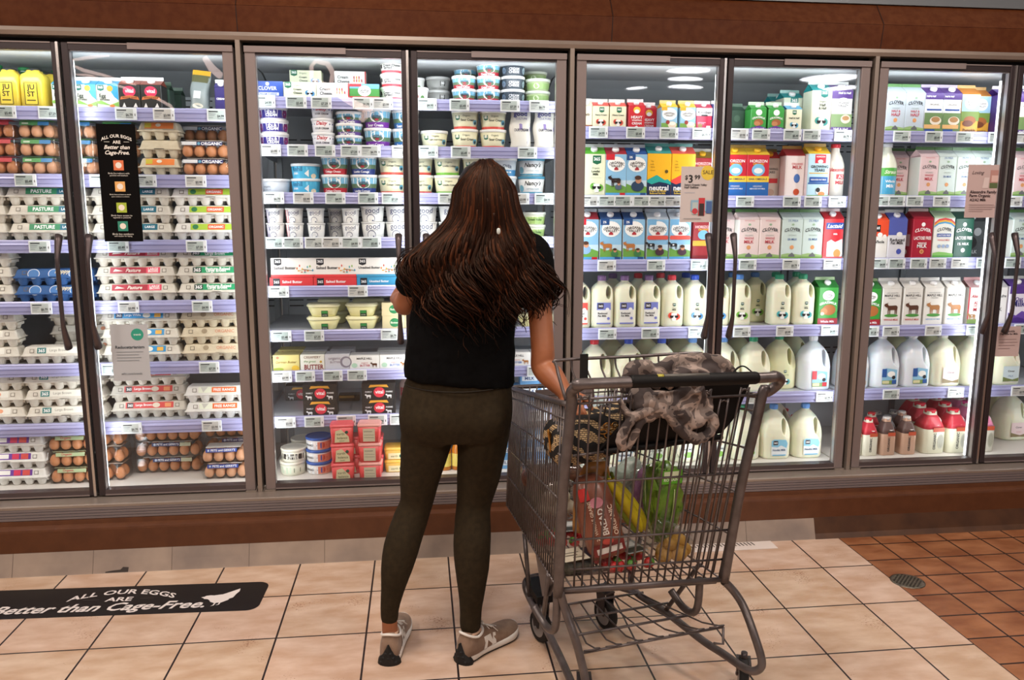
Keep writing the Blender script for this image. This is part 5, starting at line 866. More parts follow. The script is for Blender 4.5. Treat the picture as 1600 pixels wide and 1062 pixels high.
Q('D', 4, [(1340, JG_OR), (1388, JG_OB), (1436, JG_OB), (1484, JG_CL), (1530, JG_CL), (1578, JG_CB), (1410, JG_PL, 1, .33), (1462, JG_PL, 1, .33), (1508, JG_PL, 1, .33)])
Q('D', 5, [(1336, O_RS), (1361, O_RS), (1389, O_BS), (1421, O_BS), (1457, O_RB), (1497, O_RB), (1539, O_PB), (1366, O_RS, 1, .25), (1392, O_GB, 1, .25), (1416, O_BS, 1, .25), (1375, O_GB, 1, .35), (1400, O_GB, 1, .35), (1444, O_RB, 1, .29), (1484, O_RB, 1, .29), (1520, O_PB, 1, .29), (1434, O_RB, 1, .43), (1470, O_RB, 1, .43), (1506, O_PB, 1, .43), (1590, JG_CL, 1, .32), (1572, JG_PL, 1, .5)])
S('A', 1, 248, E_HP, 1, .16, 0, None, .0745); S('A', 1, 246, E_HF, 1, .16, 0, None, .149)
# slide neighbours apart so nothing shares space
from itertools import groupby
keyf = lambda r: (r['bay'], r['row'], r['free'])
REC.sort(key=keyf)
for kk, g in groupby(REC, key=keyf):
    g = list(g)
    if kk[2]: continue
    lo = BAYX[kk[0]]+.012; hi = lo+2*DW-.024
    for it in range(60):
        for i, a in enumerate(g):
            for b in g[i+1:]:
                if abs((a['y']+a['T'].d/2)-(b['y']+b['T'].d/2)) < (a['T'].d+b['T'].d)/2-.002:
                    need = (a['T'].w+b['T'].w)/2+.0015; dx = b['x']-a['x']
                    if abs(dx) < need:
                        m = (need-abs(dx))/2*(1 if dx >= 0 else -1); a['x'] -= m; b['x'] += m
        for a in g:
            hw = a['T'].w/2
            if a['x']-hw < lo: a['x'] = lo+hw
            if a['x']+hw > hi: a['x'] = hi-hw
OUT = []
for r in REC:
    for k in range(r['n']):
        jx = random.uniform(-.0015, .0015) if r['n'] > 1 else 0; jr = random.uniform(-.02, .02) if (r['n'] > 1 and r['T'].cat in ('egg carton', 'egg pack')) else 0
        stp = r['T'].h+(.0002 if r['T'].cat != 'yogurt cup' else .0002)
        o = r['T'].put((r['x']+jx, r['y'], r['z']+k*stp), r['rz']+jr, tilt=r['tilt'])
        OUT.append((o, r, k))
# labels: look, then where it stands
def door_of(x): return max(0, min(7, int(math.floor(x/DW))+2))
byk = {}
for o, r, k in OUT:
    byk.setdefault((r['bay'], r['row'], door_of(o.location.x), r['T'].look), []).append((o, r, k))
for (bay, row, dr, look), L_ in byk.items():
    where = f"{rowname(bay, row)} shelf, {DOORN[dr]} door"
    fronts = [e for e in L_ if e[1]['y'] < .23]; rears = [e for e in L_ if e[1]['y'] >= .23]
    for grp, pre in ((fronts, ''), (rears, 'rear ')):
        if not grp: continue
        keys = sorted({(round(e[1]['x'], 4), round(e[1]['y'], 3)) for e in grp})
        for o, r, k in grp:
            si = keys.index((round(r['x'], 4), round(r['y'], 3)))
            n = sum(1 for e in grp if (round(e[1]['x'], 4), round(e[1]['y'], 3)) == keys[si])
            rank = sorted([e[0].location.z for e in grp if (round(e[1]['x'], 4), round(e[1]['y'], 3)) == keys[si]]).index(o.location.z)
            lv = '' if n == 1 else ('bottom ' if rank == 0 else 'top ' if rank == n-1 else 'middle ')
            nth = '' if len(keys) == 1 else (f", {'left' if si == 0 else 'right'}" if len(keys) == 2 else f', {ORD[si]} from left')
            lb = f"{pre}{lv}{look}{nth}, {where}"; wds = lb.split()
            if len(wds) > 16:
                lk = look.split(' with ')[0]; lb = f"{pre}{lv}{lk}{nth}, {where}"
            o['label'] = lb
# price tags along the rails
TG = {('A', 0): [8, 77, 197, 256, 340], ('A', 1): [40, 157, 228, 306], ('A', 2): [62, 185, 307], ('A', 3): [65, 201, 316], ('A', 4): [175, 327], ('A', 5): [206, 331],
      ('B', 0): [414, 463, 502, 567, 598, 667, 718, 797, 842], ('B', 1): [423, 465, 508, 548, 579, 628, 669, 720, 824], ('B', 2): [428, 474, 524, 575, 612, 700, 812, 850], ('B', 3): [430, 458, 492, 519, 549, 580, 840], ('B', 4): [436, 559, 845], ('B', 5): [440, 491, 610], ('B', 6): [441, 477, 520, 558, 838], ('B', 7): [447, 491, 541, 590, 624, 840],
      ('C', 0): [935, 993, 1045, 1096, 1155, 1189, 1238, 1268, 1317], ('C', 1): [922, 949, 974, 1003, 1028, 1052, 1164, 1237, 1270, 1308], ('C', 2): [948, 1025, 1093, 1168, 1236, 1300], ('C', 3): [949, 1016, 1089, 1159, 1226, 1296], ('C', 4): [935, 1040, 1180, 1288],
      ('D', 0): [1409, 1459, 1507, 1557, 1598], ('D', 1): [1378, 1401, 1429, 1471, 1584], ('D', 2): [1374, 1401, 1435, 1465, 1499, 1538, 1582], ('D', 3): [1360, 1392, 1458, 1522, 1597], ('D', 4): [1392, 1493, 1592]}
tc = 0
for (bay, row), pxs in TG.items():
    z = ROWS[bay][row]-(.028 if bay != 'B' else .025); cnt = {}
    for px in pxs:
        x = x_at(px, .122, z); x = min(max(x, BAYX[bay]+.06), BAYX[bay]+2*DW-.06); tc += 1
        dr = door_of(x); cnt[dr] = cnt.get(dr, 0)+1
        s_ = .84 if (bay == 'C' and row == 1) else 1
        TAGS[(tc*7) % 5].put((x, .1235, z), 0, f"white price tag, {ORD[cnt[dr]-1]} from left, {rowname(bay, row)} shelf rail, {DOORN[dr]} door")
# ================================================================== SIGNS ON THE GLASS
def sign(name, label, cat, tl, br, col, items, y=.0155, th=.0012, hasp=True):
    a = at_y(*tl, y); b = at_y(*br, y); # x of the lower corner is read along the leaning upright
    cxm = (at_y(tl[0], tl[1], y).x+at_y(br[0], br[1], y).x)/2; w = abs(b.x-a.x); h = a.z-b.z
    t = thing(name, label, cat, (cxm, y, b.z), 0, 'signs on the refrigerator doors')
    MB().box(-w/2, w/2, 0, th, 0, h, mat(col, .85, 0, Specular_IOR_Level=.15)).obj('sign_board', t)
    art(items, w, h, rough=.6).obj('printed_face', t)
    return t
sign('egg_sign', 'tall black sign about cage free eggs hanging on the second door', 'sign', (149, 193), (224, 377), '#060505',
     [('t', 'ALL OUR EGGS', .5, .90, .78, '#f2efe8', 'ba'), ('t', 'ARE', .5, .848, .2, '#f2efe8', 'b'), ('r', .18, .848, .32, .851, '#f2efe8'), ('r', .68, .848, .82, .851, '#f2efe8'), ('t', 'Better than', .5, .805, .66, '#f2efe8', 'bi'), ('t', 'Cage-Free.', .5, .755, .62, '#f2efe8', 'bi')]
     + sum([[('r', .38, y0-.045, .64, y0+.04, c), ('e', .51, y0-.002, .08, .08, '#f0e6da'), ('t', t1, .5, y0-.07, .54, '#e8e4dc', ''), ('t', t2, .5, y0-.09, .46, '#e8e4dc', '')] for y0, c, t1, t2 in
            ((.655, '#e0764a', 'Birds live indoors with', 'perches and shelters'), (.475, '#e8b068', 'Birds have at least as much', 'space outdoors as indoors'), (.295, '#a8bc3c', 'Birds have access to', 'vegetated or grasslands'), (.135, '#2f8a74', 'Birds live outdoors', 'with shelter for laying'))], []))
sign('info_card', 'pale grey card headed Reducetarianism with a green dot on the second door', 'sign', (171, 507), (236, 594), '#b9bdc2',
     [('e', .72, .82, .17, .17, '#2f9c84'), ('t', 'trends', .72, .82, .2, '#dff0ea', 'b'), ('t', 'Reducetarianism', .5, .60, .78, '#3f4a52', 'b')]+[('r', .13, v, .13+wd, v+.008, '#7d868c') for v, wd in ((.51, .72), (.46, .6), (.41, .66), (.36, .6))]+[('t', 'wfm.com/trends', .5, .13, .56, '#4a545c', '')])
sign('sale_sign', 'white and yellow sale sign priced 3.99 on the fifth door', 'sign', (1065, 260), (1116, 347), '#cfc6c4',
     [('e', .76, .89, .2, .2, '#e8cb48'), ('t', 'SALE', .76, .90, .3, '#6a5a2a', 'b'), ('t', '$', .15, .80, .08, '#1c1c1e', 'b'), ('t', '3', .27, .78, .12, '#1c1c1e', 'b'), ('t', '99', .46, .81, .16, '#1c1c1e', 'b'), ('t', 'Select Organic Valley', .42, .67, .64, '#33363a', 'b'), ('t', 'Half Gallons', .3, .63, .4, '#33363a', 'b'), ('r', .1, .53, .4, .535, '#8a9ab8'),
      ('r', .3, .2, .92, .40, '#8fb8d0'), ('r', .34, .14, .5, .36, '#b8c8c8'), ('r', .52, .12, .7, .44, '#c83a40'), ('r', .54, .12, .68, .34, '#3a2c2c'), ('r', .74, .16, .9, .38, '#4a6aa0'), ('e', .42, .2, .08, .08, '#c8404a'), ('r', .1, .06, .6, .07, '#8a8a8a')])
sign('product_sign', 'dusty pink sign with pictured carton and glass on the seventh door', 'sign', (1514, 257), (1562, 340), '#c4aeac',
     [('t', 'Loving', .28, .84, .34, '#5a4a4c', 'bi'), ('r', .62, .56, .9, .9, '#b98c84'), ('r', .62, .56, .9, .66, '#5a6a44'), ('r', .66, .68, .86, .8, '#d8b8b0'), ('p', [(.42, .56), (.46, .76), (.6, .76), (.58, .56)], '#d8c8c6'), ('t', 'Alexandre Family', .46, .48, .74, '#33282c', 'b'), ('t', 'Farm Organic', .38, .41, .58, '#33282c', 'b'), ('t', 'A2/A2 Milk', .33, .34, .46, '#33282c', 'b')]+[('r', .1, v, .1+wd, v+.008, '#8a7474') for v, wd in ((.24, .7), (.2, .76), (.16, .66), (.12, .4))])
sign('shelf_notice', 'small dusty pink notice low on the rightmost door', 'sign', (1559, 510), (1591, 556), '#c9b4b2',
     [('t', 'Glass Bottle', .44, .84, .6, '#33282c', 'b'), ('t', 'Deposits for Milk', .5, .74, .76, '#33282c', 'b')]+[('r', .1, v, .1+wd, v+.016, '#9a8484') for v, wd in ((.56, .74), (.46, .8), (.36, .7), (.26, .5))])
# ================================================================== ON THE FLOOR
a = at_z(410, 911); bb = at_z(0, 925); ang = math.atan2(a.y-bb.y, a.x-bb.x); MWd, MHt = 1.72, .235
mo = thing('floor_decal', 'long black floor decal with white lettering and a hen, lying on the beige tiles', 'floor decal', (.082, -.303, .0006), ang)
pts = []
for cx, cy, a0 in ((-.045, -.045, 0), (-.045, -MHt+.045, 270)):
    seg = [(cx+.045*math.cos(math.radians(a0+90*k/8)), cy+.045*math.sin(math.radians(a0+90*k/8))) for k in range(9)]
    pts = pts+seg if a0 == 0 else seg+pts
mb = MB(); poly = pts+[(-MWd, 0), (-MWd, -MHt)]
mb.add([(x, y, 0) for x, y in poly]+[(x, y, -.0004) for x, y in poly], [tuple(range(len(poly)))], mat('#0f0b0c', .42)); mb.obj('decal_sheet', mo)
mp_ = lambda u, v, l: (u-MWd/2, v-MHt, l)
its = [('t', 'ALL OUR EGGS', .682, .80, .235, '#e8e0dc', 'ba', .85), ('t', 'ARE', .679, .535, .058, '#e8e0dc', 'b', .8), ('r', .60, .53, .635, .54, '#5a5252'), ('r', .725, .53, .755, .54, '#5a5252'), ('t', 'Better than Cage-Free.', .652, .235, .455, '#e8e0dc', 'bi', 1.0)]
H0, H1 = .868, .20       # hen: body, tail, head, legs
hh = lambda x, y: (H0+.072*x, H1+.56*y)
its += [('p', [hh(.18, .40), hh(.30, .62), hh(.50, .66), hh(.74, .52), hh(.80, .32), hh(.62, .16), hh(.40, .14), hh(.26, .22)], '#e8e0dc'), ('p', [hh(.50, .64), hh(.80, .86), hh(.98, 1.), hh(1., .82), hh(.94, .66), hh(.90, .44), hh(.74, .34)], '#e8e0dc'),
        ('p', [hh(.30, .60), hh(.16, .62), hh(.04, .60), hh(-.04, .50), hh(.02, .40), hh(.14, .38), hh(.26, .26)], '#e8e0dc'), ('p', [hh(-.02, .54), hh(-.10, .50), hh(-.02, .46)], '#e8e0dc'),
        ('p', [hh(.42, .18), hh(.47, .18), hh(.44, -.02), hh(.34, -.06), (hh(.40, .0))], '#e8e0dc'), ('p', [hh(.56, .18), hh(.61, .18), hh(.59, .02), hh(.48, -.02), hh(.55, .04)], '#e8e0dc')]
art(its, MWd, MHt, mp_).obj('decal_lettering', mo)
c = at_z(1418, 908); dc = thing('floor_drain', 'round metal drain cover set in the brown tiles beside the beige ones', 'drain cover', (c.x, c.y, .0))
BRASS = noisy('drain_metal', '#5f5a50', '#8c8678', 60, .38, .8); rr = .066
MB().lathe([(rr, 0), (rr, .002), (rr*.9, .003), (.001, .003)], BRASS, 36).obj('drain_plate', dc)
mb = MB()
for i in range(-6, 7):
    for j in range(-6, 7):
        x, y = i*.0088, j*.0088
        if math.hypot(x, y) < rr*.84: mb.box(x-.0028, x+.0028, y-.0028, y+.0028, .003, .0042, mat('#3b372f', .5, .6) if (i+j) % 2 else mat('#8f897a', .4, .7))
mb.obj('grip_pattern', dc)
g0 = at_z(1130, 851); g1 = at_z(1216, 857); gt = thing('floor_grate', 'white slotted vent strip on the floor beneath the refrigerator by the cart', 'vent', (g1.x, g1.y+.04, 0.0004), -.0)
mb = MB(); mb.box(-.40, 0, -.038, .045, 0, .002, mat('#e4d9d2', .5)); mb.obj('vent_frame', gt)
mb = MB()
for i in range(18): mb.add([(-.39+i*.017, .035, .0024), (-.383+i*.017, .035, .0024), (-.377+i*.017, .004, .0024), (-.382+i*.017, .002, .0024)], [(0, 1, 2, 3)], mat('#1a1414'))
mb.obj('vent_slots', gt)
# ================================================================== THE WOMAN
def crom(pts, n=6):
    """smooth a list of equal-length tuples"""
    P = [pts[0]]+list(pts)+[pts[-1]]; out = []
    for i in range(1, len(P)-2):
        for k in range(n):
            t = k/n; out.append(tuple(.5*((2*b)+(-a+c)*t+(2*a-5*b+4*c-d)*t*t+(-a+3*b-3*c+d)*t**3) for a, b, c, d in zip(P[i-1], P[i], P[i+1], P[i+2])))
    out.append(tuple(pts[-1])); return out
def limb(mb, pts, m, n=18, sm=6, k=1.):
    """pts: (x,y,z,r)"""
    q = crom(pts, sm); mb.tube([p[:3] for p in q], [max(.001, p[3]*k) for p in q], m, n); 
    for e in (q[0], q[-1]): mb.sphere(e[:3], e[3]*k*.98, e[3]*k*.98, e[3]*k*.98, m, 14, 8)
def trunk(mb, rows, m, n=32, sm=5):
    """rows: (cx, cy, z, half width, half depth)"""
    q = crom(rows, sm); mb.loft([[(c[0]+c[3]*math.copysign(abs(math.cos(a))**.85, math.cos(a)), c[1]+c[4]*math.copysign(abs(math.sin(a))**.9, math.sin(a)), c[2]) for a in [2*PI*j/n for j in range(n)]] for c in q], m)
YP = -.87; PXM = 485.
def at(px, py, y=YP): return at_y(px, py, y)
SKIN = noisy('skin', '#8f5433', '#9c6140', 12, .5, bump=.02); bs = SKIN.node_tree.nodes['Principled BSDF']; bs.inputs['Subsurface Weight'].default_value = .08; bs.inputs['Subsurface Scale'].default_value = .01
LEG = noisy('olive_leggings', '#282013', '#302718', 60, .9, bump=.06, bscale=400)
LEG.node_tree.nodes['Principled BSDF'].inputs['Specular IOR Level'].default_value = .2
SHIRT = noisy('black_cotton', '#040405', '#070708', 60, .95, bump=.15, bscale=60)
SHIRT.node_tree.nodes['Principled BSDF'].inputs['Specular IOR Level'].default_value = .12
woman = thing('person', 'woman seen from behind in black t-shirt, dark olive leggings and taupe sneakers, holding the cart', 'person', (.80, -.90, 0))
inv = Matrix.Translation((-.80, .90, 0))
def plimb(rows):      # (px_left, px_right, py, y, depth factor)
    out = []
    for l, r, py, y in rows:
        c = at((l+r)/2, py, y); h = (at(r, py, y).x-at(l, py, y).x)/2; out.append((c.x, c.y, c.z, h))
    return out
LLEG = plimb([(628, 712, 660, -.865), (625, 706, 690, -.865), (625, 698, 716, -.86), (624, 688, 745, -.855), (624, 677, 785, -.85), (612, 668, 815, -.86), (600, 657, 850, -.885), (595, 646, 885, -.90), (595, 633, 920, -.905), (594, 624, 950, -.905), (594, 623, 964, -.905)])
RLEG = plimb([(712, 799, 660, -.87), (714, 794, 690, -.87), (714, 788, 716, -.87), (713, 781, 745, -.87), (713, 768, 785, -.87), (710, 767, 815, -.885), (708, 767, 850, -.905), (710, 765, 885, -.92), (715, 759, 920, -.93), (718, 753, 955, -.93), (718, 752, 976, -.93)])
PEL = [(.838, -.868, 1.03, .145, .092), (.832, -.868, .98, .165, .102), (.823, -.870, .92, .178, .113), (.818, -.874, .86, .186, .121), (.814, -.874, .80, .185, .118), (.812, -.868, .75, .175, .10)]
def legshape(mb, m, k=1.):
    limb(mb, [(x, y, z, r*k) for x, y, z, r in LLEG], m); limb(mb, [(x, y, z, r*k) for x, y, z, r in RLEG], m)
    trunk(mb, [(a, b, c, d*k, e*k) for a, b, c, d, e in PEL], m)
    mb.sphere((.742, -.928, .825), .088*k, .066*k, .092*k, m); mb.sphere((.892, -.930, .825), .088*k, .066*k, .092*k, m)
mb = MB(); legshape(mb, LEG)
clouds = bpy.data.textures.new('folds', 'CLOUDS'); clouds.noise_scale = .09
me = apply_mods(mb.mesh('l'), [('REMESH', dict(mode='VOXEL', voxel_size=.006)), ('SMOOTH', dict(factor=.6, iterations=10)), ('DISPLACE', dict(texture=clouds, strength=.004, mid_level=.5))])
me.materials.clear(); me.materials.append(LEG); me.transform(inv)
leg = bpy.data.objects.new('leggings', me); C.collection.objects.link(leg); leg.parent = woman
mb = MB()   # waistband seam
q = [(.829+.1795*math.cos(a), -.870+.1125*math.sin(a)-.006, .933+.004*math.cos(2*a)) for a in [2*PI*k/48 for k in range(48)]]
mb.tube(q, .0016, mat('#1d1810', .9), 6, cyc=True); mb.xf(inv); mb.obj('waist_seam', leg)
# ---- hands
def hand(mb, wrist, fwd, palm, m, curl=.6, s=1., thumb=1):
    """fwd: wrist to knuckles, palm: direction the palm faces, thumb=+1/-1 side"""
    f = Vector(fwd).normalized(); p = Vector(palm); p = (p-f*p.dot(f)).normalized(); sd = f.cross(p)*thumb; w0 = Vector(wrist)
    mb.loft([[tuple(w0+f*d*s+(sd*math.cos(a)*w+p*math.sin(a)*t)*s) for a in [2*PI*k/14 for k in range(14)]] for d, w, t in ((-.02, .026, .020), (.0, .027, .018), (.03, .036, .016), (.06, .041, .014), (.084, .040, .011), (.09, .034, .006))], m)
    for i, (off, L, r) in enumerate(((.030, .070, .0088), (.010, .078, .0092), (-.011, .072, .0088), (-.030, .056, .0078))):
        a0 = w0+(f*.082+sd*off)*s; d = f.copy(); pts = [a0-f*.02*s]; rr = [r*s*1.05]; ang = 0
        for j, fr in enumerate((.42, .32, .26)):
            ang += curl*(.55+.35*j)*(1+.06*i); dd = f*math.cos(ang)+p*math.sin(ang); a0 = a0+dd*L*fr*s; pts.append(a0); rr.append(r*s*(1-.12*(j+1)))
        q = crom([(*v, rad) for v, rad in zip([pts[0], w0+(f*.082+sd*off)*s]+pts[1:], [rr[0], rr[0]]+rr[1:])], 3)
        mb.tube([v[:3] for v in q], [v[3] for v in q], m, 10); mb.sphere(q[-1][:3], q[-1][3], q[-1][3], q[-1][3], m, 8, 6)
    b = w0+(f*.022+sd*.024)*s
    tp = [b, b+(f*.022+sd*.022+p*.008)*s, b+(f*.046+sd*.030+p*(.014+.014*curl))*s, b+(f*.068+sd*(.030-.01*curl)+p*(.02+.024*curl))*s]
    q = crom([(*v, r_) for v, r_ in zip(tp, (.015*s, .0125*s, .0105*s, .0085*s))], 3); mb.tube([v[:3] for v in q], [v[3] for v in q], m, 10); mb.sphere(q[-1][:3], q[-1][3], q[-1][3], q[-1][3], m, 8, 6)
# ---- body: one continuous surface
SHR = at(838, 393, -.875); SHL = at(672, 397, -.865); ELR = at(849, 572, -.955); WRR = at(886, 617, -1.075); ELL = at(634, 474, -.80); WRL = at(622, 466, -.60)
mb = MB()
legshape(mb, SKIN, .86)
for L_ in (LLEG, RLEG):
    e = L_[-1]; fy = .03
    limb(mb, [(e[0], e[1], e[2]+.03, .027), (e[0], e[1], e[2]-.01, .026), (e[0]+.002, e[1]+.004, .06, .027), (e[0]+.004, e[1]+.02, .050, .022)], SKIN)
trunk(mb, [(.832, -.868, .95, .15, .095), (.845, -.868, 1.03, .125, .085), (.868, -.868, 1.10, .122, .082), (.895, -.868, 1.20, .135, .09), (.905, -.868, 1.30, .150, .092), (.908, -.868, 1.36, .150, .08), (.91, -.866, 1.40, .105, .062), (.912, -.862, 1.425, .058, .052)], SKIN)
limb(mb, [(.912, -.862, 1.38, .055), (.912, -.856, 1.43, .049), (.913, -.85, 1.49, .050)], SKIN)
limb(mb, [(SHR.x-.05, SHR.y, SHR.z-.01, .055), (SHR.x, SHR.y, SHR.z-.03, .052), (*(SHR*.5+ELR*.5), .040), (ELR.x-.002, ELR.y, ELR.z+.05, .038), (*ELR, .040), (*(ELR*.62+WRR*.38), .039), (*(ELR*.2+WRR*.8), .028), (*WRR, .025)], SKIN)
limb(mb, [(SHL.x+.05, SHL.y, SHL.z-.01, .055), (SHL.x, SHL.y, SHL.z-.03, .052), (*(SHL*.5+ELL*.5), .042), (*ELL, .036), (*(ELL*.6+WRL*.4), .035), (*WRL, .024)], SKIN)
hand(mb, WRR, (.05, -.55, -.25), (.55, 0, -.9), SKIN, .85, .92, 1)
hand(mb, WRL, (-.12, .9, .18), (.75, 0, -.5), SKIN, .55, .92, -1)
# head: skull, jaw, nose, ears, lips, eye sockets (she looks into the refrigerator, slightly left)
hc = Vector((.914, -.845, 1.545)); T0 = len(mb.v)
mb.sphere((0, -.012, .018), .074, .092, .088, SKIN, 24, 14)
mb.sphere((0, .030, -.028), .060, .058, .078, SKIN, 20, 12); mb.sphere((0, .052, -.085), .030, .026, .022, SKIN)
mb.loft([[(x*w_, y_+.0, z_) for x, y_ in ((-1, .078), (-.5, .094), (0, d_), (.5, .094), (1, .078), (.8, .06), (-.8, .06))] for z_, w_, d_ in ((.012, .006, .097), (-.008, .010, .106), (-.026, .015, .116), (-.036, .014, .100))], SKIN)
mb.sphere((0, .088, -.056), .022, .009, .006, SKIN); mb.sphere((0, .086, -.066), .019, .009, .006, SKIN)
for s in (-1, 1):
    mb.sphere((s*.028, .080, .002), .013, .010, .010, SKIN); mb.sphere((s*.076, .0, -.005), .008, .018, .030, SKIN); mb.sphere((s*.03, .076, .02), .018, .012, .006, SKIN)
mb.xf(Matrix.Translation(hc) @ Matrix.Rotation(.12, 4, 'Z') @ Matrix.Rotation(-.12, 4, 'X'), T0)
me = apply_mods(mb.mesh('b'), [('REMESH', dict(mode='VOXEL', voxel_size=.0042)), ('SMOOTH', dict(factor=.5, iterations=4))])
me.materials.clear(); me.materials.append(SKIN); me.transform(inv)
body = bpy.data.objects.new('body', me); C.collection.objects.link(body); body.parent = woman
mb = MB(); Mh = inv @ Matrix.Translation(hc) @ Matrix.Rotation(.12, 4, 'Z') @ Matrix.Rotation(-.12, 4, 'X')
for s in (-1, 1): mb.sphere((s*.028, .083, .003), .0105, .0095, .008, mat('#ece8e2', .3)); mb.sphere((s*.028, .0905, .003), .005, .003, .005, mat('#3a2418', .3))
mb.xf(Mh); mb.obj('eyes', body)
# ---- t-shirt
mb = MB()
def pr(l, r, py, y, dep):
    a = at(l, py, y); b = at(r, py, y); return ((a.x+b.x)/2, y, (a.z+b.z)/2, (b.x-a.x)/2, dep)
rows = [pr(630, 803, 588, -.872, .118), pr(631, 804, 570, -.872, .118), pr(634, 804, 545, -.872, .116), pr(638, 806, 510, -.872, .112), pr(645, 818, 470, -.872, .108), pr(650, 842, 430, -.872, .106), pr(655, 850, 400, -.870, .095), pr(675, 842, 375, -.868, .075), pr(710, 806, 357, -.864, .060)]
T0 = len(mb.v); trunk(mb, rows, SHIRT)
for i in range(T0, len(mb.v)):     # dropped hem to the right at the back, as in the photo
    x, y, z = mb.v[i]
    if z < 1.0: mb.v[i] = (x, y, z-max(0, (x-.72))*.16*(1.0-z)/.06)
sr = [(SHR.x-.06, SHR.y, SHR.z+.012, .060), (SHR.x-.012, SHR.y, SHR.z-.008, .064)]; a = at(841, 462, -.885)
limb(mb, sr+[(*(Vector(sr[1][:3])*.5+a*.5), .066), (*a, .061)], SHIRT, sm=5)
sl = [(SHL.x+.06, SHL.y, SHL.z+.012, .060), (SHL.x+.012, SHL.y, SHL.z-.008, .060)]; a = at(641, 442, -.84)
limb(mb, sl+[(*(Vector(sl[1][:3])*.5+a*.5), .058), (*a, .050)], SHIRT, sm=5)
cl2 = bpy.data.textures.new('shirt_folds', 'CLOUDS'); cl2.noise_scale = .07
me = apply_mods(mb.mesh('s'), [('REMESH', dict(mode='VOXEL', voxel_size=.006)), ('SMOOTH', dict(factor=.6, iterations=8)), ('DISPLACE', dict(texture=cl2, strength=.012, mid_level=.5))])
me.materials.clear(); me.materials.append(SHIRT); me.transform(inv)
o = bpy.data.objects.new('t_shirt', me); C.collection.objects.link(o); o.parent = woman
# ---- hair: a body of hair plus several hundred wavy locks
def hmat(name, c1, c2, r=.42):
    m = noisy(name, c1, c2, 25, r, stretch=(6, 6, .6), bump=.3, bscale=120); b = m.node_tree.nodes['Principled BSDF']; b.inputs['Specular IOR Level'].default_value = .22; b.inputs['Specular Tint'].default_value = (1, .62, .42, 1)
    return m
HM = [hmat('hair_dark', '#080303', '#0f0605'), hmat('hair_brown', '#150907', '#22110b'), hmat('hair_auburn', '#2f180e', '#4a2716')]
SIL = [(252, 735, 780, .055), (262, 720, 795, .085), (280, 709, 803, .105), (300, 705, 806, .118), (320, 702, 810, .122), (340, 696, 817, .120), (360, 678, 830, .118), (380, 654, 842, .127), (400, 632, 852, .135), (420, 624, 860, .140), (445, 628, 866, .142), (470, 640, 862, .138), (500, 664, 846, .130)]
def sil(py):
    py = max(SIL[0][0], min(SIL[-1][0], py))
    for a, b in zip(SIL, SIL[1:]):
        if a[0] <= py <= b[0]:
            t = (py-a[0])/(b[0]-a[0]); return tuple(a[i]+(b[i]-a[i])*t for i in range(4))
mb = MB(); rings = []
for py in list(range(253, 470, 9)):
    _, l, r, dp = sil(py); a = at(l+5, py, YP); b = at(r-5, py, YP); cx = (a.x+b.x)/2; hw = (b.x-a.x)/2; z = (a.z+b.z)/2
    front = .085 if py < 345 else .0
    if py < 262: front = .04
    rings.append([(cx+hw*.96*math.cos(t), -.865-(dp*.93*math.sin(t) if math.sin(t) > 0 else front*math.sin(t)*.8), z) for t in [2*PI*k/36 for k in range(36)]])
mb.loft(rings, HM[0])
random.seed(3)
for i in range(620):
    u = random.uniform(-1, 1); u = math.copysign(abs(u)**.85, u); lay = random.random(); end = random.uniform(450, 510)+(32 if random.random() < .25 and u < .2 else 0)-22*abs(u)**3+random.uniform(-8, 10)
    st = 250+random.uniform(0, 26)*abs(u)**.5+(random.uniform(10, 110) if random.random() < .45 else 0)
    ph = random.choice((0, 2.1, 4.2))+random.uniform(-.5, .5); fr = random.choice((.85, 1., 1.15)); amp = random.uniform(.5, 1.3); curl = random.uniform(-1, 1); pts = []; rs = []
    n = 26; rad = random.uniform(.0028, .0066)
    for k in range(n):
        t = k/(n-1); py = st+(end-st)*t; s_ = sil(py); wv = max(0, (py-335)/150.)**1.1
        uu = u*(.45+.55*min(1, (py-250)/45.)) if py < 300 else u
        cx = (s_[1]+s_[2])/2; hw = (s_[2]-s_[1])/2; px = cx+hw*.97*uu+(amp*9*math.sin(ph+u*5+fr*py/9.)+9*math.sin(u*7+py/17.)+curl*14*t*t)*min(wv, .95)
        c = at(px, py, YP); dep = s_[3]*math.sqrt(max(0., 1-(uu*.96)**2))+.006*lay+(.015*math.cos(ph+u*5+fr*py/9.)*amp+.018*math.cos(u*7+py/17.))*min(wv, 1)
        pts.append((c.x, -.865-dep, c.z)); rs.append(rad*(1-.85*t**3)*(.7+.3*min(1, t*8)))
    # pts were laid at the body plane depth; keep the same outline seen from behind at the surface depth
    mb.tube(pts, rs, HM[0 if lay < .48 else (1 if random.random() < .74 else 2)], 6, flat=.6)
for (pp) in ([(855, 425), (872, 436), (884, 448), (889, 470), (886, 492)], [(850, 455), (862, 468), (872, 474), (885, 478)], [(845, 470), (852, 488), (862, 500), (868, 505)], [(640, 395), (624, 402), (616, 418), (622, 436), (634, 446)], [(648, 385), (628, 394), (620, 410), (616, 424)], [(800, 470), (815, 478), (832, 488), (838, 500)]):
    q = crom([(*at(x, y, -.90), .0022) for x, y in pp], 6); mb.tube([v[:3] for v in q], [.0016*(1-.6*k/len(q)) for k in range(len(q))], HM[1], 5)
    q2 = [(v[0]+.004, v[1]-.004, v[2]-.006) for v in q]; mb.tube(q2, [.0013*(1-.6*k/len(q)) for k in range(len(q))], HM[0], 5)
mb.xf(inv); o = mb.obj('long_hair', woman, fixn=False)
mb = MB(); c = at(779, 361, -1.0); mb.sphere(tuple(inv @ c), .006, .003, .010, mat('#c9d3cf', .3)); mb.obj('hair_clip', woman)
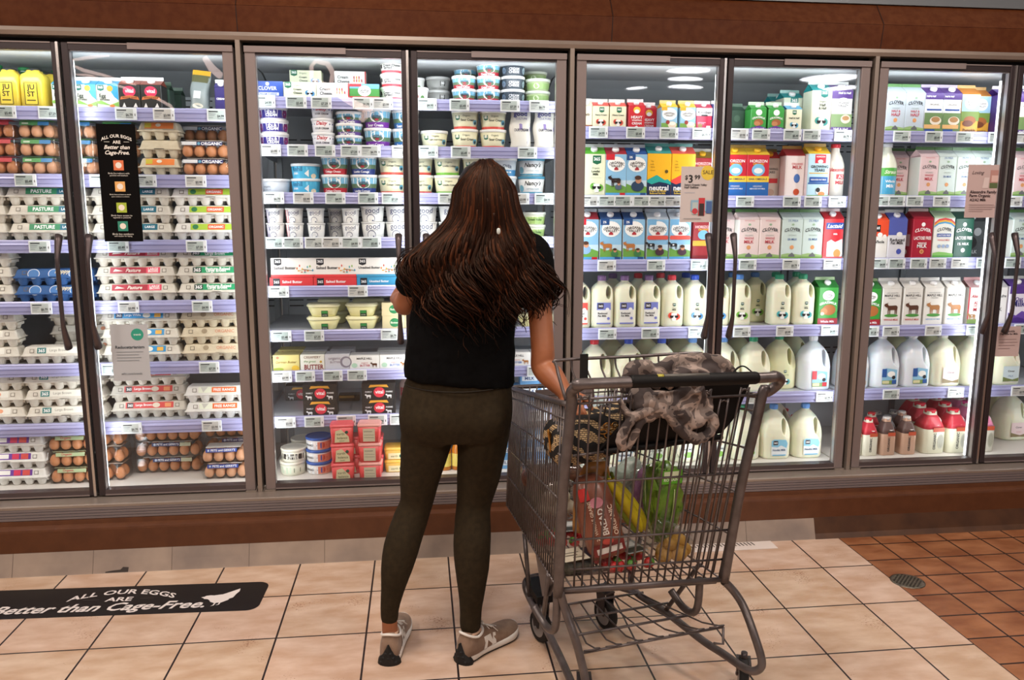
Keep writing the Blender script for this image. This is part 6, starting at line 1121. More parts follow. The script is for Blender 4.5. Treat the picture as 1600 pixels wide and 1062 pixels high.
# ---- sneakers
TAUPE = noisy('taupe_suede', '#7f6654', '#8f7663', 40, .85, bump=.1, bscale=200, sheen=.2); SHW = mat('#e6e2dc', .6); SHB = mat('#0e0d0d', .7); SHP = mat('#c9a58c', .7)
def shoe(loc, rz, mirror):
    sh = bpy.data.objects.new('sneaker', None); C.collection.objects.link(sh); sh.parent = woman; sh.location = inv @ Vector(loc); sh.rotation_euler = (0, 0, rz)
    out = [(-.006, .022, .0), (.02, .034, .0), (.07, .034, -.001), (.12, .038, .002), (.17, .045, .004), (.21, .046, .006), (.238, .038, .004), (.256, .022, .002), (.264, .006, .0)]   # y, half width, x shift
    q = crom(out, 4)
    def outline(k, dy=0): 
        L_ = [(c[2]*mirror+c[1]*k, c[0]+dy) for c in q]+[(c[2]*mirror-c[1]*k, c[0]+dy) for c in reversed(q)]; return L_
    toe = lambda y: .010*max(0, (y-.19)/.07)**2
    m_ = MB(); m_.loft([[(x, y, z+toe(y)) for x, y in outline(k)] for z, k in ((0, .92), (.003, .98), (.008, .98))], SHB, smooth=False); sole = m_.obj('outsole', sh)
    m_ = MB(); m_.loft([[(x, y, z+toe(y)+(.008 if (y < .05 and z > .02) else 0)) for x, y in outline(k)] for z, k in ((.007, 1.0), (.012, 1.04), (.022, 1.03), (.029, .93))], SHW); m_.obj('midsole', sh)
    m_ = MB(); prof = [(-.010, .020, .068), (.002, .031, .094), (.03, .036, .098), (.06, .035, .088), (.09, .034, .088), (.12, .036, .082), (.15, .040, .068), (.18, .044, .058), (.21, .044, .053), (.235, .038, .047), (.252, .026, .040), (.26, .012, .033)]; qq = crom(prof, 4); rg = []
    for y, w_, h_ in qq:
        sx = .004*mirror*min(1, y/.15); rg.append([(sx+w_*math.copysign(abs(math.cos(a))**.8, math.cos(a)), y, .026+toe(y)*.7+(max(0, math.sin(a))**.9)*(h_-.026)) for a in [2*PI*k/28 for k in range(28)]])
    m_.loft(rg, TAUPE); up = m_.obj('upper', sh)
    m_ = MB(); m_.tube([(.031*math.cos(a), .042+.046*math.sin(a), .093-.002*math.sin(a)+.008*max(0, -math.sin(a))-.012*math.cos(a)**2) for a in [2*PI*k/24 for k in range(24)]], .0045, SHW, 8, cyc=True); m_.obj('collar', sh)
    m_ = MB(); m_.sphere((0, .045, .088), .026, .042, .008, SHP, 18, 8); m_.obj('insole_lining', sh)
    m_ = MB()   # studded black heel wedge
    rg = []
    for z, w_, dy in ((.0, .040, -.018), (.012, .038, -.020), (.026, .030, -.018), (.042, .020, -.014), (.058, .010, -.010), (.070, .003, -.007)):
        rg.append([(w_*math.cos(a), .012+(.030*max(-.2, -math.sin(a)))*-1*1.0+dy*.35*(math.sin(a) < 0), z) for a in [PI+PI*k/12 for k in range(13)]]+[(w_*math.cos(a)*.9, .02+.004*math.sin(a), z) for a in [PI*k/6 for k in range(1, 6)]])
    m_.loft(rg, SHB, smooth=False)
    for z, xs in ((.010, (-.024, -.008, .008, .024)), (.026, (-.016, 0, .016)), (.042, (-.008, .008))):
        for x in xs: m_.sphere((x, -.020+abs(x)*.25, z), .007, .006, .006, SHB, 8, 6)
    m_.obj('heel_guard', sh)
    m_ = MB()
    for k in range(5):
        y = .100+k*.016; h_ = .086-.0075*k; m_.tube([(-.022, y, h_-.008), (-.010, y+.002, h_+.002), (.010, y+.006, h_+.002), (.022, y+.008, h_-.008)], .0022, SHW, 6)
    for s in (-1, 1):
        m_.tube([(0, .104, .089), (s*.018, .098, .098), (s*.034, .106, .092), (s*.026, .124, .084), (s*.004, .108, .089)], .0019, SHW, 6); m_.tube([(0, .104, .089), (s*.022, .120, .086), (s*.038, .134, .066)], .0017, SHW, 6)
    m_.obj('laces', sh)
    for s in (-1, 1):    # white N on each flank, wrapped on the upper
        def mpN(u, v, l, s=s):
            y = .095+u*s; i = min(range(len(qq)), key=lambda j: abs(qq[j][0]-y)); y_, w_, h_ = qq[i]; t = min(.98, max(0, v/(h_-.026))); sx = .004*mirror*min(1, y/.15)
            return (sx+s*(w_*math.sqrt(max(0, 1-t**2.2))**.9+.0012+l), y, .028+v)
        art([('p', [(.0, 0), (.25, .0), (.36, .55), (.36, 1.), (.12, 1.), (.14, .5)], '#e9e5df'), ('p', [(.36, 1.), (.36, .62), (.72, 0), (.80, .1), (.62, 1)], '#e9e5df'), ('p', [(.62, 0), (.95, 0), (1., .9), (.80, 1), (.72, .5)], '#e9e5df')], .062, .04, mpN).obj('side_logo', sh)
    return sh
e = LLEG[-1]; shoe((e[0]-.002, e[1]-.045, 0), -.16, -1)
e = RLEG[-1]; shoe((e[0]-.028, e[1]-.038, 0), -.82, 1)
# ================================================================== THE SHOPPING CART
CO = Vector((1.408, -1.3425, 0)); CA = math.radians(8.8); CMW = Matrix.Translation(CO) @ Matrix.Rotation(CA, 4, 'Z'); CMI = CMW.inverted()
def cp(px, py, ly):
    """point of the photo at a known distance in front of the cart handle, in the cart's own axes"""
    o = CMI @ CAM; d = CMI.to_3x3() @ ray(px, py); return o+d*((ly-o.y)/d.y)
STEEL = noisy('cart_steel', '#595251', '#676060', 30, .36, .5); STEELD = mat('#4c4647', .4, .7); CBLK = mat('#070607', .6, 0, Specular_IOR_Level=.25); RUB = mat('#141314', .7)
cart = thing('shopping_cart', 'grey wire shopping cart with black grip standing to the right of the woman', 'shopping cart', CO, CA)
# --- uprights and handle: one bent tube
LU = [cp(893, 628, .055), cp(887, 692, .06), cp(880, 760, .065), cp(872, 930, .085)]
RU = [cp(1193, 610, .055), cp(1180, 664, .06), cp(1157, 762, .065), cp(1131, 908, .085)]
mb = MB(); R_ = .0155
hl, hr = cp(893, 611, 0.), cp(1214, 589, 0.)
hz = 1.02
ptsL = [LU[3], LU[2], LU[1], LU[0], cp(893, 612, .045), cp(905, 603, .015), cp(925, 599, .0)]
ptsR = [cp(1190, 590, .0), cp(1208, 587, .006), cp(1219, 592, .028), cp(1213, 602, .05), cp(1199, 612, .058), RU[0], RU[1], RU[2], RU[3]]
path = crom([tuple(p) for p in ptsL+ptsR], 5); mb.tube(path, R_, STEEL, 14); hd = mb.obj('handle_frame', cart)
mb = MB(); a, b = cp(984, 596, 0.), cp(1183, 590, 0.); mb.tube([a, a.lerp(b, .02), a.lerp(b, .5), a.lerp(b, .98), b], [.0165, .0185, .0185, .0185, .0165], CBLK, 16); g = mb.obj('grip', hd)
mb = MB(); dz_ = Vector((0, -.006, .0135)); c0, c1 = a.lerp(b, .20)+dz_, a.lerp(b, .245)+dz_; mb.tube([c0, c1], .0062, mat('#a8a03c'), 8); c0, c1 = a.lerp(b, .25)+dz_, a.lerp(b, .60)+dz_; mb.tube([c0, c1], .0060, mat('#55544f'), 8); mb.obj('grip_sticker', g)
# --- basket corners
BR_L, BR_R = cp(888, 632, .06), cp(1188, 618, .06)          # top rear
BB_L, BB_R = cp(873, 922, .085), cp(1128, 905, .085)        # bottom rear
FT_L = cp(800, 606, .92); FB_L = cp(793, 790, .90)
wid = .40
FT_R = FT_L+Vector((wid+.03, 0, 0)); FB_R = FB_L+Vector((wid, 0, 0))
def lr(a, b, t): return a+(b-a)*t
wb = MB(); WR = .0028
def panel(mb, A, B, Cc, D, nv, hs, r=WR, rh=.0034, m=STEEL):
    """A-B top edge, D-C bottom edge; nv upright wires, hs heights (0 bottom..1 top) of cross wires"""
    for i in range(nv):
        t = (i+.5)/nv; mb.tube([lr(A, B, t), lr(D, Cc, t)], r, m, 6)
    for h in hs: mb.tube([lr(D, A, h), lr(Cc, B, h)], rh, m, 6)
panel(wb, BR_L, FT_L, FB_L, BB_L, 30, (0, .25, .48, .72, .92)); panel(wb, BR_R, FT_R, FB_R, BB_R, 26, (0, .25, .48, .72, .92))
panel(wb, FT_L, FT_R, FB_R, FB_L, 15, (0, .33, .66, .92))
for i in range(13):
    t = i/12; wb.tube([lr(BB_L, BB_R, t), lr(FB_L, FB_R, t)], WR, STEEL, 6)
for i in range(9):
    t = i/8; wb.tube([lr(BB_L, FB_L, t), lr(BB_R, FB_R, t)], .0032, STEEL, 6)
wb.obj('wire_basket', cart)
mb = MB(); mb.tube(crom([tuple(BR_L), tuple(lr(BR_L, FT_L, .5)), tuple(lr(BR_L, FT_L, .96)), tuple(FT_L+Vector((.03, .01, 0))), tuple(lr(FT_L, FT_R, .5)), tuple(FT_R+Vector((-.03, .01, 0))), tuple(lr(BR_R, FT_R, .96)), tuple(lr(BR_R, FT_R, .5)), tuple(BR_R)], 4), .0085, STEEL, 10); mb.obj('basket_rim', cart)
for A_, B_ in ((FT_L, FB_L), (FT_R, FB_R)): pp = MB(); pp.tube([A_, B_], .007, STEEL, 8); pp.obj('corner_post', cart)
mb = MB(); mb.tube([BB_L, BB_R], .008, STEEL, 10); mb.obj('base_rail', cart); mb = MB(); mb.tube([lr(BB_L, FB_L, .04)+Vector((0, 0, -.02)), lr(BB_R, FB_R, .04)+Vector((0, 0, -.02))], .008, STEEL, 10); mb.obj('base_rail', cart)
mb = MB(); mb.tube([FB_L, FB_R], .008, STEEL, 10); mb.obj('base_rail', cart)
# --- hinged rear gate with long hairpin wires
mb = MB(); GT_L, GT_R = cp(898, 618, .055), cp(1186, 604, .055); GB_L, GB_R = cp(890, 918, .10), cp(1122, 902, .10)
for i in range(9):
    t0, t1 = (i+.16)/9.2+.01, (i+.62)/9.2+.01; top = .03+.05*(i % 2)
    u0, u1 = lr(lr(GT_L, GB_L, top), lr(GT_R, GB_R, top), t0), lr(lr(GT_L, GB_L, top), lr(GT_R, GB_R, top), t1); b0, b1 = lr(GB_L, GB_R, t0), lr(GB_L, GB_R, t1)
    mb.tube(crom([tuple(b0), tuple(lr(u0, b0, .06)), tuple(lr(u0, u1, .2)+Vector((0, 0, .008))), tuple(lr(u0, u1, .8)+Vector((0, 0, .008))), tuple(lr(u1, b1, .06)), tuple(b1)], 3), .0030, STEEL, 6)
for h in (.04, .44, .74, .90): mb.tube([lr(GT_L, GB_L, h), lr(GT_R, GB_R, h)], .0036, STEEL, 6)
mb.obj('rear_gate', cart)
# --- child seat: folding back rest hoop and black seat leaf
SBL, SBR = cp(868, 566, .17), cp(1074, 552, .22); SL, SR = cp(884, 625, .12), cp(1080, 610, .17)
SBR2 = SBL+Vector((.46, .0, 0)); SR2 = SL+Vector((.46, 0, 0))
mb = MB(); mb.tube(crom([tuple(SL), tuple(lr(SL, SBL, .9)), tuple(lr(SBL, SBR2, .03)+Vector((0, 0, .006))), tuple(lr(SBL, SBR2, .5)+Vector((0, 0, .006))), tuple(lr(SBL, SBR2, .97)+Vector((0, 0, .006))), tuple(lr(SR2, SBR2, .9)), tuple(SR2)], 4), .0048, STEEL, 8)
for i in range(9):
    t = (i+1)/10; a_ = lr(SBL, SBR2, t); mb.tube(crom([tuple(a_+Vector((0, 0, .004))), tuple(lr(a_, lr(SL, SR2, t), .25)+Vector((0, .012, 0))), tuple(lr(SL, SR2, t)+Vector((0, .02, 0))), tuple(lr(SL, SR2, t)+Vector((0, .14, -.20)))], 3), .0028, STEEL, 6)
mb.tube([SL, SR2], .0035, STEEL, 6); mb.tube([SL+Vector((0, .14, -.20)), SR2+Vector((0, .14, -.20))], .0045, STEEL, 6)
for s_ in (SL, SR2): mb.tube([s_, s_+Vector((0, .14, -.20))], .004, STEEL, 6)
seat = mb.obj('child_seat', cart)
mb = MB(); a_, b_ = cp(913, 556, .150), cp(916, 600, .13); mb.box(a_.x-.012, a_.x+.010, a_.y-.006, a_.y+.003, b_.z, a_.z+.006, mat('#08080a', .8)); mb.obj('seat_strap', seat)
mb = MB(); c = [cp(985, 612, .085), cp(1172, 598, .085), cp(1150, 650, .10), cp(1128, 676, .11), cp(1030, 702, .12), cp(935, 706, .12), cp(975, 660, .10)]
n_ = len(c); mb.add([tuple(p) for p in c]+[tuple(p+Vector((0, .012, 0))) for p in c], [tuple(range(n_)), tuple(range(2*n_-1, n_-1, -1))]+[((i+1) % n_, i, n_+i, n_+(i+1) % n_) for i in range(n_)], CBLK); mb.obj('seat_leaf', seat)
mb = MB(); a_, b_ = cp(895, 712, .11), cp(1128, 682, .11); mb.tube([a_, lr(a_, b_, .2)], .004, STEEL, 6); mb.tube([lr(a_, b_, .2), b_], .009, CBLK, 8); mb.obj('seat_hinge_bar', seat)
# --- chassis
mb = MB(); CR = .0125
front = [cp(828, 935, .56), cp(821, 915, .60), cp(826, 904, .645), cp(850, 899, .66)]
FRx = .155
chR = [cp(1190, 1030, -.03), cp(1186, 1045, -.03), cp(1168, 1046, .0), cp(1130, 1021, .10), cp(1096, 999, .18), cp(1039, 955, .34), cp(996, 927, .47)]
chL = [cp(913, 1062, .03), cp(889, 1057, .12), cp(869, 1013, .27), cp(848, 972, .42), front[0]]
lz = chL[0].z
legL = [LU[3]+Vector((.006, .0, .01)), cp(884, 955, .075), cp(896, 990, .05), cp(905, 1020, .035), cp(914, 1060, .015), cp(914, 1085, .0), cp(908, 1095, .03), cp(895, 1072, .08), chL[1]]
mb.tube(crom([tuple(p) for p in legL+chL[2:]+front[1:]+[Vector((.0, .66, front[3].z)), Vector((.10, .655, front[3].z)), Vector((.155, .62, front[3].z)), chR[6]+Vector((.02, .10, 0)), chR[6], chR[5], chR[4], chR[3], chR[2], chR[1], chR[0], cp(1178, 990, .0), cp(1163, 950, .05), cp(1150, 928, .075), cp(1138, 914, .085), RU[3]]], 5), CR, STEEL, 12)
mb.obj('chassis', cart)
for base, dx in ((LU[3], 1), (RU[3]+Vector((-.06, .03, -.0)), 1)):   # bumper hooks
    mb = MB()
    mb.tube(crom([tuple(base+Vector((0, .01, 0))), tuple(base+Vector((.0, .015, -.09))), tuple(base+Vector((-.002, .04, -.13))), tuple(base+Vector((-.012, .09, -.135))), tuple(base+Vector((-.03, .14, -.10)))], 5), .012, STEEL, 12); mb.obj('bumper_hook', cart)
mb = MB(); mb.box(-.262, -.225, .30, .80, .245, .40, STEEL) if False else None
a_, b_ = lr(BB_L, FB_L, .30), lr(BB_L, FB_L, .62)
for P0, P1 in ((lr(BB_L, FB_L, .15), cp(848, 972, .42)), (lr(BB_R, FB_R, .15), chR[5]), (lr(BB_L, FB_L, .6), front[0]), (lr(BB_R, FB_R, .6), chR[6]+Vector((.01, .08, 0)))):
    pp = MB(); pp.tube([P0, P1], .008, STEEL, 8); pp.obj('strut', cart)
mb.xprism([(.20, BB_L.z-.01), (.42, BB_L.z-.03), (.34, .26), (.26, .30)], a_.x+.012, a_.x+.015, STEEL)
mb.obj('side_plate', cart)
# --- lower rack
mb = MB(); RA, RB = cp(908, 1020, .06), cp(1130, 979, .07); RFa, RFb = cp(880, 945, .46), cp(1005, 925, .46)
for P0, P1 in ((RA, RB), (lr(RA, RFa, .33), lr(RB, RFb, .33)), (lr(RA, RFa, .66), lr(RB, RFb, .66)), (RFa, RFb)): mb.tube([P0, P1], .0042, STEEL, 8)
for i in range(7):
    t = .06+.88*i/6; P0 = lr(RA, RB, t); mb.tube(crom([tuple(P0+Vector((-.02, -.0, .005))), tuple(P0+Vector((.03, .0, .006))), tuple(lr(P0, lr(RFa, RFb, t), .15)), tuple(lr(RFa, RFb, t))], 2), .0028, STEEL, 6)
mb.tube([RB, RB+Vector((.0, -.004, -.055)), RB+Vector((-.03, .0, -.05))], .0042, STEEL, 8); mb.tube([RA, RA+Vector((-.0, .02, -.04))], .0042, STEEL, 8); mb.obj('lower_rack', cart)
def caster(loc, r, rz, top):
    e = bpy.data.objects.new('caster', None); C.collection.objects.link(e); e.parent = cart; e.location = loc; e.rotation_euler = (0, 0, rz)
    m_ = MB()
    for s in (-1, 1): m_.xprism([(-.014, r), (.014, r), (.034, top-.012), (-.02, top-.012)], s*.020-.0018, s*.020+.0018, STEELD)
    m_.box(-.022, .022, -.022, .036, top-.014, top-.010, STEELD); m_.lathe([(.010, top-.010), (.010, top+.02)], STEELD, 12); m_.tube([(-.024, 0, r), (.024, 0, r)], .005, mat('#8a8686', .3, .8), 8)
    m_.obj('fork', e)
    m_ = MB(); m_.lathe([(r*.93, -.014), (r, -.009), (r, .009), (r*.93, .014)], RUB, 28); m_.lathe([(r*.62, -.0155), (r*.66, -.0145), (r*.66, .0145), (r*.62, .0155)], mat('#8d8a8a', .4), 24)
    m_.xf(Matrix.Translation((0, 0, r)) @ Matrix.Rotation(PI/2, 4, 'Y')); m_.obj('wheel', e)
fl = cp(843, 1000, .5); fl = CMI @ at_z(845, 1000); fr = CMI @ at_z(946, 981); rl = CMI @ at_z(912, 1120); rrr = CMI @ at_z(1160, 1078)
caster((fl.x, fl.y, 0), .056, .25, .155); caster((fr.x, fr.y, 0), .056, .25, .155); caster((rl.x, rl.y, 0), .056, -.3, lz-.012); caster((rrr.x-.0, rrr.y, 0), .056, -.5, .11)
mb = MB(); mb.tube([(fl.x, fl.y, .168), (fr.x, fr.y, .168)], .008, STEEL, 8); mb.tube([(fr.x, fr.y, .168), (chR[6].x, chR[6].y, chR[6].z)], .008, STEEL, 8); mb.tube([(fl.x, fl.y, .168), tuple(chL[3])], .008, STEEL, 8); mb.box(fl.x-.03, fl.x+.03, fl.y-.05, fl.y+.10, .165, .19, CBLK); mb.obj('caster_crossbar', cart)
mb = MB(); c0 = lr(FT_L, FT_R, .5); mb.box(c0.x-.12, c0.x+.12, c0.y-.004, c0.y+.006, c0.z-.085, c0.z-.015, mat('#6a5f5e', .5)); sp = mb.obj('name_plate', cart)
# ================================================================== WHAT IS IN THE CART
def inbasket(name, label, cat, local, rz=0., group=None):
    w_ = CMW @ Vector(local); return thing(name, label, cat, w_, CA+rz, group)
def lump(name, parent, m, spheres, vox=.006, disp=0, ns=.05, sm=6):
    b = MB()
    for s in spheres: b.sphere(s[0], s[1][0], s[1][1], s[1][2], m, 18, 12)
    mods = [('REMESH', dict(mode='VOXEL', voxel_size=vox)), ('SMOOTH', dict(factor=.5, iterations=sm))]
    if disp:
        tx = bpy.data.textures.new('lump', 'CLOUDS'); tx.noise_scale = ns; mods.append(('DISPLACE', dict(texture=tx, strength=disp, mid_level=.5)))
    me = apply_mods(b.mesh('x'), mods); me.materials.clear(); me.materials.append(m)
    o = bpy.data.objects.new(name, me); C.collection.objects.link(o); o.parent = parent; return o
def floorz(ly):   # basket floor height at a distance along the cart
    t = (ly-BB_L.y)/(FB_L.y-BB_L.y); return BB_L.z+(FB_L.z-BB_L.z)*t+.004
# -- camouflage jacket heaped in the child seat
def camo(name):
    m, nt, N, L, b = nmat(name); tc = N.new('ShaderNodeTexCoord'); n = N.new('ShaderNodeTexNoise'); n.inputs['Scale'].default_value = 17; n.inputs['Detail'].default_value = 2.5; n.inputs['Distortion'].default_value = .8
    L.new(tc.outputs['Object'], n.inputs[0]); r = N.new('ShaderNodeValToRGB'); r.color_ramp.interpolation = 'CONSTANT'
    els = r.color_ramp.elements; els[0].position = 0; els[0].color = (*hexc('#3b3231'), 1); els[1].position = .44; els[1].color = (*hexc('#6f635d'), 1)
    e = els.new(.53); e.color = (*hexc('#97877e'), 1); e = els.new(.62); e.color = (*hexc('#5a4f4b'), 1)
    L.new(n.outputs['Fac'], r.inputs[0]); L.new(r.outputs[0], b.inputs['Base Color']); b.inputs['Roughness'].default_value = .85
    n2 = N.new('ShaderNodeTexNoise'); n2.inputs['Scale'].default_value = 35; L.new(tc.outputs['Object'], n2.inputs[0]); bp = N.new('ShaderNodeBump'); bp.inputs['Strength'].default_value = .4; bp.inputs['Distance'].default_value = .006
    L.new(n2.outputs['Fac'], bp.inputs['Height']); L.new(bp.outputs[0], b.inputs['Normal']); return m
CAMO = camo('camouflage_cloth')
jo = cp(1050, 600, .15); jk = inbasket('jacket', 'camouflage jacket in grey and taupe heaped in the child seat of the cart', 'jacket', (jo.x, jo.y, jo.z-.12))
org = Vector((jo.x, jo.y, jo.z-.12))
def J(px, py, ly): return tuple(cp(px, py, ly)-org)
def fold(mb, pts, m=CAMO, n=14, flat=.75):
    q = crom([(*J(x, y, l), r) for x, y, l, r in pts], 6); mb.tube([v[:3] for v in q], [v[3]*(1+.10*math.sin(i*1.9)) for i, v in enumerate(q)], m, n, flat=flat)
b = MB()
b.sphere(J(1010, 590, .12), .075, .05, .045, CAMO, 20, 12); b.sphere(J(1060, 588, .12), .08, .055, .045, CAMO, 20, 12); b.sphere(J(1110, 588, .14), .07, .05, .042, CAMO, 20, 12); b.sphere(J(995, 580, .12), .04, .035, .035, CAMO, 20, 12)
fold(b, [(978, 612, .10, .018), (985, 588, .09, .026), (1003, 573, .09, .026), (1022, 582, .09, .022), (1030, 600, .09, .02)])
fold(b, [(1020, 606, .08, .02), (1030, 580, .08, .022), (1052, 565, .09, .02), (1085, 560, .10, .018), (1120, 566, .11, .018), (1140, 580, .12, .022), (1138, 604, .12, .026)])
fold(b, [(1040, 604, .07, .02), (1060, 585, .07, .022), (1090, 580, .08, .020), (1110, 592, .08, .02)])
fold(b, [(1075, 604, .08, .022), (1100, 574, .10, .022), (1125, 590, .10, .022)])
me = apply_mods(b.mesh('j'), [('REMESH', dict(mode='VOXEL', voxel_size=.005)), ('SMOOTH', dict(factor=.5, iterations=3)), ('DISPLACE', dict(texture=clouds, strength=.016, mid_level=.5))]); me.materials.clear(); me.materials.append(CAMO)
o = bpy.data.objects.new('jacket_body', me); C.collection.objects.link(o); o.parent = jk
b = MB()
fold(b, [(1000, 612, .07, .026), (1000, 628, .055, .024), (1010, 645, .05, .022), (1022, 640, .05, .022), (1030, 620, .06, .024)])
for px_, py_, rx_, rz_ in ((1000, 622, .045, .040), (1030, 632, .045, .045), (1066, 628, .055, .048), (1098, 632, .038, .045), (1078, 652, .045, .030)): b.sphere(J(px_, py_, .068), rx_, .020, rz_, CAMO, 20, 12)
fold(b, [(1006, 616, .06, .02), (1020, 632, .05, .022), (1042, 648, .045, .020), (1060, 668, .045, .020), (1085, 684, .045, .019), (1108, 676, .045, .018), (1114, 655, .05, .018), (1100, 640, .06, .018)])
fold(b, [(1048, 610, .06, .022), (1052, 630, .05, .020), (1066, 648, .045, .018), (1086, 660, .045, .018), (1102, 650, .05, .016), (1096, 636, .06, .014)])
fold(b, [(1030, 612, .05, .018), (1036, 636, .045, .018), (1052, 655, .045, .016)]); fold(b, [(1090, 608, .06, .022), (1098, 626, .06, .02), (1110, 640, .06, .018)])
me = apply_mods(b.mesh('j'), [('REMESH', dict(mode='VOXEL', voxel_size=.0045)), ('SMOOTH', dict(factor=.5, iterations=2)), ('DISPLACE', dict(texture=cl2, strength=.022, mid_level=.5))]); me.materials.clear(); me.materials.append(CAMO)
o = bpy.data.objects.new('hanging_hood', me); C.collection.objects.link(o); o.parent = jk
b = MB(); fold(b, [(968, 624, .045, .012), (985, 650, .04, .020), (1018, 640, .035, .016)], flat=.6); fold(b, [(1022, 640, .04, .014), (1008, 641, .035, .015), (990, 652, .03, .016), (976, 672, .03, .017), (970, 690, .03, .018), (974, 701, .035, .014)], flat=.8); fold(b, [(1016, 650, .045, .012), (1000, 660, .04, .014), (990, 680, .04, .016), (980, 700, .04, .012)], flat=.8)
me = apply_mods(b.mesh('j'), [('REMESH', dict(mode='VOXEL', voxel_size=.0045)), ('SMOOTH', dict(factor=.5, iterations=2))]); me.materials.clear(); me.materials.append(CAMO)
o = bpy.data.objects.new('sleeve', me); C.collection.objects.link(o); o.parent = jk
b = MB(); q = crom([J(*p) for p in ((1140, 594, .10), (1150, 577, .10), (1162, 572, .10), (1176, 582, .09), (1192, 596, .085))], 6); b.tube(q, .0045, CBLK, 8, flat=.5); b.obj('black_strap', jk)
# -- handbag of black weave with raffia fringe pattern
def weave(name):
    m, nt, N, L, b = nmat(name); tc = N.new('ShaderNodeTexCoord'); mp = N.new('ShaderNodeMapping'); mp.inputs['Rotation'].default_value = (0, .25, 0); L.new(tc.outputs['Object'], mp.inputs[0])
    wv = N.new('ShaderNodeTexWave'); wv.wave_type = 'BANDS'; wv.bands_direction = 'DIAGONAL'; wv.inputs['Scale'].default_value = 9; wv.inputs['Distortion'].default_value = 5; wv.inputs['Detail'].default_value = 1; wv.inputs['Detail Scale'].default_value = 2.2; L.new(mp.outputs[0], wv.inputs[0])
    r = N.new('ShaderNodeValToRGB'); r.color_ramp.interpolation = 'CONSTANT'; r.color_ramp.elements[0].color = (0, 0, 0, 1); r.color_ramp.elements[1].position = .55; r.color_ramp.elements[1].color = (1, 1, 1, 1); L.new(wv.outputs['Fac'], r.inputs[0])
    br = N.new('ShaderNodeTexBrick'); br.inputs['Scale'].default_value = 1; br.inputs['Brick Width'].default_value = .011; br.inputs['Row Height'].default_value = .0055; br.inputs['Mortar Size'].default_value = .0009
    sw = N.new('ShaderNodeMapping'); sw.inputs['Rotation'].default_value = (PI/2, 0, 0); L.new(tc.outputs['Object'], sw.inputs[0]); L.new(sw.outputs[0], br.inputs['Vector'])
    br.inputs['Color1'].default_value = (*hexc('#c0a67e'), 1); br.inputs['Color2'].default_value = (*hexc('#a88d66'), 1); br.inputs['Mortar'].default_value = (*hexc('#2c2219'), 1)
    mx = N.new('ShaderNodeMix'); mx.data_type = 'RGBA'; L.new(r.outputs[0], mx.inputs[0]); mx.inputs[6].default_value = (*hexc('#0b0a0b'), 1); L.new(br.outputs['Color'], mx.inputs[7]); L.new(mx.outputs[2], b.inputs['Base Color']); b.inputs['Roughness'].default_value = .8
    bp = N.new('ShaderNodeBump'); bp.inputs['Strength'].default_value = .8; bp.inputs['Distance'].default_value = .003; L.new(r.outputs[0], bp.inputs['Height']); L.new(bp.outputs[0], b.inputs['Normal']); return m
WV = weave('raffia_weave'); BRS = mat('#a8793a', .3, .9)
c_ = cp(940, 672, .22); bag = inbasket('handbag', 'black handbag with cream raffia pattern and brass chain lying in the cart', 'handbag', (c_.x, c_.y, c_.z-.065), .05)
b = MB(); b.rect_lathe([(.150, .07, 0), (.166, .082, .015), (.168, .084, .055), (.160, .075, .105), (.145, .05, .125), (.13, .03, .130)], WV, .5, 6); b.xf(Matrix.Rotation(-.16, 4, 'Y')); me = apply_mods(b.mesh('b'), [('SUBSURF', dict(levels=1)), ('DISPLACE', dict(texture=clouds, strength=.01, mid_level=.5))]); me.materials.clear(); me.materials.append(WV); o = bpy.data.objects.new('bag_body', me); C.collection.objects.link(o); o.parent = bag
b = MB()
for px, py in ((946, 664), (952, 668), (958, 664), (964, 670), (956, 676), (948, 680), (940, 674)):
    p = cp(px, py, .125)-Vector((c_.x, c_.y, c_.z-.065)); ph = px*.9
    b.tube([(p.x+.011*math.cos(a), p.y+.004*math.sin(a+ph), p.z+.008*math.sin(a)) for a in [2*PI*k/12 for k in range(12)]], .0020, BRS, 6, cyc=True)
b.obj('brass_chain', bag)
b = MB(); b.tube(crom([(-.165, -.02, .05), (-.185, -.03, .09), (-.180, -.03, .06), (-.172, -.02, .02)], 4), .004, BRS, 6); b.obj('strap_ring', bag)
# -- groceries
FILM = clear('food_film', (.90, .92, .91), .03, .14, bump=.6, bscale=30); FILMW = mat('#c9cfc8', .3, 0, Alpha=.55)
def gro(name, label, cat, px, py, ly, h, rz=0.):
    """px,py: centre of its base in the photo"""
    p = cp(px, py, ly); return inbasket(name, label, cat, (p.x, p.y, floorz(ly)+h), rz)
# strawberries in clear boxes
def berrybox(label, px, py, ly, h, rz):
    t = gro('berry_box', label, 'berry box', px, py, ly, h, rz); random.seed(int(px)); RD = noisy('strawberry_red', '#a8141c', '#c82a28', 40, .35, bump=.3, bscale=300)
    for i in range(4):
        for j in range(3):
            b = MB(); b.lathe([(.002, 0), (.010, .006), (.0165, .020), (.0155, .030), (.008, .036), (.002, .037)], RD, 12); b.lathe([(.013, .034), (.006, .039), (.001, .038)], mat('#4f8a30'), 6)
            b.xf(Matrix.Translation((-.060+.040*i, -.036+.036*j, .008+random.uniform(0, .012))) @ Matrix.Rotation(random.uniform(-.9, .9), 4, 'X') @ Matrix.Rotation(random.uniform(-.9, .9), 4, 'Y')); b.obj('strawberry', t)
    b = MB(); b.rect_lathe([(.078, .056, 0), (.084, .061, .045), (.087, .064, .046), (.084, .061, .049), (.078, .055, .066)], M_PLA, .2, smooth=False); b.obj('clear_box', t)
    b = MB(); b.box(-.0, .07, -.045, .04, .066, .067, mat('#8f9494', .4)); b.box(.005, .065, -.04, -.01, .067, .0674, mat('#3a3d3e')); b.box(.01, .06, .0, .03, .067, .0674, mat('#c8cccb')); b.obj('lid_label', t)
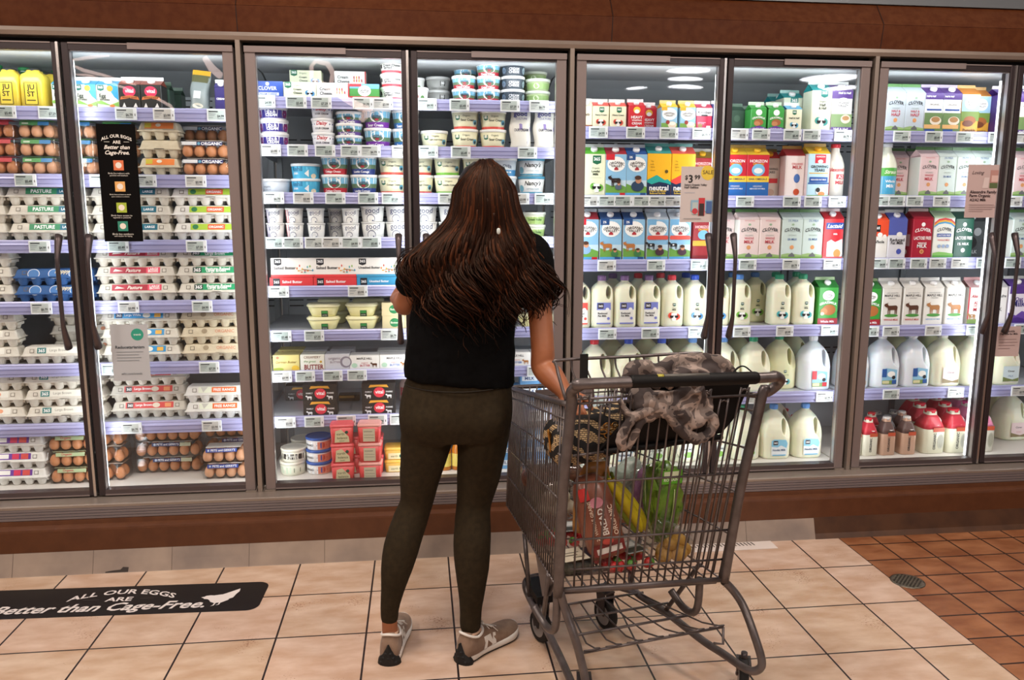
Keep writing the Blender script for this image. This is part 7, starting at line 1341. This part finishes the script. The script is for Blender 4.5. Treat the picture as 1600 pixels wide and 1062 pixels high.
berrybox('clear box of strawberries on the cart floor nearest the rear gate', 968, 905, .17, .0, .2); berrybox('clear box of strawberries deeper in the cart by its left side', 872, 880, .42, .0, -.1)
# bread in a printed bag
def breadbag(name, label, px, py, ly, h, rz, rx, ry, w, d, H_, col, items):
    t = gro(name, label, 'bread', px, py, ly, h, rz)
    b = MB(); rg = []
    for i in range(11):
        k = i/10; s = .86+.14*math.sin(PI*min(1, k*1.15))+.015*math.sin(k*23); s *= (1 if k < .86 else 1-(k-.86)*3.2)
        rg.append([(w/2*s*math.copysign(abs(math.cos(a))**.7, math.cos(a)), d/2*s*math.copysign(abs(math.sin(a))**.7, math.sin(a)), k*H_) for a in [2*PI*q/24 for q in range(24)]])
    b.loft(rg, mat(col, .3)); M_ = Matrix.Rotation(rx, 4, 'X') @ Matrix.Rotation(ry, 4, 'Y'); b.xf(M_); b.obj('bread_bag', t)
    pb = art(items, w*.8, H_*.84, lambda u, v, l: (u, -d/2*(.86+.14*math.sin(PI*min(1, v/H_*1.15))+.02)*(1-abs(u/(w/2))**4*.3)-l-.002, v+.01)); pb.xf(M_); pb.obj('printed_film', t)
    return t
breadbag('bread_loaf', 'loaf of bread in a brown and red printed bag leaning on bananas', 950, 884, .16, .055, -.1, -.30, -.22, .125, .09, .25, '#8a5340',
    [('r', 0, 0, 1, .16, '#7a2c28'), ('r', .1, .02, .9, .10, '#cfc8c0'), ('t', 'BREAD', .5, .46, .8, '#e8ded4', 'bv'), ('e', .45, .74, .22, .16, '#d88a98'), ('r', .0, .8, .3, .98, '#c8302c'), ('t', '21 WHOLE GRAINS', .22, .5, 1.2, '#e0c8b0', 'bv'), ('t', 'ORGANIC', .82, .45, .9, '#e0c8b0', 'bv'), ('e', .5, .18, .18, .1, '#b8483c')])
breadbag('snack_pack', 'orange topped snack pack with white nutrition panel', 918, 800, .30, .09, .1, .12, .06, .115, .05, .24, '#c08a4a',
    [('r', .25, .45, .92, .92, '#cfc6b4'), ('t', 'FACTS', .58, .86, .5, '#3a3430', 'b')]+[('r', .3, .78-.06*i, .86, .785-.06*i, '#6a6058') for i in range(6)])
# bananas: a bunch of three
t = gro('banana_bunch', 'bunch of yellow bananas with green tips leaning in the cart', 'bananas', 975, 850, .24, .06, .1); org2 = CMI @ t.location
for i, (dx, yy, col) in enumerate(((0, 0, '#cdb91e'), (-.020, .02, '#8fa32c'), (.018, .03, '#bfae20'))):
    pts_ = [(949, 746, .20, .006), (953, 754, .20, .012), (966, 770, .195, .017), (980, 790, .19, .0195), (992, 808, .19, .018), (999, 822, .19, .012), (1002, 830, .19, .005)]
    q = crom([(*(cp(x, y, l+yy+.05)-org2+Vector((dx, 0, 0))), r_) for x, y, l, r_ in pts_], 5)
    b = MB(); b.tube([v[:3] for v in q], [v[3] for v in q], noisy('banana_skin', col, col, 5, .5), 8); k = len(b.v); b.tube([q[0][:3], tuple(Vector(q[0][:3])+Vector((-.006, 0, .018)))], [.0065, .005], mat('#6f8a2a'), 6); b.sphere(q[-1][:3], .005, .005, .005, mat('#2a2018'), 6, 4); b.xf(Matrix.Rotation(-.1, 4, 'Z')); b.obj('banana', t)
# romaine hearts in a clear bag
t = gro('romaine_lettuce', 'bag of green romaine lettuce standing upright in the cart', 'lettuce', 1032, 865, .285, .03, .0); LF = noisy('romaine_leaf', '#4f7f20', '#86a83c', 14, .5, bump=.4, bscale=60); RIBM = noisy('romaine_rib', '#a8bc74', '#c4d09a', 10, .5)
for i in range(11):
    a = 2*PI*i/11+.3; r0 = .018+.010*(i % 3); b = MB(); rg = []; H_ = .23+.03*((i*7) % 4)/3
    for k in range(9):
        s = k/8; wd = (.014+.040*math.sin(PI*min(1, s*.95))**.8)*(1 if s < .8 else 1-(s-.8)*2.2); out_ = r0*(.5+1.1*s)+.012*math.sin(PI*s); row = []
        for j in range(7):
            v_ = (j-3)/3; cur = -.016*v_*v_; wob = .005*math.sin(k*3+j*2.2+i)*abs(v_)
            X = (out_+cur+wob); Yv = v_*wd; row.append((X*math.cos(a)-Yv*math.sin(a), X*math.sin(a)+Yv*math.cos(a), s*H_))
        row2 = [(x-math.cos(a)*.002, y-math.sin(a)*.002, z) for x, y, z in reversed(row)]; rg.append(row+row2)
    b.loft(rg, LF); b.tube([((r0*(.5+1.1*s)+.012*math.sin(PI*s)+.0025)*math.cos(a), (r0*(.5+1.1*s)+.012*math.sin(PI*s)+.0025)*math.sin(a), s*H_*.85) for s in [k/6 for k in range(7)]], [.006*(1-k/8) for k in range(7)], RIBM, 6); b.obj('leaf', t)
b = MB(); rg = []
for k in range(12):
    s = k/11; R2 = .058-.012*abs(s-.4)+.004*math.sin(k*2.4) if s < .82 else .045-.10*(s-.82)+.012*(k % 2); rg.append([(R2*(1+.10*math.sin(5*a+k))*math.cos(a)*1.1, R2*(1+.08*math.sin(4*a+2*k))*math.sin(a), -.005+s*.33) for a in [2*PI*q/20 for q in range(20)]])
b.loft(rg, FILM, cap=False); b.obj('clear_bag', t); art([('r', 0, 0, 1, 1, '#5fae2c'), ('r', .1, .55, .9, .9, '#d8e4c0'), ('t', 'ROMAINE', .5, .3, .8, '#e8f0d8', 'b')], .07, .045, lambda u, v, l: (u, -.062-l, .215+v)).obj('bag_print', t)
# bag of golden fruit
t = gro('potato_bag', 'clear bag of golden potatoes on the cart floor at right', 'potatoes', 1050, 893, .185, .0, .2); PT = noisy('potato_gold', '#b08334', '#c99a48', 14, .6, bump=.2)
for i, (x, y, z, r_) in enumerate(((-.035, 0, .026, .026), (.012, -.012, .027, .027), (.05, .01, .024, .024), (-.01, .03, .026, .025), (-.012, -.002, .058, .022), (.03, .012, .058, .023))):
    b = MB(); b.sphere((x, y, z), r_*1.12, r_, r_*.95, PT, 16, 10); b.obj('potato', t)
b = MB(); rg = []
for k in range(12):
    s = k/11; R2 = (.066 if s < .55 else .066-.12*(s-.55)); rg.append([(.0-.03*s*s*2+R2*1.25*(1+.06*math.sin(7*a+k*1.7))*math.cos(a), .005+R2*.8*(1+.06*math.sin(6*a+k))*math.sin(a), s*.15) for a in [2*PI*q/20 for q in range(20)]])
b.loft(rg, FILM, cap=False); b.obj('clear_bag', t)
# purple onions in mesh, mushrooms, meat tray, herbs, printed box, plastic produce bag
t = gro('radicchio_bag', 'purple produce in a bag behind the bananas', 'produce bag', 1000, 812, .42, .10, 0); lump('bag_contents', t, noisy('purple_leaf', '#5a2f52', '#8a5a7c', 18, .5), [((0, 0, .05), (.035, .03, .06)), ((.02, 0, .10), (.035, .03, .05)), ((-.01, 0, .0), (.03, .03, .03))], .006, .01)
b = MB(); b.sphere((.0, 0, .055), .06, .045, .10, FILM, 18, 12); b.obj('clear_bag', t)
t = gro('produce_bag', 'milky plastic produce bag puffed up behind the bananas', 'produce bag', 965, 830, .50, .16, 0); lump('bag_film', t, mat('#93a399', .35, 0, Alpha=.75), [((0, 0, .03), (.05, .04, .05)), ((.05, .01, .05), (.05, .04, .045)), ((-.05, 0, .03), (.04, .04, .035)), ((.02, 0, -.05), (.045, .04, .07))], .006, .03, .04)
t = gro('mushroom_bag', 'white mushrooms in a grey plastic bag at the left side of the cart', 'mushrooms', 868, 880, .50, .075, 0); lump('mushrooms', t, noisy('mushroom_white', '#a89a88', '#c8bcaa', 14, .7), [((x*.045, y*.03, z), (.028, .028, .024)) for x, y, z in ((-1, 0, .03), (0, -1, .03), (1, 0, .03), (0, 1, .03), (-.5, 0, .07), (.5, 0, .07), (0, 0, .10))], .005)
b = MB(); b.sphere((0, 0, .06), .085, .062, .085, FILM, 20, 12); b.obj('plastic_bag', t)
t = gro('grain_bread', 'dark seeded bread in film high on the left side of the cart', 'bread', 858, 850, .60, .19, .05); lump('loaf', t, noisy('dark_crust', '#4a2a20', '#7a4a38', 40, .7, bump=.3, bscale=90), [((x, 0, .0), (.055, .05, .045)) for x in (-.05, -.02, .01, .04, .07)], .006, .006)
b = MB(); b.rect_lathe([(.10, .05, -.045), (.108, .056, -.03), (.108, .056, .03), (.10, .045, .048)], FILM, .5, cx=.01); b.obj('film_wrap', t)
t = gro('herb_bunch', 'leafy green herbs against the left front of the cart', 'herbs', 838, 800, .70, .02, 0); GRN_ = noisy('herb_green', '#3f6a1c', '#6f9438', 30, .6); b = MB(); random.seed(9)
for i in range(70):
    x, y, z = random.uniform(-.03, .06), random.uniform(-.05, .05), random.uniform(.02, .15); a = random.uniform(0, 6.3); s = random.uniform(.012, .022); b.add([(x, y, z), (x+s*math.cos(a), y+s*math.sin(a), z+s*.5), (x+s*.3*math.cos(a+1.5), y+s*.6, z+s*1.3), (x-s*math.cos(a)*.8, y-s*math.sin(a), z+s*.6)], [(0, 1, 2, 3)], GRN_)
b.obj('herb_leaves', t); b = MB()
for i in range(12): x, y = random.uniform(-.01, .03), random.uniform(-.03, .03); b.tube([(x, y, 0), (x*1.5, y*1.4, .12)], .0018, mat('#7f9a4c'), 5)
b.obj('stems', t)
t = gro('salad_box', 'clear box with cream printed label on the cart floor at left', 'salad box', 900, 905, .18, .0, .12)
b = MB(); b.rect_lathe([(.066, .05, 0), (.072, .055, .05), (.075, .058, .052), (.070, .053, .062)], M_PLA, .2, smooth=False); b.obj('clear_box', t)
lump('greens', t, noisy('dark_greens', '#2a2c22', '#4c4a3c', 40, .7), [((-.03, 0, .026), (.03, .035, .02)), ((.03, 0, .026), (.03, .035, .02)), ((0, 0, .03), (.04, .035, .02))], .005, .01)
art([('r', 0, 0, .72, 1, '#d8cfb8'), ('r', .74, .1, 1, .9, '#2c2a3a'), ('r', .1, .6, .6, .66, '#6a6454'), ('r', .1, .4, .5, .46, '#6a6454'), ('r', .3, .2, .64, .26, '#6a6454')], .115, .085, lambda u, v, l: (u, v-.043, .0625+l)).obj('box_label', t)
t = gro('tomato_box', 'clear tray of red tomatoes beside the strawberry boxes', 'tomatoes', 935, 880, .42, .0, 0); TM = mat('#b8281c', .3)
for i in range(4):
    for j in range(2): b = MB(); b.sphere((-.05+.034*i, -.018+.036*j, .022), .017, .017, .016, TM, 12, 8); b.obj('tomato', t)
b = MB(); b.rect_lathe([(.07, .045, 0), (.074, .048, .04), (.07, .044, .046)], M_PLA, .2, smooth=False); b.obj('clear_tray', t)
